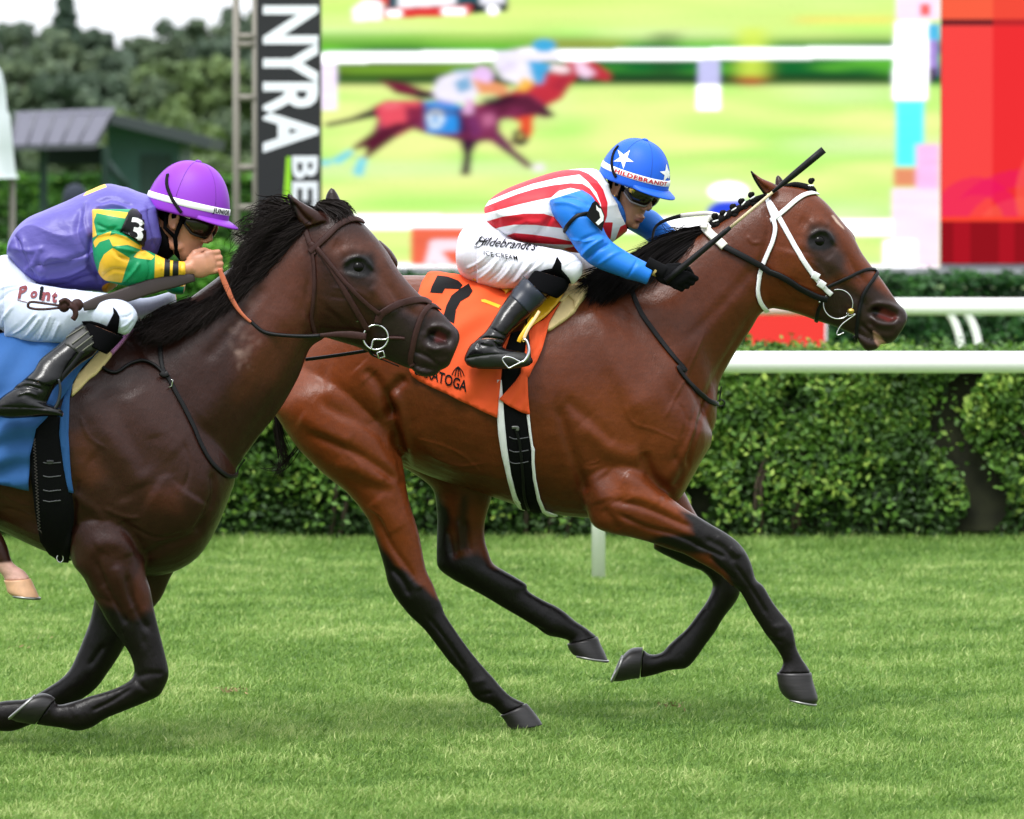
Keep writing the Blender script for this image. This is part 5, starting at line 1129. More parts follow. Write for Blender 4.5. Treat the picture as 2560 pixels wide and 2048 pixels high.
# ------------------------------------------------------------------ tack
def ribbon3(pxs, width, thick=.004, nrm=(0, -1, 0), sub=5, wc=None):
    """free strap through (px,py,Y) points, flat side facing nrm"""
    pts = [P(*p) for p in (spline(pxs, sub) if sub > 1 else pxs)]; m = len(pts); vs, fs = [], []
    for i in range(m):
        d = (pts[min(i+1, m-1)]-pts[max(i-1, 0)]).normalized(); nn = Vector(nrm)
        s = d.cross(nn).normalized(); n = s.cross(d).normalized()
        hw = width/2*(np.interp(i/(m-1), np.linspace(0, 1, len(wc)), wc) if wc else 1)
        for a, b in ((-1, -.5), (-1, .5), (-.7, 1), (.7, 1), (1, .5), (1, -.5)): vs.append(np.array(pts[i]+s*hw*a+n*thick*b))
    for i in range(m-1):
        for j in range(6): k = (j+1) % 6; fs.append((i*6+j, i*6+k, (i+1)*6+k, (i+1)*6+j))
    fs.append(tuple(range(6))); fs.append(tuple((m-1)*6+j for j in range(6))[::-1]); return vs, fs
def mk(name, vf, m, parent, label=None, smooth=True):
    if len(vf) == 4:
        mk(name, vf[2:], m, parent, label, smooth); vf = vf[:2]
    vs, fs = vf
    o = mesh_obj(name, vs, fs, MT[m] if isinstance(m, str) else m, parent, smooth, label)
    bm = bmesh.new(); bm.from_mesh(o.data); bmesh.ops.recalc_face_normals(bm, faces=bm.faces); bm.to_mesh(o.data); bm.free(); return o
def sharp(o, ang=40):
    try: o.data.set_sharp_from_angle(angle=R(ang))
    except Exception: pass
    return o
def ringp(c, Y, r, rad, tilt=0, n=40, sx=1.0, mir=None):
    p = P(*c, Y); pts = [p+Vector((sx*r*math.cos(t), tilt*r*math.cos(t), r*math.sin(t))) for t in np.linspace(0, 2*math.pi, n)]
    return tube3(pts, rad, 8, False)
# ---- bay: white bridle
HY = lambda tr, p, off=0., Yc=YB: hit(tr, p[0], p[1], off, Yc)[0]
bb = thing('bridle', 'white racing bridle with black noseband and reins on the leading horse', 'bridle', HY(bayT, E_(1072, 600)), 'racing bridles')
mk('cheekpiece', strap(bayT, E_((690, 385), (760, 500), (850, 662), (940, 820), (1030, 950), (1110, 1045), (1165, 1098)), .0175, mirror=True, Yc=YB), 'white_strap', bb)
mk('headpiece', strap(bayT, E_((668, 340), (690, 420), (712, 480), (732, 530)), .015, mirror=True, Yc=YB), 'white_strap', bb)
mk('browband', strap(bayT, E_((705, 530), (760, 490), (830, 430), (900, 370), (960, 335), (1020, 322), (1062, 330)), .0165, off=.005, mirror=True, Yc=YB), 'white_strap', bb)
mk('throatlatch', strap(bayT, E_((728, 530), (738, 600), (715, 700), (672, 800), (630, 900), (600, 990), (594, 1080), (618, 1160), (672, 1222)), .0155, off=.006, mirror=True, Yc=YB), 'white_strap', bb)
for p, q, w_ in (((1020, 940), (1065, 965), .026), ((1065, 1000), (1110, 1030), .026)):
    mk('keeper', strap(bayT, E_(p, ((p[0]+q[0])/2, (p[1]+q[1])/2), q), w_, off=.008, thick=.005, Yc=YB), 'white_strap', bb)
o = mk('noseband', strap(bayT, E_((1135, 1040), (1200, 1010), (1300, 965), (1390, 922), (1460, 905), (1520, 915), (1535, 930)), .0115, off=.003, thick=.004, mirror=True, Yc=YB), 'leather_black', bb)
mk('flash_strap', strap(bayT, E_((1530, 912), (1480, 990), (1420, 1080), (1388, 1170), (1370, 1270), (1360, 1370), (1362, 1435)), .0125, off=.005, thick=.004, mirror=True, Yc=YB), 'leather_black', bb)
mk('chin_strap', strap(bayT, E_((1100, 1150), (1065, 1220), (1052, 1300)), .013, off=.004, mirror=True, Yc=YB), 'leather_black', bb)
rp = HY(bayT, E_(1215, 1170)); Yr = rp.y-.012
mk('bit_ring', ringp(E_(1217, 1172), Yr, .0515, .0021), 'steel', bb)
mk('bit_ring', ringp(E_(1217, 1172), 2*YB-Yr, .0515, .0021), 'steel', bb)
mk('bit_arm', tubep([(*E_(p), Yr-.004) for p in ((1282, 1240), (1300, 1262), (1350, 1250), (1250, 1325), (1212, 1385), (1215, 1412), (1262, 1390))], .0022), 'steel', bb)
mk('bit_stopper', ellipsoid(P(*E_(1315, 1225), Yr-.006), (.013, .012, .0105), n=16, m=10), 'brass', bb)
mk('rein_buckle', ellipsoid(P(*E_(1075, 1155), Yr-.01), (.004, .003, .004), n=10, m=6), 'steel', bb)
mk('rein', strap(bayT, E_((1130, 1130), (1060, 1110), (960, 1060), (800, 965), (640, 888), (500, 815), (400, 765), (335, 732)), .0215, off=.012, thick=.006, Yc=YB), 'leather_black', bb)
mk('rein', strap(bayT, E_((345, 738), (300, 695), (245, 650), (200, 600), (182, 560)), .030, off=.012, thick=.008, Yc=YB), 'rubber_white', bb, label='cream rubber grip of the rein over the neck')
mk('rein', ribbon3([(*X_(1075, 1350), YB-.06), (*X_(1085, 1270), YB-.035), (*X_(1130, 1225), YB-.01), (*X_(1200, 1222), YB+.03)], .022, .006), 'rubber_white', bb, label='cream rubber grip crossing the crest')
mk('rein', ribbon3([(*X_(1330, 1200), YB+.035), (*X_(1250, 1170), YB+.04), (*X_(1100, 1150), YB+.05), (*X_(920, 1165), YB+.06), (*X_(765, 1185), YB+.07)], .0155, .006), 'rubber_white', bb, label='cream rubber grip of the far rein')
mk('rein', ribbon3([(*X_(768, 1185), YB+.07), (*X_(650, 1215), YB+.07), (*X_(520, 1262), YB+.06), (*X_(430, 1330), YB+.05), (*X_(392, 1430), YB+.03), (*X_(385, 1560), YB), (*X_(410, 1700), YB-.02)], .0125, .005, wc=[1.2, 1, .8, .7, .7]), 'leather_black', bb)
# neck strap (breast collar)
bc = thing('breast_strap', 'plain black neck strap with a small buckle on the bay horse', 'strap', HY(bayT, D_(1480, 1480)), 'neck straps')
mk('strap', strap(bayT, list(D_((1285, 1130), (1310, 1200), (1360, 1310), (1430, 1410), (1510, 1520), (1580, 1610), (1650, 1690))) + list(I_((1060, 50), (1120, 140), (1200, 215), (1270, 275), (1325, 300))), .0165, off=.006, mirror=True, Yc=YB), 'leather_black', bc)
mk('strap', strap(bayT, I_((1345, 175), (1352, 230), (1340, 285)), .012, off=.010, Yc=YB), 'leather_black', bc)
q = HY(bayT, I_(1325, 290), .015); mk('buckle', tube3([q+Vector((.013*math.cos(t), -.006, .011*math.sin(t))) for t in np.linspace(0, 6.283, 16)], .0022, 6, False), 'leather_black', bc)
# saddle cloth (number 7)
cl7 = thing('saddle_cloth', 'orange racing saddle cloth with a black number 7', 'saddle cloth', HY(bayT, V(1000, 720)), 'numbered saddle cloths')
def wr(fr, ph, amp, ang, seed=0):
    ca_, sa_ = math.cos(ang), math.sin(ang)
    return lambda p: amp*np.sin((p[:, 0]*ca_+p[:, 1]*sa_)/fr+ph+1.3*np.sin((p[:, 1]*ca_-p[:, 0]*sa_)/(fr*4)))
main7 = list(C_((1330, 742), (1262, 790), (1222, 850), (1200, 920), (1180, 1050), (1160, 1250), (1145, 1420))) + list(H_((1165, 110), (1210, 145), (1290, 182), (1400, 230), (1520, 290), (1650, 350), (1735, 386), (1745, 250), (1765, 60))) + \
        list(Q_((760, 1200), (860, 900), (1000, 600), (1150, 250), (1300, -80))) + list(V((1180, 596), (1100, 592), (1020, 585), (960, 572)))
f7 = wr(9, 0, .0028, .9)
cloth7 = mk('cloth', patch(bayT, main7, .013, YB, 9, .004, True, 3, fn=lambda p: f7(p)+.0045*np.sin(p[:, 1]/27+p[:, 0]/19+1.5*np.sin(p[:, 0]/70))), 'orange', cl7)
flap7 = list(Q_((1600, 535), (1500, 700), (1430, 820), (1395, 960), (1320, 1220), (1250, 1380), (1170, 1520), (1115, 1640))) + list(H_((1935, 110), (1940, 240), (1953, 366), (1900, 352), (1820, 312), (1744, 262), (1790, 215), (1850, 150), (1890, 95))) + list(Q_((1000, 1480), (1050, 1300), (1075, 1100), (1110, 960), (1180, 880), (1350, 770), (1500, 640)))
flap_o = mk('front_flap', patch(bayT, flap7, .020, YB, 8, .004, True, 2, fn=wr(5, 1, .0035, .35)), 'orange', cl7)
cl7T = bvh(cloth7)
mk('number', patch(cl7T, C_((1280, 895), (1292, 855), (1330, 780), (1400, 788), (1470, 815), (1500, 845), (1482, 872), (1380, 868), (1362, 900)), .0015, YB, 7), 'black_print', cl7)
mk('number', patch(cl7T, C_((1540, 835), (1568, 885), (1545, 920), (1485, 955), (1455, 1010), (1443, 1105), (1368, 1062), (1390, 985), (1425, 915), (1480, 872)), .0015, YB, 7), 'black_print', cl7)
mk('yellow_tab', patch(cl7T, Q_((385, 430), (440, 425), (690, 520), (655, 562), (480, 490), (392, 462)), .002, YB, 6), 'yellow_leather', cl7)
v, f = text_on(cl7T, 'SARATOGA', H_(1175, 92), (H_(1525, 215)[0]-H_(1175, 92)[0], H_(1525, 215)[1]-H_(1175, 92)[1]), (4, -27), .003, YB, bold=.02, maxlen=.2)
mk('printed_word', (v, f), 'black_print', cl7)
pr = []
for a, b in ((1428, 102), (1448, 110), (1470, 114), (1490, 114), (1510, 108)):
    pr.append(strap(cl7T, H_((1470, 45), ((1470+a)/2+(a-1470)*.12, (45+b)/2-4), (a, b)), .0032, off=.002, thick=.001, Yc=YB))
mk('tent_emblem', join(pr), 'black_print', cl7)
# girth and saddle (bay)
sad7 = thing('saddle', 'yellow racing saddle with a cream pad and black girth on the bay', 'saddle', HY(bayT, V(1120, 640)), 'racing saddles')
mk('girth', patch(bayT, list(Q_((720, 1480), (760, 1200), (860, 950), (1100, 900), (1075, 1200), (1000, 1500))) + list(H_((1880, 100), (1900, 250), (1932, 366), (1942, 480), (1962, 600), (1978, 780), (2005, 920), (2042, 1015), (1960, 1012), (1905, 990), (1860, 880), (1825, 740), (1798, 560), (1780, 380), (1765, 130))), .008, YB, 9, .004, True, 2), 'girth', sad7)
mk('girth_lining', patch(bayT, H_((1732, 135), (1762, 135), (1775, 300), (1782, 400), (1802, 590), (1832, 780), (1868, 900), (1922, 998), (1890, 992), (1845, 930), (1805, 800), (1765, 640), (1742, 500), (1730, 350)), .011, YB, 7, .004, True, 1), 'white_strap', sad7)
mk('girth_lining', patch(bayT, H_((1930, 366), (1950, 366), (1962, 480), (1975, 570), (1986, 595), (1985, 680), (1996, 790), (2025, 920), (2060, 1000), (2145, 1034), (2090, 1044), (2040, 1010), (2005, 930), (1975, 790), (1966, 690), (1964, 600), (1945, 480)), .011, YB, 6, .003, True, 1), 'white_strap', sad7)
for yy_ in (515, 600, 675): mk('stitching', strap(bayT, H_((1815, yy_-4), (1850, yy_+10), (1900, yy_+6), (1945, yy_-2)), .003, off=.013, thick=.001, Yc=YB), mat('grey_thread', srgb(90, 90, 95), rough=.7), sad7)
mk('girth_strap', strap(bayT, H_((1855, 450), (1885, 560), (1905, 740), (1920, 900), (1950, 990)), .010, off=.013, thick=.002, Yc=YB), 'leather_black', sad7)
mk('buckle', strap(bayT, H_((1832, 450), (1870, 450), (1868, 470)), .010, off=.014, thick=.002, Yc=YB), mat('dull_metal', srgb(120, 120, 120), rough=.4, metal=.7), sad7)
mk('pad', patch(bayT, Q_((1760, 290), (1850, 268), (1960, 262), (2045, 300), (2020, 370), (1900, 520), (1830, 640), (1650, 780), (1500, 880), (1405, 935), (1430, 830), (1520, 680), (1600, 545), (1680, 440)), .020, YB, 6, .03, True, 2), 'cream', sad7)
mk('pad_fold', patch(bayT, Q_((1760, 290), (1850, 268), (1960, 262), (2045, 300), (2020, 370), (1900, 540), (1835, 640), (1815, 520), (1740, 440), (1700, 470), (1660, 530), (1585, 530), (1680, 400)), .027, YB, 6, .004, True, 2), 'cream', sad7)
mk('flap', patch(bayT, Q_((1770, 265), (1620, 350), (1450, 440), (1330, 550), (1180, 700), (1060, 850), (1000, 970), (960, 1080), (1010, 1100), (1100, 960), (1180, 880), (1350, 770), (1540, 590), (1660, 430), (1740, 330)), .030, YB, 7, .006, True, 2), 'yellow_leather', sad7)
mk('seat', patch(bayT, Q_((250, 195), (450, 205), (700, 230), (900, 230), (1100, 150), (1300, 50), (1500, 30), (1700, 150), (1770, 265), (1500, 400), (1200, 420), (900, 330), (820, 360), (755, 420), (740, 370), (640, 300), (450, 240)), .024, YB, 9, .008, True, 3), 'yellow_leather', sad7)
YS7 = 19.60
mk('stirrup_leather', ribbon3([(*Q_(1280, 610), YS7+.05), (*Q_(1200, 740), YS7+.02), (*Q_(1100, 900), YS7), (*Q_(1045, 1030), YS7-.01)], .011, .003), mat('pale_stirrup_leather', srgb(222, 180, 130), rough=.5), sad7)
mk('stirrup_leather', ribbon3([(*Q_(1200, 720), YS7+.06), (*Q_(1080, 880), YS7+.03), (*Q_(1000, 1000), YS7+.02), (*Q_(965, 1080), YS7+.02)], .014, .003), 'yellow_leather', sad7)
stir = mk('stirrup', tubep([(*Q_(p), YS7-.02-.02*i/6) for i, p in enumerate(((1045, 1035), (1085, 1060), (1115, 1140), (1122, 1230), (1098, 1310), (1050, 1370), (1000, 1392)))], [.004, .005, .006, .006, .005, .0035], 10), 'steel', sad7)
mk('tread', tubep([(*Q_(p), YS7-.045) for p in ((1000, 1392), (960, 1372), (880, 1330), (800, 1308), (740, 1318), (715, 1350), (740, 1400), (790, 1460), (820, 1480), (900, 1440), (1000, 1392))], .0028, 8), 'steel', stir)
mk('eye', ringp(Q_(1042, 1055), YS7-.02, .0042, .0016, n=14), 'brass', stir)
# ---- dark horse tack
db = thing('bridle', 'brown leather bridle with silver bit rings on the trailing dark horse', 'bridle', HY(darkT, C_(700, 700), 0, YD), 'racing bridles')
S2 = dict(mirror=True, Yc=YD)
mk('cheekpiece', strap(darkT, C_((470, 560), (530, 610), (600, 705), (680, 835), (750, 960), (810, 1060), (862, 1150)), .019, off=.004, **S2), 'leather_brown', db)
mk('noseband_strap', strap(darkT, C_((520, 590), (600, 690), (690, 800), (780, 900), (870, 985), (938, 1035)), .014, off=.008, **S2), 'leather_brown', db)
mk('headpiece', strap(darkT, C_((440, 470), (462, 540), (492, 610), (500, 640)), .018, off=.004, **S2), 'leather_brown', db)
mk('browband', strap(darkT, C_((470, 625), (520, 580), (590, 515), (650, 455), (710, 418), (770, 405), (820, 422)), .021, off=.006, thick=.004, **S2), 'leather_brown', db)
mk('throatlatch', strap(darkT, C_((488, 620), (500, 720), (500, 850), (488, 980), (482, 1080), (505, 1170)), .012, off=.005, **S2), 'leather_brown', db)
mk('noseband', strap(darkT, C_((925, 1100), (945, 1045), (1010, 1000), (1090, 965), (1170, 948), (1240, 950), (1282, 972)), .025, off=.005, thick=.004, **S2), 'leather_brown', db)
mk('flash_strap', strap(darkT, C_((1340, 1010), (1290, 985), (1245, 1020), (1208, 1090), (1180, 1180), (1160, 1280), (1150, 1350), (1165, 1392)), .0185, off=.005, thick=.003, **S2), 'leather_brown', db)
mk('chin_strap', strap(darkT, C_((860, 1240), (890, 1300), (950, 1330), (1000, 1370), (1075, 1385)), .010, off=.005, **S2), 'leather_black', db)
rp = HY(darkT, C_(915, 1195), 0, YD); Yr = rp.y-.014
mk('bit_ring', ringp(C_(914, 1195), Yr, .0415, .0032), 'steel', db); mk('bit_ring', ringp(C_(914, 1195), 2*YD-Yr, .0415, .0032), 'steel', db)
mk('bit_arm', tubep([(*C_(p), Yr-.005) for p in ((1000, 1195), (975, 1210), (905, 1210), (890, 1240), (885, 1275))], .003), 'steel', db)
mk('bit_bar', tubep([(*C_(p), Yr+.01) for p in ((1000, 1200), (1060, 1200), (1110, 1205))], .006), 'leather_brown', db)
for c, w_, h in (((805, 1062), .013, .016), ((950, 1312), .010, .016)):
    p = P(*C_(c), Yr-.004); pts_ = [p+Vector((w_*x-.003*z, 0, h*z*.6+.3*w_*x)) for x, z in ((-1, -1), (1, -1), (1, 1), (-1, 1), (-1, -1))]
    mk('buckle', tube3(pts_, .0026, 6), 'steel', db)
mk('rein', ribbon3([(*C_(p), Yr-.006+.04*(1-i/6)) for i, p in enumerate(((100, 1120), (250, 1172), (400, 1186), (540, 1182), (660, 1175), (760, 1180), (850, 1192)))], .011, .005, wc=[.9, .9, 1, 1.2, 1.8, 2.4, 2.2]), 'leather_brown', db)
mk('rein', tubep([(*B_(p), YD-.115-.02*i/6) for i, p in enumerate(((1685, 1190), (1720, 1225), (1770, 1262), (1840, 1282), (1960, 1293), (2080, 1296), (2156, 1292)))], .0065, 8), 'leather_black', db)
rr_ = [(1478, 840), (1500, 900), (1530, 970), (1565, 1050), (1610, 1120), (1655, 1170), (1690, 1200)]
mk('rein', ribbon3([(*B_(p), YD-.15+.03*i/6) for i, p in enumerate(rr_)], .017, .004, wc=[.7, 1.1, 1.1, .9, .7, .55, .5]), 'rubber_orange', db, label='orange rubber grip of the rein by the hand')
mk('rein', tubep([(*C_(p), YD+.12) for p in ((440, 1345), (560, 1330), (700, 1310), (840, 1288), (900, 1270))], .0062, 8), 'leather_black', db)
Yk = YD-.30
mk('rein', ribbon3([(*B_(p), YD-.16-.14*i/6) for i, p in enumerate(((1310, 900), (1180, 925), (1040, 955), (900, 1000), (780, 1040), (660, 1070), (560, 1100)))], .042, .004, wc=[.6, 1, 1.2, 1.2, 1.1, 1, .6]), mat('dark_rein_leather', srgb(50, 38, 38), rough=.5), db)
kn_ = [ellipsoid(P(*B_(432, 1093), Yk), (.020, .016, .021), n=18, m=12), ellipsoid(P(*B_(520, 1085), Yk), (.021, .016, .021), n=18, m=12), tubep([(*B_(p), Yk-.016) for p in ((470, 1090), (500, 1110), (510, 1150), (490, 1185))], .010, 10), tubep([(*B_(p), Yk-.012) for p in ((400, 1070), (440, 1050), (480, 1080), (520, 1120))], .008, 10)]
ko = remesh(kn_, .003, 2, 'rein_knot'); ko.data.materials.append(MT['leather_brown']); attach(ko, db)
mk('rein', ribbon3([(*B_(p), Yk) for p in ((400, 1090), (300, 1075), (215, 1065), (190, 1080), (200, 1105), (280, 1115), (400, 1105))], .009, .003, nrm=(0, -.6, .8)), 'leather_brown', db)
bd = thing('breast_strap', 'long dark neck strap with silver buckle and yoke on the dark horse', 'strap', HY(darkT, F_(1200, 260), 0, YD), 'neck straps')
mk('strap', strap(darkT, list(B_((1090, 1280), (1080, 1380), (1088, 1470), (1105, 1540))) + list(F_((1140, 130), (1180, 210), (1240, 320), (1300, 450), (1350, 570), (1420, 690), (1500, 765), (1560, 785), (1620, 745), (1652, 670))), .0145, off=.006, mirror=True, Yc=YD), 'leather_black', bd)
mk('strap', strap(darkT, B_((575, 1405), (640, 1450), (700, 1520), (780, 1545), (870, 1490), (960, 1468), (1050, 1500), (1110, 1560)), .0095, off=.008, thick=.006, Yc=YD), 'leather_black', bd)
mk('keeper', strap(darkT, F_((1085, 95), (1110, 105), (1135, 95)), .020, off=.012, thick=.005, Yc=YD), 'leather_black', bd)
p = HY(darkT, F_(1152, 165), .014, YD); mk('buckle', tube3([p+Vector(q) for q in ((-.010, 0, -.014), (.002, 0, -.008), (.006, 0, .012), (-.002, 0, .014))], .0022, 6), 'steel', bd)
cl3 = thing('saddle_cloth', 'plain blue racing saddle cloth on the dark horse', 'saddle cloth', HY(darkT, V(40, 800), 0, YD), 'numbered saddle cloths')
main3 = list(F_((-560, -420), (-600, 100), (-560, 480), (-400, 660), (-200, 745), (0, 812), (70, 832), (200, 868), (206, 640), (245, 470), (330, 380), (470, 200), (560, 60))) + list(R_((1540, 1230), (1700, 1000))) + list(V((260, 690), (120, 712), (0, 712), (-150, 680)))
c3 = mk('cloth', patch(darkT, main3, .024, YD, 10, .004, True, 3, fn=lambda p: .009*np.sin(p[:, 1]/10+(p[:, 0]/26)-(p[:, 0]/60)**2)*np.clip((p[:, 1]-940)/90, 0, 1)+.005*np.sin(p[:, 0]/15+p[:, 1]/34+np.sin(p[:, 1]/50))), 'blue_cloth', cl3)
mk('front_strip', patch(darkT, list(R_((1540, 1235), (1450, 1330), (1270, 1500), (1160, 1640), (1130, 1725))) + list(F_((470, 260), (460, 500), (472, 700), (488, 888), (458, 882), (425, 700), (398, 500), (410, 330), (455, 180), (520, 70))) + list(R_((1180, 1430), (1400, 1260))), .018, YD, 8, .005, True, 2, fn=wr(4, 0, .002, .1)), 'blue_cloth', cl3)
# cloth hem stitching
sad3 = thing('saddle', 'dark racing saddle with cream and pink pads on the dark horse', 'saddle', HY(darkT, V(150, 720), 0, YD), 'racing saddles')
g3 = mk('girth', patch(darkT, F_((250, 330), (238, 500), (206, 600), (215, 800), (240, 1000), (280, 1200), (340, 1285), (380, 1308), (430, 1345), (470, 1338), (492, 1200), (492, 1000), (482, 885), (445, 700), (402, 500), (395, 330)), .015, YD, 9, .006, True, 2), 'girth', sad3)
g3T = bvh(g3)
for yy_ in (690, 780, 875, 945): mk('stitching', strap(g3T, F_((290, yy_), (330, yy_+8), (370, yy_+4), (410, yy_)), .003, off=.002, thick=.001, Yc=YD), mat('grey_thread', srgb(95, 95, 100), rough=.7), sad3)
pth = [hit(g3T, *F_(228+38*i/60+9*(1 if i % 2 else -1), 520+640*i/60), .002, YD)[0] for i in range(61)]
mk('edge_pattern', tube3(pth, .0016, 5), mat('grey_rubber_pattern', srgb(96, 88, 88), rough=.6), sad3)
mk('buckle', strap(g3T, F_((315, 685), (340, 684), (360, 686)), .011, off=.003, thick=.002, Yc=YD), mat('dark_metal', srgb(70, 70, 74), rough=.4, metal=.7), sad3)
p = HY(darkT, F_(415, 1300), .02, YD); mk('buckle', tube3([p+Vector((.011*math.cos(t), 0, .014*math.sin(t))) for t in np.linspace(0, 6.283, 14)], .0028, 6, False), MT['steel'], sad3)
mk('pad', patch(darkT, list(R_((1560, 1225), (1640, 1235), (1718, 1308), (1600, 1460), (1480, 1590))) + list(F_((600, 135), (540, 200), (484, 252), (488, 185), (530, 105))) + list(R_((1330, 1480), (1450, 1340))), .018, YD, 6, .028, True, 2), 'cream', sad3)
mk('pad_edge', patch(darkT, R_((1560, 1222), (1640, 1180), (1800, 1070), (1910, 1010), (1990, 940), (2080, 850), (2130, 830), (2040, 960), (1900, 1120), (1718, 1310), (1650, 1235)), .022, YD, 6, .02, True, 2), 'pink', sad3)
mk('seat', patch(darkT, list(V((-60, 700), (60, 690), (200, 672), (290, 665), (300, 700), (200, 712), (60, 712), (-60, 712))), .03, YD, 9, .01, True, 3), 'leather_black', sad3)
st3 = mk('stirrup', tubep([(*F_(p), YD-.40) for p in ((395, 130), (405, 180), (402, 240), (385, 300), (350, 345), (300, 362), (240, 370))], [.004, .005, .006, .006, .005], 10), mat('dark_aluminium', srgb(66, 68, 72), rough=.35, metal=.8), sad3)
mk('stirrup_leather', ribbon3([(*F_(p), YD-.38) for p in ((560, -60), (500, 20), (440, 90), (398, 150))], .014, .004), 'leather_black', sad3)
# ------------------------------------------------------------------ riders
def shrink(secs, k=.84):
    out = []
    for s in secs:
        (ax, ay), (bx, by) = s[0], s[1]; mx, my = (ax+bx)/2, (ay+by)/2
        out.append(((mx+(ax-mx)*k, my+(ay-my)*k), (mx+(bx-mx)*k, my+(by-my)*k), s[2]*k) + tuple(s[3:]))
    return out
class Head:
    def __init__(s, c, yaw, pitch, roll=0, k=1.0):
        s.o = Vector(c); s.M = Matrix.Rotation(-yaw, 3, 'Z') @ Matrix.Rotation(pitch, 3, 'Y') @ Matrix.Rotation(roll, 3, 'X'); s.k = k
    def w(s, v): return s.o + s.M @ (Vector(v)*s.k)
    def tf(s, vf): return [np.array(s.w(v)) for v in vf[0]], vf[1]
def head_parts(H):
    rows = [(-.118, .070, .030, .022), (-.108, .084, .005, .036), (-.092, .088, -.015, .048), (-.072, .086, -.035, .055), (-.050, .086, -.055, .060), (-.025, .084, -.072, .065), (0, .080, -.085, .069), (.025, .078, -.094, .072), (.045, .086, -.100, .074), (.070, .086, -.102, .075), (.095, .072, -.092, .069), (.112, .045, -.065, .05), (.122, .01, -.03, .022)]
    rr = spline(rows, 3); vs, fs = [], []; n = 32
    for z, xf, xb, w_ in rr:
        cx = (xf+xb)/2; a = (xf-xb)/2
        for j in range(n):
            t = 2*math.pi*j/n; c, s_ = math.cos(t), math.sin(t); e = .86 if c > 0 else 1
            vs.append((cx+a*np.sign(c)*abs(c)**e, -w_*s_*(1-.10*max(0, c)), z))
    m = len(rr)
    for i in range(m-1):
        for j in range(n): k = (j+1) % n; fs.append((i*n+j, (i+1)*n+j, (i+1)*n+k, i*n+k))
    fs.append(tuple(range(n))); fs.append(tuple((m-1)*n+j for j in range(n))[::-1])
    out = [H.tf((vs, fs))]
    T = lambda pts, r: out.append(H.tf(tube3([Vector(p) for p in pts], r, 12)))
    T([(.078, 0, .035), (.090, 0, .012), (.102, 0, -.010), (.108, 0, -.022)], [.008, .009, .011, .010])       # nose bridge
    for s_ in (-1, 1):
        out.append(H.tf(ellipsoid((.094, s_*.011, -.026), (.011, .0085, .0085), n=12, m=8)))
        out.append(H.tf(ellipsoid((.060, s_*.040, -.012), (.022, .020, .016), n=14, m=8)))                  # cheekbone
        out.append(H.tf(ellipsoid((.076, s_*.030, .046), (.014, .022, .009), n=14, m=8)))                   # brow
        out.append(H.tf(ellipsoid((.015, s_*.050, -.075), (.035, .014, .022), n=14, m=8)))                  # jaw angle
        # ear
        ring = [(-.012+.017*math.cos(t)-.004*math.sin(t), s_*(.077+.006*math.sin(t*1.)), .002+.029*math.sin(t)+.0*t) for t in np.linspace(.3, 5.6, 14)]
        T(ring, .0052); out.append(H.tf(ellipsoid((-.008, s_*.074, .0), (.014, .004, .024), n=12, m=8))); out.append(H.tf(ellipsoid((-.001, s_*.077, -.022), (.006, .004, .009), n=10, m=6)))
    T([(.080, -.024, -.064), (.094, -.010, -.0605), (.0975, 0, -.061), (.094, .010, -.0605), (.080, .024, -.064)], [.003, .0055, .006, .0055, .003])   # lips
    T([(.080, -.022, -.071), (.092, -.010, -.075), (.095, 0, -.076), (.092, .010, -.075), (.080, .022, -.071)], [.003, .006, .0068, .006, .003])
    out.append(H.tf(ellipsoid((.078, 0, -.103), (.016, .020, .013), n=14, m=8)))
    return out
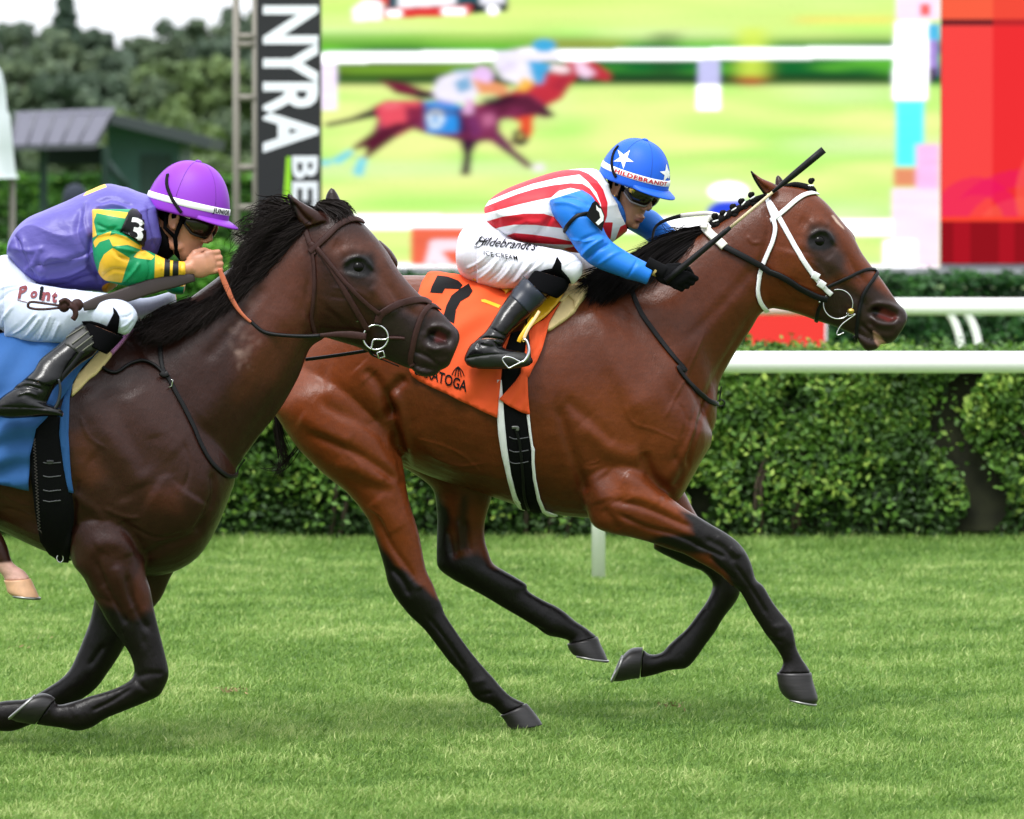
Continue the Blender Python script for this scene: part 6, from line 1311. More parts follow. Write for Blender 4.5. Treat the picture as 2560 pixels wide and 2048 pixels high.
def helmet(H, parent, m, tilt=-.17, a=.147, b=.120, h=.158, z0=.030, x0=-.012):
    """skull cap in its own frame: rim plane tilted on the head"""
    Mt = Matrix.Rotation(tilt, 3, 'Y')
    def w(v): return np.array(H.w(Mt @ Vector(v) + Vector((x0, 0, z0))))
    vs, fs = [], []; n, m_ = 64, 22
    for i in range(m_+1):
        ph = (math.pi/2)*i/m_
        for j in range(n):
            t = 2*math.pi*j/n; r = math.cos(ph)**.82; z = h*math.sin(ph)**1.12
            k = 1+.0*math.cos(t); vs.append(w((a*r*math.cos(t)*k, b*r*math.sin(t), z)))
    for i in range(m_):
        for j in range(n): k = (j+1) % n; fs.append((i*n+j, i*n+k, (i+1)*n+k, (i+1)*n+j))
    # rolled rim
    base = len(vs)
    for q, (dr, dz) in enumerate(((1.0, -.006), (.985, -.012), (.93, -.010), (.88, .01))):
        for j in range(n): t = 2*math.pi*j/n; vs.append(w((a*dr*math.cos(t), b*dr*math.sin(t), dz)))
    for q in range(4):
        for j in range(n):
            k = (j+1) % n; up = j if q == 0 else base+(q-1)*n+j; upk = k if q == 0 else base+(q-1)*n+k; lo, lok = base+q*n+j, base+q*n+k
            fs.append((upk, up, lo, lok))
    shell = mk('helmet', (vs, fs), m, parent)
    # peak
    vs, fs = [], []; tt = np.linspace(-1.0, 1.0, 33)
    for j, t in enumerate(tt):
        e = math.cos(t/1.0*math.pi/2)**.7
        for (dr, dz) in ((0, .004), (.5, .001), (.97, -.004), (1, -.007), (.97, -.0095), (.5, -.005), (-.02, -.004)):
            L = .044*e*dr; vs.append(w(((a-.002+L)*math.cos(t), (b-.002+L*.8)*math.sin(t), dz-.010*dr*e+.0)))
    q = 7
    for j in range(len(tt)-1):
        for i in range(q-1): fs.append((j*q+i, (j+1)*q+i, (j+1)*q+i+1, j*q+i+1))
    pk = mk('peak', (vs, fs), m, shell)
    # band
    vs, fs = [], []; zs = (.020, .0215, .040, .0415)
    for z, o_ in zip(zs, (0, .0018, .0018, 0)):
        ph = math.asin((z/h)**(1/1.12)); r = math.cos(ph)**.82
        for j in range(n): t = 2*math.pi*j/n; vs.append(w(((a*r+o_+.0006)*math.cos(t), (b*r+o_+.0006)*math.sin(t), z)))
    for i in range(3):
        for j in range(n): k = (j+1) % n; fs.append((i*n+j, i*n+k, (i+1)*n+k, (i+1)*n+j))
    band = mk('band', (vs, fs), 'white', shell)
    # seams and button
    for k in range(6):
        t = math.pi*k/3+.5; pth = []
        for ph in np.linspace(.32, math.pi/2-.05, 14): r = math.cos(ph)**.82; pth.append(Vector(w(((a*r+.0002)*math.cos(t), (b*r+.0002)*math.sin(t), h*math.sin(ph)**1.12))))
        v, f = tube3(pth, .0009, 5); mk('seam', (v, f), mat('seam_thread', tuple(x*.55 for x in m.node_tree.nodes['Principled BSDF'].inputs['Base Color'].default_value[:3])+(1,), rough=.7), shell)
    rot = H.M @ Mt
    v, f = ellipsoid(w((0, 0, h+.001)), (.011, .011, .005), rot=rot, n=16, m=8); mk('button', (v, f), m, shell)
    return shell, band, w
def band_text(s_, w_, a, b, h, t0, t1, z0=.0225, z1=.0385):
    v, f = text2d(s_, bold=.035, maxlen=.15, space=1.12); W_ = v[:, 0].max(); out = []
    for x, y in v:
        t = t0+(t1-t0)*x/W_; z = z0+(z1-z0)*y/.72; ph = math.asin((.031/h)**(1/1.12)); r = math.cos(ph)**.82
        out.append(w_(((a*r+.0036)*math.cos(t), (b*r+.0036)*math.sin(t), z)))
    return out, f
def goggles(H, parent, strap_m='black_print', rimm='black_plastic'):
    n = 41; th = np.linspace(-1.32, 1.32, n); vs, fs = [], []
    def base(t, z, o_): return (.010+(.082+o_)*math.cos(t)**1.0, (.082+o_)*math.sin(t)*.92, z)
    top, bot = [], []
    for t in th:
        ab = abs(t); hz = .033*(1-.9*max(0, (ab-.95)/.6)); notch = .020*math.exp(-(t/.15)**2)
        top.append(.022+hz*.82); bot.append(.018-hz*1.0+notch)
    m_ = 9
    for j, t in enumerate(th):
        for i in range(m_):
            s_ = i/(m_-1); z = bot[j]*(1-s_)+top[j]*s_; bul = .014*math.sin(math.pi*s_)**.5*(1-.45*math.exp(-(t/.14)**2))
            vs.append(np.array(H.w(base(t, z, .006+bul))))
    for j in range(n-1):
        for i in range(m_-1): fs.append((j*m_+i, (j+1)*m_+i, (j+1)*m_+i+1, j*m_+i+1))
    g = mk('goggles', (vs, fs), 'lens', parent)
    pth = [H.w(base(t, z, .006)) for t, z in zip(th, top)] + [H.w(base(t, z, .006)) for t, z in list(zip(th, bot))[::-1]]; pth.append(pth[0])
    mk('frame', tube3(pth, .0042, 8, False), rimm, g)
    for s_ in (-1, 1):
        a_ = Vector(H.w(base(s_*1.3, .022, .004))); b_ = Vector(H.w((-.035, s_*.090, .042)))
        mk('strap', tube3([a_, (a_+b_)/2+Vector(H.M@Vector((0, s_*.004, 0))), b_], .006, 8), strap_m, g)
    return g
def hand_parts(o, x, y, z, k=1.0, curl=1.0):
    """closed fist: o wrist, x toward the knuckles, y toward the index finger, z back of the hand"""
    x, y, z = Vector(x).normalized(), Vector(y).normalized(), Vector(z).normalized(); o = Vector(o)
    W_ = lambda a, b, c: o + (x*a+y*b+z*c)*k
    rot = Matrix((x, y, z)).transposed()
    P_ = [ellipsoid(W_(.045, 0, .0), (.052*k, .042*k, .021*k), rot, 20, 12), ellipsoid(W_(.075, .004, .002), (.024*k, .042*k, .017*k), rot, 20, 12), tube3([W_(-.05, 0, 0), W_(-.02, 0, 0), W_(.02, 0, 0)], [.026*k, .025*k, .026*k], 16)]
    for yb, L, r in ((.032, .96, .0094), (.0115, 1.05, .0098), (-.009, 1.0, .0094), (-.028, .84, .0084)):
        pts = [W_(.070, yb, .004), W_(.086, yb*1.02, .002), W_(.086+.026*L, yb*1.0, -.016*curl), W_(.086+.016*L, yb*.97, -.040*curl), W_(.062+.012*L, yb*.94, -.044*curl), W_(.056, yb*.92, -.034*curl)]
        P_.append(tube3(pts, [r*k, r*1.08*k, r*1.05*k, r*.98*k, r*.9*k, r*.8*k], 12))
        P_.append(ellipsoid(pts[1], (r*1.2*k,)*3, None, 10, 8)); P_.append(ellipsoid(pts[2], (r*1.12*k,)*3, None, 10, 8)); P_.append(ellipsoid(pts[-1], (r*.8*k,)*3, None, 8, 6))
    pts = [W_(.012, .022, -.004), W_(.036, .046, -.014), W_(.066, .050, -.030), W_(.092, .036, -.040)]
    P_.append(tube3(pts, [.014*k, .0125*k, .0108*k, .0092*k], 12)); P_.append(ellipsoid(pts[-1], (.0095*k,)*3, None, 10, 8))
    return P_
def folds(o, amp, fr, ang, seed, lim=None):
    """soft gathered folds running along one direction, uneven in strength"""
    co = vc(o).astype(float); nn = vn(o); c, s_ = math.cos(ang), math.sin(ang)
    u = co[:, 0]*c+co[:, 2]*s_; v = -co[:, 0]*s_+co[:, 2]*c
    n1 = vnoise(u*3+50, v*3+50, 1.6, seed); n2 = vnoise(u*2+50, v*2+50, 2.3, seed+1); m = np.clip(n2*2-.6, 0, 1)
    ph = fr*v+5*n1+2*vnoise(u+50, v+50, 9., seed+2)
    d = (1-np.abs(np.sin(ph))**.6)*m-.2*m
    d2 = (vnoise(co[:, 0]+50, co[:, 2]+50, 14., seed+3)-.5)*.5
    setvc(o, co+nn*((d+d2)*amp)[:, None])
def clothes(name, parts, vox, it, m, parent, label=None, regs=None, wrk=None, Yc=20, base=None, soft=.6, fold=None):
    o = remesh(parts, vox, it, name)
    if wrk: sculpt(o, [(w_[0], w_[1]*.8, w_[2]*1.5) for w_ in wrk], Yc)
    if fold: folds(o, *fold)
    if wrk or fold: lap(o, 1)
    mm = m if not isinstance(m, str) else MT[m]
    if regs is not None: regions(o, mm, base, regs, soft)
    o.data.materials.append(mm); attach(o, parent)
    if label: o['label'] = label
    return o
# ================= rider 7
Y7 = YB
r7 = thing('person', 'jockey in red and white stripes and a blue starred helmet, crouched with a whip', 'person', P(*V(1080, 640), Y7), 'jockeys')
tor = S(D_, (296, 600, 325, 735, .10, 0, .9), (345, 528, 360, 765, .135, 0, .9), (440, 468, 450, 808, .155, 0, .9), (560, 418, 560, 832, .165, 0, .88), (700, 372, 720, 862, .175), (830, 338, 860, 888, .19), (950, 326, 1000, 895, .195), (1050, 332, 1120, 850, .17), (1110, 380, 1200, 800, .13), (1135, 450, 1265, 745, .085))
sl1 = S(D_, (960, 470, 735, 540, .075, -.15), (1030, 520, 760, 640, .075, -.18), (1075, 610, 815, 715, .07, -.2), (1098, 720, 868, 800, .064, -.21), (1140, 800, 925, 885, .06, -.215), (1200, 852, 1010, 972, .056, -.22), (1280, 902, 1120, 1022, .051, -.225), (1360, 945, 1240, 1064, .046, -.23), (1410, 972, 1330, 1092, .040, -.235), (1442, 992, 1392, 1112, .034, -.24))
sl2 = S(D_, (1330, 590, 1230, 720, .06, .13), (1430, 605, 1290, 748, .06, .15), (1490, 650, 1370, 795, .055, .15), (1545, 705, 1440, 850, .048, .13), (1620, 770, 1560, 880, .04, .11), (1700, 830, 1660, 920, .033, .1))
H7 = Head(P(*T_(1010, 890), Y7-.01), R(40), R(28), R(-4), .96)
nk7 = [tube3([H7.w((-.035, 0, -.03)), H7.w((-.06, 0, -.09)), P(*D_(1070, 600), Y7)], [.055, .057, .07], 20)]
pel = S(D_, (105, 890, 108, 950, .08), (125, 780, 125, 1020, .12), (175, 715, 175, 1075, .15), (240, 665, 235, 1105, .165), (320, 640, 320, 1125, .17), (420, 700, 400, 1138, .16), (500, 780, 480, 1138, .13))
th1 = S(D_, (250, 720, 250, 1100, .085, -.09), (400, 782, 390, 1135, .09, -.11), (540, 822, 525, 1130, .088, -.13), (660, 848, 640, 1095, .08, -.16), (770, 868, 715, 1060, .07, -.19), (860, 888, 790, 1062, .062, -.21), (925, 925, 850, 1085, .055, -.22), (958, 975, 890, 1108, .042, -.22), (958, 1040, 910, 1098, .02, -.22))
th2 = S(D_, (330, 720, 330, 1080, .085, .09), (500, 800, 480, 1100, .088, .12), (700, 830, 680, 1080, .08, .17), (880, 860, 840, 1060, .065, .22), (1000, 920, 950, 1070, .055, .24), (1060, 960, 1020, 1060, .035, .24))
cf1 = S(D_, (640, 1010, 880, 1080, .055, -.22), (600, 1060, 850, 1150, .057, -.235), (565, 1110, 790, 1205, .055, -.25))
bt1 = S(Q_, (1043, 60, 1410, 402, .063, -.25), (985, 140, 1350, 470, .061, -.26), (925, 220, 1275, 545, .058, -.265), (820, 355, 1140, 660, .055, -.28), (700, 525, 985, 805, .051, -.30), (600, 690, 880, 905, .046, -.32), (520, 820, 820, 980, .043, -.33), (440, 930, 775, 1050, .042, -.34), (350, 1010, 740, 1110, .042, -.345), (290, 1065, 700, 1180, .040, -.35))
ft1 = S(Q_, (125, 1320, 130, 1370, .02, -.35), (180, 1190, 190, 1440, .034, -.35), (260, 1090, 270, 1478, .038, -.35), (420, 1050, 420, 1492, .040, -.355), (580, 1090, 580, 1492, .042, -.355), (700, 1160, 700, 1490, .043, -.36), (860, 1200, 860, 1488, .044, -.36), (1010, 1235, 1010, 1475, .042, -.36), (1110, 1270, 1115, 1440, .036, -.36), (1180, 1330, 1185, 1400, .02, -.36))
whip0, whip1 = P(*D_(1540, 1070), 19.735), P(*N_(966, 889), 19.70); wd_ = (whip1-whip0).normalized()
hx = Vector((.62, -.05, -.78)); hx = (hx - wd_*hx.dot(wd_)).normalized(); hz_ = hx.cross(wd_).normalized()
if hz_.y > 0: hz_ = -hz_
ho = P(*D_(1445, 1045), 19.765)
hp7 = hand_parts(P(*D_(1478, 1012), 19.755), hx*.55+Vector((.75, 0, -.12)), wd_, hz_, 1.02)
far_leg = S(D_, (960, 980, 1060, 1020, .05, .26), (860, 1100, 980, 1180, .05, .31), (720, 1300, 820, 1380, .045, .36), (560, 1480, 700, 1560, .04, .38), (420, 1520, 640, 1620, .04, .38))
body7 = remesh([loft(shrink(s), Y7) for s in (tor, sl1, sl2, pel, th1, th2, cf1, bt1, far_leg)] + [loft(shrink(ft1, .8), Y7)] + nk7 + head_parts(H7) + hand_parts(P(*D_(1478, 1012), 19.755), hx*.55+Vector((.75, 0, -.12)), wd_, hz_, .9), .0042, 2, 'body')
sculpt(body7, [(T_((1080, 1335), (1150, 1350), (1240, 1335)), 2.0, -.004), (T_((1180, 1240), (1230, 1250)), 2.5, -.003)], Y7)
zz = [(T_((1060, 1300), (1140, 1270), (1255, 1290), (1250, 1340), (1180, 1385), (1090, 1370)), srgb(132, 68, 66), 2.0, .75)]
coat(body7, srgb(150, 104, 80), zz, 9)
sk7 = mat('skin_tanned', (1, 1, 1, 1), rough=.46, subs=.1, attr='col', var=.06, vscale=40, bump=.1, bscale=300); body7.data.materials.append(sk7); attach(body7, r7)
rd_, wt_ = srgb(206, 28, 46), srgb(232, 232, 238)
stripes = [D_((300, 556), (335, 508), (440, 448), (560, 405), (700, 362), (830, 334), (940, 338), (1000, 362), (1060, 410), (1100, 470), (1130, 560), (1125, 650), (1100, 720), (1085, 640), (1085, 570), (1055, 490), (1000, 420), (940, 368), (800, 388), (620, 432), (480, 482), (350, 536)),
           D_((296, 588), (400, 546), (520, 500), (640, 464), (760, 440), (880, 426), (960, 430), (1010, 462), (1048, 515), (1080, 570), (1060, 590), (1020, 530), (960, 476), (880, 458), (800, 478), (750, 522), (640, 545), (520, 572), (400, 606), (296, 632)),
           D_((296, 690), (420, 652), (560, 632), (700, 632), (800, 662), (870, 735), (760, 722), (640, 708), (500, 706), (400, 724), (335, 748), (300, 735)),
           D_((415, 792), (500, 762), (620, 772), (760, 792), (900, 822), (930, 842), (760, 838), (600, 828), (480, 806)), D_((830, 868), (950, 842), (1000, 900), (900, 900)),
           D_((1095, 690), (1165, 690), (1150, 800), (1110, 830), (1085, 760)), D_((1215, 720), (1275, 690), (1250, 800), (1175, 820)), D_((1080, 322), (1130, 330), (1120, 390), (1075, 350))]
jm7 = mat('striped_silks', wt_, rough=.5, spec=.35, bump=.5, bscale=9, bdist=.012, stretch=(1, 1, 1.6))
wk = [(D_((640, 800), (720, 700), (760, 640)), 9, -.006), (D_((420, 760), (560, 700), (700, 690)), 10, .004), (D_((340, 600), (420, 640), (560, 650)), 10, .004), (D_((880, 850), (1000, 870), (1100, 830)), 9, -.006), (D_((480, 800), (520, 740), (600, 700)), 7, -.005), (D_((740, 540), (760, 620), (840, 720), (900, 850)), 6, -.010), (D_((330, 560), (380, 640), (390, 720)), 8, -.004)]
jer7 = clothes('jersey', [loft(tor, Y7, 48)], .0042, 3, jm7, r7, 'vest with red and white stripes', [(s, rd_) for s in stripes], wk, Y7, wt_, fold=(.006, 34, .5, 71))
bl_ = srgb(26, 118, 218)
bm7 = mat('blue_sleeve', bl_, rough=.45, spec=.35, bump=.25, bscale=10, bdist=.008, stretch=(1, 1, 1))
wk = [(D_((760, 560), (860, 560), (960, 600)), 6, .004), (D_((800, 520), (920, 530), (1010, 580)), 5, -.004), (D_((900, 640), (1000, 640), (1080, 680)), 6, -.004), (D_((940, 930), (1020, 850), (1100, 800)), 7, .007), (D_((980, 950), (1060, 880), (1150, 830)), 5, -.006), (D_((900, 860), (980, 800), (1080, 760)), 6, -.004), (D_((1255, 1065), (1300, 1000), (1330, 940)), 3, -.004), (D_((1060, 980), (1180, 900), (1260, 880)), 5, .003), (D_((870, 800), (960, 820), (1060, 800)), 4, .004)]
clothes('sleeve', [loft(sl1, Y7), loft(sl2, Y7)], .0042, 3, bm7, r7, 'bright blue sleeves', None, wk, Y7, fold=(.004, 42, .9, 74))
neck7 = remesh([tube3([H7.w((-.040, 0, -.058)), H7.w((-.052, .0, -.085)), P(*D_(1130, 620), Y7-.01), P(*D_(1080, 620), Y7)], [.062, .066, .085, .08], 24)], .0042, 3, 'neck_gaiter')
neck7.data.materials.append(mat('blue_gaiter', srgb(20, 82, 160), rough=.6, bump=.3, bscale=12, bdist=.008)); attach(neck7, r7)
wkb = [(D_((180, 1000), (260, 960), (330, 900)), 4, .004), (D_((200, 1040), (300, 980), (380, 900)), 3.5, -.004), (D_((260, 1070), (340, 1010), (400, 930)), 3.5, .004), (D_((320, 1090), (400, 1020), (450, 940)), 3, -.004), (D_((380, 1100), (450, 1030), (500, 950)), 3.5, .004), (D_((440, 1110), (500, 1050), (560, 960)), 3, -.004), (D_((490, 1100), (560, 1030), (620, 950)), 3.5, .004), (D_((540, 1060), (620, 990), (670, 930)), 3, -.004), (D_((600, 1030), (680, 970), (720, 920)), 3, .003),
       (D_((300, 740), (400, 790), (560, 840), (760, 880)), 6, -.004), (D_((230, 700), (300, 760), (330, 800)), 6, -.006), (D_((840, 1000), (900, 960), (950, 950)), 4, -.003)]
br7 = clothes('breeches', [loft(s, Y7) for s in (pel, th1, th2)], .0042, 3, 'white_cloth', r7, None, None, wkb, Y7, fold=(.0018, 60, .9, 75))
br7T = bvh(br7)
clothes('sock', [loft(cf1, Y7)], .0042, 2, 'sock', r7)
br7['label'] = 'white breeches with black script lettering on the thigh'
so = mk('sock', patch(br7T, D_((600, 1062), (640, 1035), (700, 1010), (755, 1000), (775, 965), (790, 925), (818, 965), (820, 1010), (870, 1065), (890, 1112), (830, 1130), (700, 1130)), .006, Y7, 6, .008), 'sock', r7, label='black knee patch of the sock')
v, f = text_on(br7T, "Hildebrandt's", D_(240, 842), (150, 16), (7, -21), .0045, Y7, bold=.008, shear=.35, maxlen=.2); mk('printed_word', (v, f), 'black_print', br7)
v, f = tube3([HY(br7T, D_(*p), .003) for p in ((232, 856), (262, 858), (290, 840), (300, 806), (283, 786), (262, 800), (268, 822), (300, 822), (330, 812), (345, 796))], .0013, 6); mk('script_flourish', (v, f), 'black_print', br7)
v, f = text_on(br7T, 'ICE CREAM', D_(300, 912), (84, 13.5), (-1.5, -11), .006, Y7, bold=.012, maxlen=.2, space=1.1); mk('printed_word', (v, f), 'black_print', br7)
b7 = clothes('boot', [loft(bt1, Y7), loft(ft1, Y7)], .0036, 3, 'boot', r7, None, None, [(Q_((130, 1335), (380, 1295), (640, 1265), (1050, 1245)), 1.6, -.003), (Q_((280, 1030), (480, 1010), (760, 1060)), 3, -.006), (Q_((360, 1060), (330, 1180)), 2, -.003), (Q_((560, 1050), (640, 1130), (700, 1170)), 3, -.005), (Q_((520, 860), (700, 960), (800, 1010)), 4, -.003)], Y7)
b7T = bvh(b7)
mk('boot_cuff', patch(b7T, Q_((1043, 58), (1230, 190), (1412, 398), (1360, 460), (1130, 640), (960, 470), (822, 352), (930, 215)), .002, Y7, 5, .003), 'boot_cuff', b7)
mk('sole', patch(b7T, Q_((125, 1345), (380, 1300), (640, 1272), (900, 1240), (1060, 1255), (1185, 1345), (1180, 1405), (1100, 1445), (900, 1482), (600, 1490), (300, 1484), (180, 1430)), .002, Y7, 5, .003), mat('boot_sole', srgb(36, 37, 36), rough=.6, bump=.3, bscale=120), b7)
clothes('boot', [loft(far_leg, Y7)], .005, 3, 'boot', r7)
gl = clothes('glove', [*hp7], .0036, 2, mat('black_glove', srgb(11, 11, 13), rough=.85, spec=.1, bump=.3, bscale=200), r7)
glT = bvh(gl); pth = [HY(glT, D_(*p), .003) for p in ((1398, 1092), (1412, 1050), (1435, 1010), (1450, 985), (1480, 985), (1485, 1010), (1468, 1050), (1450, 1078))]
mk('glove_piping', tube3(pth, .0016, 6), mat('gold_piping', srgb(220, 190, 130), rough=.5), gl)
mk('glove_mark', patch(glT, D_((1425, 1050), (1438, 1020), (1450, 1005), (1462, 1015), (1448, 1035), (1455, 1050), (1430, 1070)), .003, Y7, 4), mat('gold_print', srgb(215, 185, 120), rough=.5), gl)
# armband with number
sl_o = [o for o in r7.children if o.name.startswith('sleeve')][0]; slT = bvh(sl_o)
mk('armband', strap(slT, D_((852, 795), (846, 745), (870, 700), (915, 655), (970, 632), (1015, 628)), .013, off=.003, thick=.004, Yc=Y7), 'leather_black', r7)
def plate(poly, Yf, th):
    n = len(poly); a = [np.array(P(x, y, Yf(x))) for x, y in poly]; b = [q+np.array([0, th, 0]) for q in a]
    return a+b, [tuple(range(n)), tuple(range(2*n-1, n-1, -1))]+[(k, (k+1) % n, (k+1) % n+n, k+n) for k in range(n)]
xa, xb = D_(988, 600)[0], D_(1110, 600)[0]; Yf7 = lambda x: Y7-.292+.035*(x-xa)/(xb-xa)
pl = mk('number_panel', plate(D_((1045, 545), (1062, 556), (1088, 590), (1108, 640), (1106, 690), (1092, 752), (1040, 702), (988, 650), (992, 630), (1025, 560)), Yf7, .006), 'leather_black', r7, smooth=False)
mk('number', plate(D_((1052, 572), (1068, 592), (1084, 598), (1104, 648), (1100, 680), (1066, 710), (1048, 692), (1080, 660), (1072, 622), (1054, 606)), lambda x: Yf7(x)-.0025, .002), 'white_print', pl, smooth=False)
hl, band, wl = helmet(H7, r7, MT['blue_helmet'], tilt=R(-11), a=.138, b=.118, h=.156, z0=.036, x0=-.008)
hlT, bdT = bvh(hl), bvh(band)
def star(cx, cy, ro, ri, rot, sq=1.0):
    return [(cx+(ro if i % 2 == 0 else ri)*math.sin(rot+i*math.pi/5)*sq, cy-(ro if i % 2 == 0 else ri)*math.cos(rot+i*math.pi/5)) for i in range(10)]
mk('star', patch(hlT, T_(*star(905, 435, 150, 55, .65)), .0015, Y7, 4), 'white_print', hl)
mk('star', patch(hlT, T_(*star(1515, 650, 140, 52, -.1, .75)), .0015, Y7, 4), 'white_print', hl)
mk('lettering', band_text('HILDEBRANDT', wl, .138, .118, .156, -1.62, .12), 'red_print', band)
mk('helmet_strap', strap(hlT, T_((800, 700), (762, 620), (742, 520), (748, 430), (775, 340), (830, 262)), .010, off=.003, thick=.003, Yc=Y7), 'black_print', hl)
cap = remesh([H7.tf(ellipsoid((-.022, 0, .028), (.092, .083, .070), n=24, m=16))], .004, 1, 'skull_cap'); cap.data.materials.append(MT['sock']); attach(cap, r7)
gg = goggles(H7, r7, rimm='lens_clear')
mk('goggle_badge', tube3([H7.w((.062, -.084, .030)), H7.w((.064, -.090, .030))], .0115, 16), 'brass', gg)
mk('chin_strap', tube3([H7.w((.010, -.079, .030)), H7.w((.012, -.078, -.01)), H7.w((.022, -.070, -.06)), H7.w((.045, -.045, -.105)), H7.w((.055, -.0, -.125))], .0045, 8), 'sock', r7)
mk('buckle', tube3([H7.w((.034+.009*math.cos(t), -.089, .034+.008*math.sin(t))) for t in np.linspace(0, 6.283, 14)], .0018, 6, False), 'white', gg)
mk('earring', tube3([H7.w((-.002+.006*math.cos(t), -.083, -.034+.007*math.sin(t))) for t in np.linspace(0, 6.283, 14)], .0014, 6, False), 'brass', r7)
# whip
wp = thing('whip', 'black riding whip with a braided cream shaft, held out by the front jockey', 'whip', whip0)
W2 = lambda t: whip0 + (whip1-whip0)*t
mk('handle', tube3([W2(-.02), W2(.06), W2(.2), W2(.36), W2(.395)], [.0115, .0115, .0105, .009, .0075], 12), 'leather_black', wp)
mk('shaft', tube3([W2(.39), W2(.5), W2(.68)], [.0055, .0052, .0048], 10), mat('braided_shaft', srgb(205, 186, 150), rough=.5, var=.35, vscale=260), wp)
fl = tube3([W2(.665), W2(.70), W2(.74), W2(.8), W2(.9), W2(.99)], [.0055, .007, .0095, .0115, .0125, .013], 10); mk('flap', fl, 'leather_black', wp)
# ================= rider 3
Y3 = YD
r3 = thing('person', 'jockey in purple silks with green and yellow sleeves and a purple helmet', 'person', P(*V(120, 660), Y3), 'jockeys')
tor3 = S(B_, (70, 650, 80, 740, .08, 0, .9), (110, 575, 130, 860, .12, 0, .9), (200, 492, 215, 950, .145, 0, .9), (330, 428, 340, 980, .16, 0, .88), (470, 368, 480, 988, .168), (600, 312, 620, 990, .178), (720, 276, 750, 975, .185), (830, 290, 870, 900, .185), (930, 320, 980, 830, .17), (1020, 352, 1060, 770, .14), (1065, 420, 1090, 700, .09))
s31 = S(B_, (620, 440, 900, 440, .075, -.16), (622, 500, 950, 500, .08, -.18), (624, 600, 970, 610, .082, -.19), (626, 700, 960, 690, .08, -.2), (640, 800, 930, 730, .078, -.2), (690, 905, 925, 722, .07, -.2), (790, 945, 985, 715, .062, -.195), (890, 960, 1030, 735, .056, -.19), (980, 945, 1070, 755, .05, -.18), (1080, 912, 1130, 782, .044, -.17), (1170, 898, 1195, 790, .04, -.16), (1252, 892, 1252, 796, .035, -.15))
s32 = S(B_, (900, 520, 1060, 560, .07, .13), (980, 700, 1090, 660, .06, .15), (1030, 880, 1140, 780, .05, .13), (1140, 1000, 1190, 900, .042, .08), (1235, 1015, 1250, 940, .034, .05))
H3 = Head(P(*U_(560, 520), Y3-.01), R(20), R(24), R(-3), 1.0)
nk3 = [tube3([H3.w((-.035, 0, -.03)), H3.w((-.055, 0, -.085)), P(*B_(1010, 620), Y3)], [.055, .057, .07], 20)]
pel3 = S(B_, (-200, 960, -200, 1060, .08), (-150, 850, -150, 1180, .13), (-60, 780, -60, 1280, .16), (50, 745, 50, 1330, .17), (160, 800, 160, 1345, .165), (260, 870, 260, 1345, .14))
t31 = S(B_, (40, 850, 40, 1330, .09, -.1), (200, 930, 200, 1348, .095, -.12), (380, 965, 370, 1350, .092, -.15), (540, 985, 500, 1320, .085, -.18), (680, 1005, 620, 1262, .076, -.21), (790, 1035, 720, 1265, .066, -.23), (870, 1075, 800, 1285, .058, -.24), (918, 1130, 860, 1280, .045, -.24), (925, 1180, 890, 1245, .02, -.24))
t32 = S(B_, (200, 930, 200, 1300, .09, .12), (500, 980, 480, 1250, .08, .18), (760, 1010, 740, 1200, .065, .22), (960, 1040, 950, 1180, .05, .23), (1130, 1000, 1150, 1110, .042, .22), (1180, 990, 1190, 1060, .025, .22))
c31 = S(B_, (580, 1195, 835, 1300, .056, -.25), (540, 1240, 790, 1350, .056, -.26), (490, 1290, 720, 1420, .052, -.28))
b31b = S(R_, (520, 1520, 950, 1690, .042, -.37), (330, 1690, 830, 1800, .042, -.375)) + S(F_, (105, 175, 330, 260, .042, -.38), (60, 240, 300, 320, .04, -.38))
b31 = S(R_, (1290, 790, 1530, 1165, .060, -.27), (1130, 895, 1420, 1300, .058, -.29), (950, 1080, 1260, 1400, .054, -.31), (780, 1215, 1130, 1510, .05, -.33), (620, 1350, 1040, 1600, .046, -.35), (520, 1520, 950, 1690, .044, -.37), (400, 1640, 850, 1760, .043, -.38))
f31 = S(F_, (-45, 330, -40, 370, .02, -.38), (-10, 270, -5, 385, .036, -.38), (60, 215, 65, 395, .04, -.38), (140, 180, 145, 392, .043, -.385), (220, 230, 225, 388, .044, -.385), (300, 285, 300, 380, .043, -.385), (380, 315, 380, 385, .038, -.385), (425, 345, 425, 385, .02, -.385))
f3l = S(B_, (950, 1060, 1080, 1130, .05, .25), (820, 1200, 960, 1300, .05, .32), (600, 1380, 740, 1480, .045, .38), (380, 1500, 560, 1640, .04, .39), (200, 1660, 480, 1740, .04, .39))
hp3 = hand_parts(P(*B_(1262, 838), Y3-.15), (1, 0, .22), (-.22, 0, 1), (0, -1, .1), 1.0)
body3 = remesh([loft(shrink(s), Y3) for s in (tor3, s31, s32, pel3, t31, t32, c31, b31, f3l)] + [loft(shrink(f31, .8), Y3)] + nk3 + head_parts(H3) + hp3, .0042, 2, 'body')
coat(body3, srgb(192, 134, 106), [(U_((640, 1030), (720, 960), (860, 930), (1000, 1040), (900, 1100), (680, 1120)), srgb(120, 78, 62), 5, .35)], 8)
body3.data.materials.append(sk7); attach(body3, r3)
pu = srgb(88, 80, 160); gn, yl, bk = srgb(10, 142, 92), srgb(246, 190, 52), srgb(24, 24, 32)
jm3 = mat('purple_silks', pu, rough=.42, spec=.4, bump=.6, bscale=9, bdist=.014, stretch=(1, 1, 1.5))
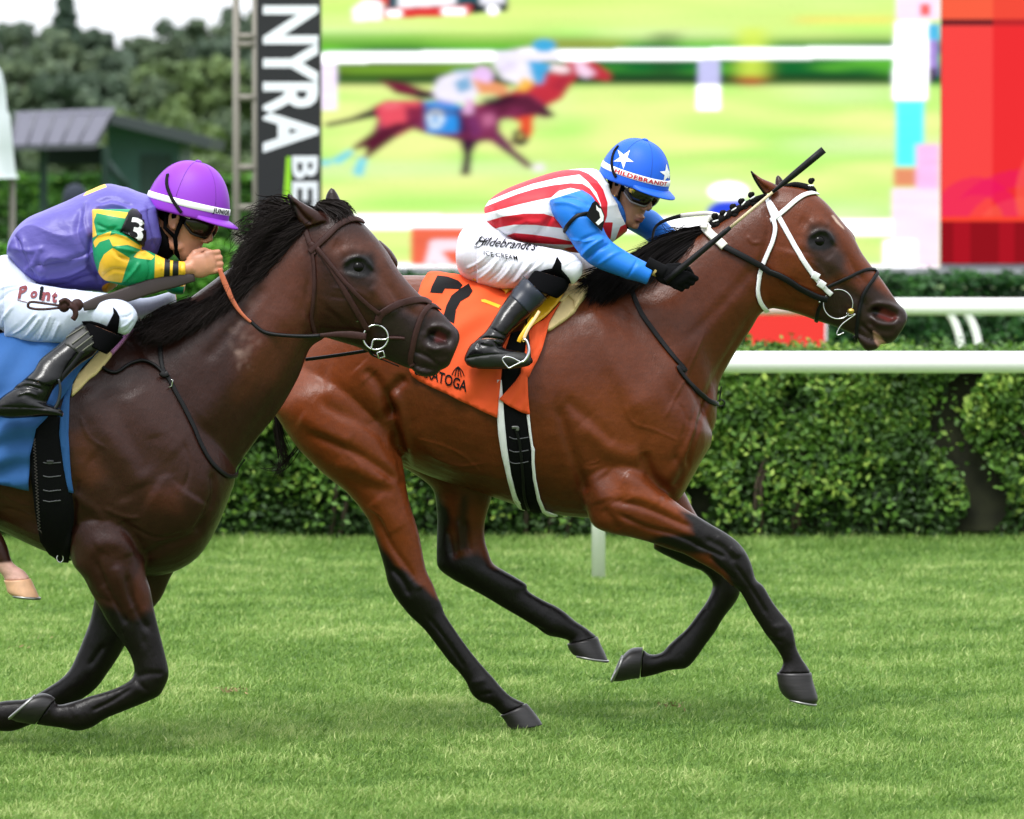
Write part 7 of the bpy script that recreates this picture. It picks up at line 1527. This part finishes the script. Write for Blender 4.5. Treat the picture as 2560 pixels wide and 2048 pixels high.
wk3 = [(B_((560, 420), (520, 600), (600, 760)), 10, -.006), (B_((620, 700), (700, 560), (660, 400)), 7, .006), (B_((600, 640), (560, 500), (590, 380)), 8, .005), (B_((150, 640), (200, 800), (320, 880)), 9, .005), (B_((110, 620), (170, 760), (240, 900)), 6, -.006), (B_((240, 820), (420, 800), (600, 740)), 9, -.006), (B_((300, 900), (460, 880), (600, 820)), 8, .006), (B_((220, 940), (340, 960), (460, 950)), 6, -.005),
       (B_((640, 400), (760, 370), (900, 420)), 7, -.005), (B_((640, 450), (740, 420), (860, 440)), 7, -.012), (B_((1030, 420), (1060, 560), (1060, 700)), 6, .007), (B_((990, 420), (1030, 560), (1040, 700)), 6, -.007), (B_((90, 700), (200, 720), (300, 700)), 8, .004), (B_((480, 940), (600, 900), (680, 920)), 7, -.005), (B_((160, 860), (230, 800), (260, 720)), 6, .005), (B_((620, 600), (600, 800), (680, 940)), 7, -.010)]
clothes('jersey', [loft(tor3, Y3, 48)], .0042, 3, jm3, r3, 'loose purple jacket', [(B_((560, 350), (600, 300), (700, 260), (720, 290), (690, 300), (640, 320), (580, 345)), yl), (B_(*ell(758, 975, 72, 42)), srgb(225, 150, 30)), (B_((880, 975), (930, 950), (1060, 920), (1080, 980), (900, 1000)), yl)], wk3, Y3, pu, fold=(.02, 24, .75, 72))
sm3 = mat('checked_sleeve', gn, rough=.45, spec=.4, bump=.5, bscale=10, bdist=.012)
ch = [(B_((610, 430), (700, 445), (865, 462), (842, 502), (750, 486), (650, 466), (632, 520), (652, 620), (600, 640)), yl), (B_((640, 700), (628, 660), (660, 620), (750, 588), (735, 640), (672, 660)), yl), (B_((728, 622), (780, 605), (850, 625), (950, 690), (955, 715), (860, 680), (760, 690)), yl),
      (B_((655, 895), (672, 800), (700, 745), (760, 700), (875, 770), (845, 850), (820, 935), (700, 920)), yl), (B_((900, 762), (925, 730), (962, 708), (1042, 758), (1020, 782), (930, 770)), yl), (B_((1046, 740), (1300, 740), (1300, 960), (1038, 960)), yl), (B_((925, 640), (975, 650), (990, 720), (950, 700)), yl),
      (B_((1112, 740), (1148, 740), (1142, 960), (1100, 960)), bk), (B_((1168, 740), (1206, 740), (1200, 960), (1158, 960)), bk)]
wks = [(B_((760, 700), (800, 760), (880, 780)), 4, -.005), (B_((640, 620), (760, 600), (880, 640)), 5, .005), (B_((660, 600), (760, 580), (860, 600)), 4, -.008), (B_((690, 900), (760, 850), (860, 860)), 6, -.005), (B_((780, 700), (900, 720), (980, 740)), 5, .005), (B_((1000, 780), (1010, 860), (980, 940)), 4, -.004), (B_((1070, 800), (1090, 850)), 3, .003), (B_((1225, 800), (1215, 880)), 3, -.004), (B_((650, 540), (720, 570), (790, 560)), 4, -.005), (B_((830, 930), (900, 860), (940, 800)), 5, .005)]
s3o = clothes('sleeve', [loft(s31, Y3), loft(s32, Y3)], .0040, 3, sm3, r3, 'green and yellow checked sleeves with black cuff bands', ch, wks, Y3, gn, .5, fold=(.004, 45, -.6, 73))
s3T = bvh(s3o)
pl = mk('number_panel', patch(s3T, B_((880, 448), (930, 462), (990, 520), (1025, 585), (1010, 630), (955, 690), (930, 672), (890, 640), (805, 595), (830, 540), (860, 470)), .010, Y3, 5, .005), 'leather_black', r3); plT = bvh(pl)
k_ = 640/2156.; o_ = Z_(1068, 1472); v, f = text_on(plT, '3', o_, (120*k_, 42*k_), (42*k_, -190*k_), .002, Y3, bold=.022, maxlen=.15); mk('number', (v, f), 'white_print', pl)
gt = remesh([tube3([H3.w((-.040, 0, -.055)), H3.w((-.052, .0, -.085)), P(*B_(1080, 660), Y3-.01), P(*B_(1030, 660), Y3)], [.062, .064, .07, .06], 24)], .0042, 3, 'neck_gaiter'); gt.data.materials.append(MT['sock']); attach(gt, r3)
wkb = [(R_((180, 960), (330, 880), (480, 720), (560, 640)), 3, .004), (R_((240, 970), (400, 860), (560, 680)), 2.6, -.004), (R_((380, 1000), (520, 840), (620, 700)), 3, .004), (R_((470, 1040), (600, 880), (700, 700)), 2.6, -.004), (R_((580, 1060), (680, 900), (780, 660)), 3, .004), (R_((700, 1060), (780, 900), (850, 720)), 2.6, -.003), (R_((800, 1050), (860, 920), (920, 780)), 3, .004), (R_((0, 260), (120, 220), (300, 200)), 4, .004), (R_((0, 460), (140, 320), (350, 260)), 4, -.004), (R_((20, 860), (60, 700), (200, 520)), 4, .004), (R_((1400, 560), (1500, 480), (1560, 440)), 3, .003), (R_((1860, 700), (1960, 690), (2040, 640)), 2.5, -.003), (R_((1860, 860), (1960, 800), (2050, 700)), 2.5, .003), (R_((1900, 920), (1980, 860), (2060, 760)), 2.5, -.003)]
wm3 = mat('pale_blue_breeches', srgb(206, 214, 236), rough=.55, spec=.3, bump=.35, bscale=14, stretch=(3.2, 1, .9), bdist=.01)
br3 = clothes('breeches', [loft(s, Y3) for s in (pel3, t31, t32)], .0042, 3, wm3, r3, None, None, wkb, Y3, fold=(.003, 60, .9, 76)); b3T = bvh(br3)
mk('sock', patch(b3T, R_((1270, 760), (1400, 755), (1540, 790), (1645, 835), (1700, 740), (1755, 640), (1742, 552), (1800, 610), (1842, 690), (1835, 800), (1815, 935), (1900, 965), (1922, 1000), (1800, 1060), (1600, 1180), (1450, 1150), (1330, 900)), .006, Y3, 5, .008), 'sock', r3)
clothes('sock', [loft(c31, Y3)], .0042, 2, 'sock', r3)
for s_, o_, ux, uy, mt_ in (('P', (275, 410), (130, -30), (25, -170), 'maroon_print'), ('o', (460, 400), (110, 0), (30, -140), 'maroon_print'), ('i', (600, 420), (60, 0), (20, -190), 'black_print'), ('n', (640, 440), (130, 0), (30, -170), 'maroon_print'), ('t', (790, 470), (90, 0), (22, -170), 'maroon_print')):
    a_ = R_(*o_); k_ = 340/2095.; v, f = text_on(b3T, s_, a_, (ux[0]*k_, ux[1]*k_), (uy[0]*k_, uy[1]*k_), .004, Y3, bold=.05, maxlen=.25); mk('printed_letter', (v, f), mt_, br3)
mk('printed_line', strap(b3T, R_((268, 430), (340, 452), (420, 470)), .002, off=.002, thick=.001, Yc=Y3), 'maroon_print', br3)
b3o = clothes('boot', [loft(b31, Y3), loft(b31b, Y3), loft(f31, Y3)], .0036, 3, 'boot', r3, None, None, [(F_((0, 318), (180, 322), (350, 330)), 2, -.003), (F_((90, 190), (180, 170), (280, 200)), 4, -.006), (F_((120, 240), (190, 220), (250, 240)), 3, .004), (R_((330, 1660), (480, 1680), (620, 1725)), 3, -.005)], Y3); b3oT = bvh(b3o)
mk('boot_cuff', patch(b3oT, R_((1290, 795), (1400, 960), (1530, 1160), (1470, 1210), (1200, 1250), (1100, 1170), (1000, 1120), (1030, 1020), (1130, 895)), .002, Y3, 5, .003), mat('ribbed_cuff', srgb(44, 44, 42), rough=.5), b3o)
for a, b in (((1030, 1030), (1290, 860)), ((1110, 1120), (1350, 930)), ((1160, 1190), (1400, 1000)), ((1210, 1250), (1460, 1060))): mk('rib', strap(b3oT, R_(a, ((a[0]+b[0])/2, (a[1]+b[1])/2), b), .004, off=.005, thick=.002, Yc=Y3), mat('rib_grey', srgb(96, 96, 84), rough=.5), b3o)
clothes('boot', [loft(f3l, Y3)], .005, 3, 'boot', r3)
hl3, band3, wl3 = helmet(H3, r3, MT['purple'], tilt=R(-11), a=.146, b=.122, h=.172, z0=.036, x0=-.010)
hl3T, bd3T = bvh(hl3), bvh(band3)
mk('lettering', band_text('JUNIOR', wl3, .146, .122, .172, -.62, .05), 'black_print', band3)
mk('helmet_strap', strap(hl3T, U_((500, 350), (420, 240), (350, 130), (300, 20), (262, -90), (255, -190), (270, -290)), .011, off=.003, thick=.003, Yc=Y3), 'black_print', hl3)
cap = remesh([H3.tf(ellipsoid((-.022, 0, .028), (.092, .083, .070), n=24, m=16))], .004, 1, 'skull_cap'); cap.data.materials.append(MT['sock']); attach(cap, r3)
g3_ = goggles(H3, r3)
mk('chin_strap', tube3([H3.w((.016, -.080, .030)), H3.w((.016, -.079, -.01)), H3.w((.016, -.074, -.05)), H3.w((.035, -.05, -.100)), H3.w((.045, -.0, -.12))], .0075, 8), 'sock', r3)
mk('chin_strap', tube3([H3.w((-.045, -.078, .010)), H3.w((-.030, -.078, -.035)), H3.w((.016, -.074, -.05))], .007, 8), 'sock', r3)
mk('buckle', tube3([H3.w((.034+.010*x, -.092, .038+.007*z)) for x, z in ((-1, -1), (1, -1), (1, 1), (-1, 1), (-1, -1))], .0018, 6), 'white', g3_)
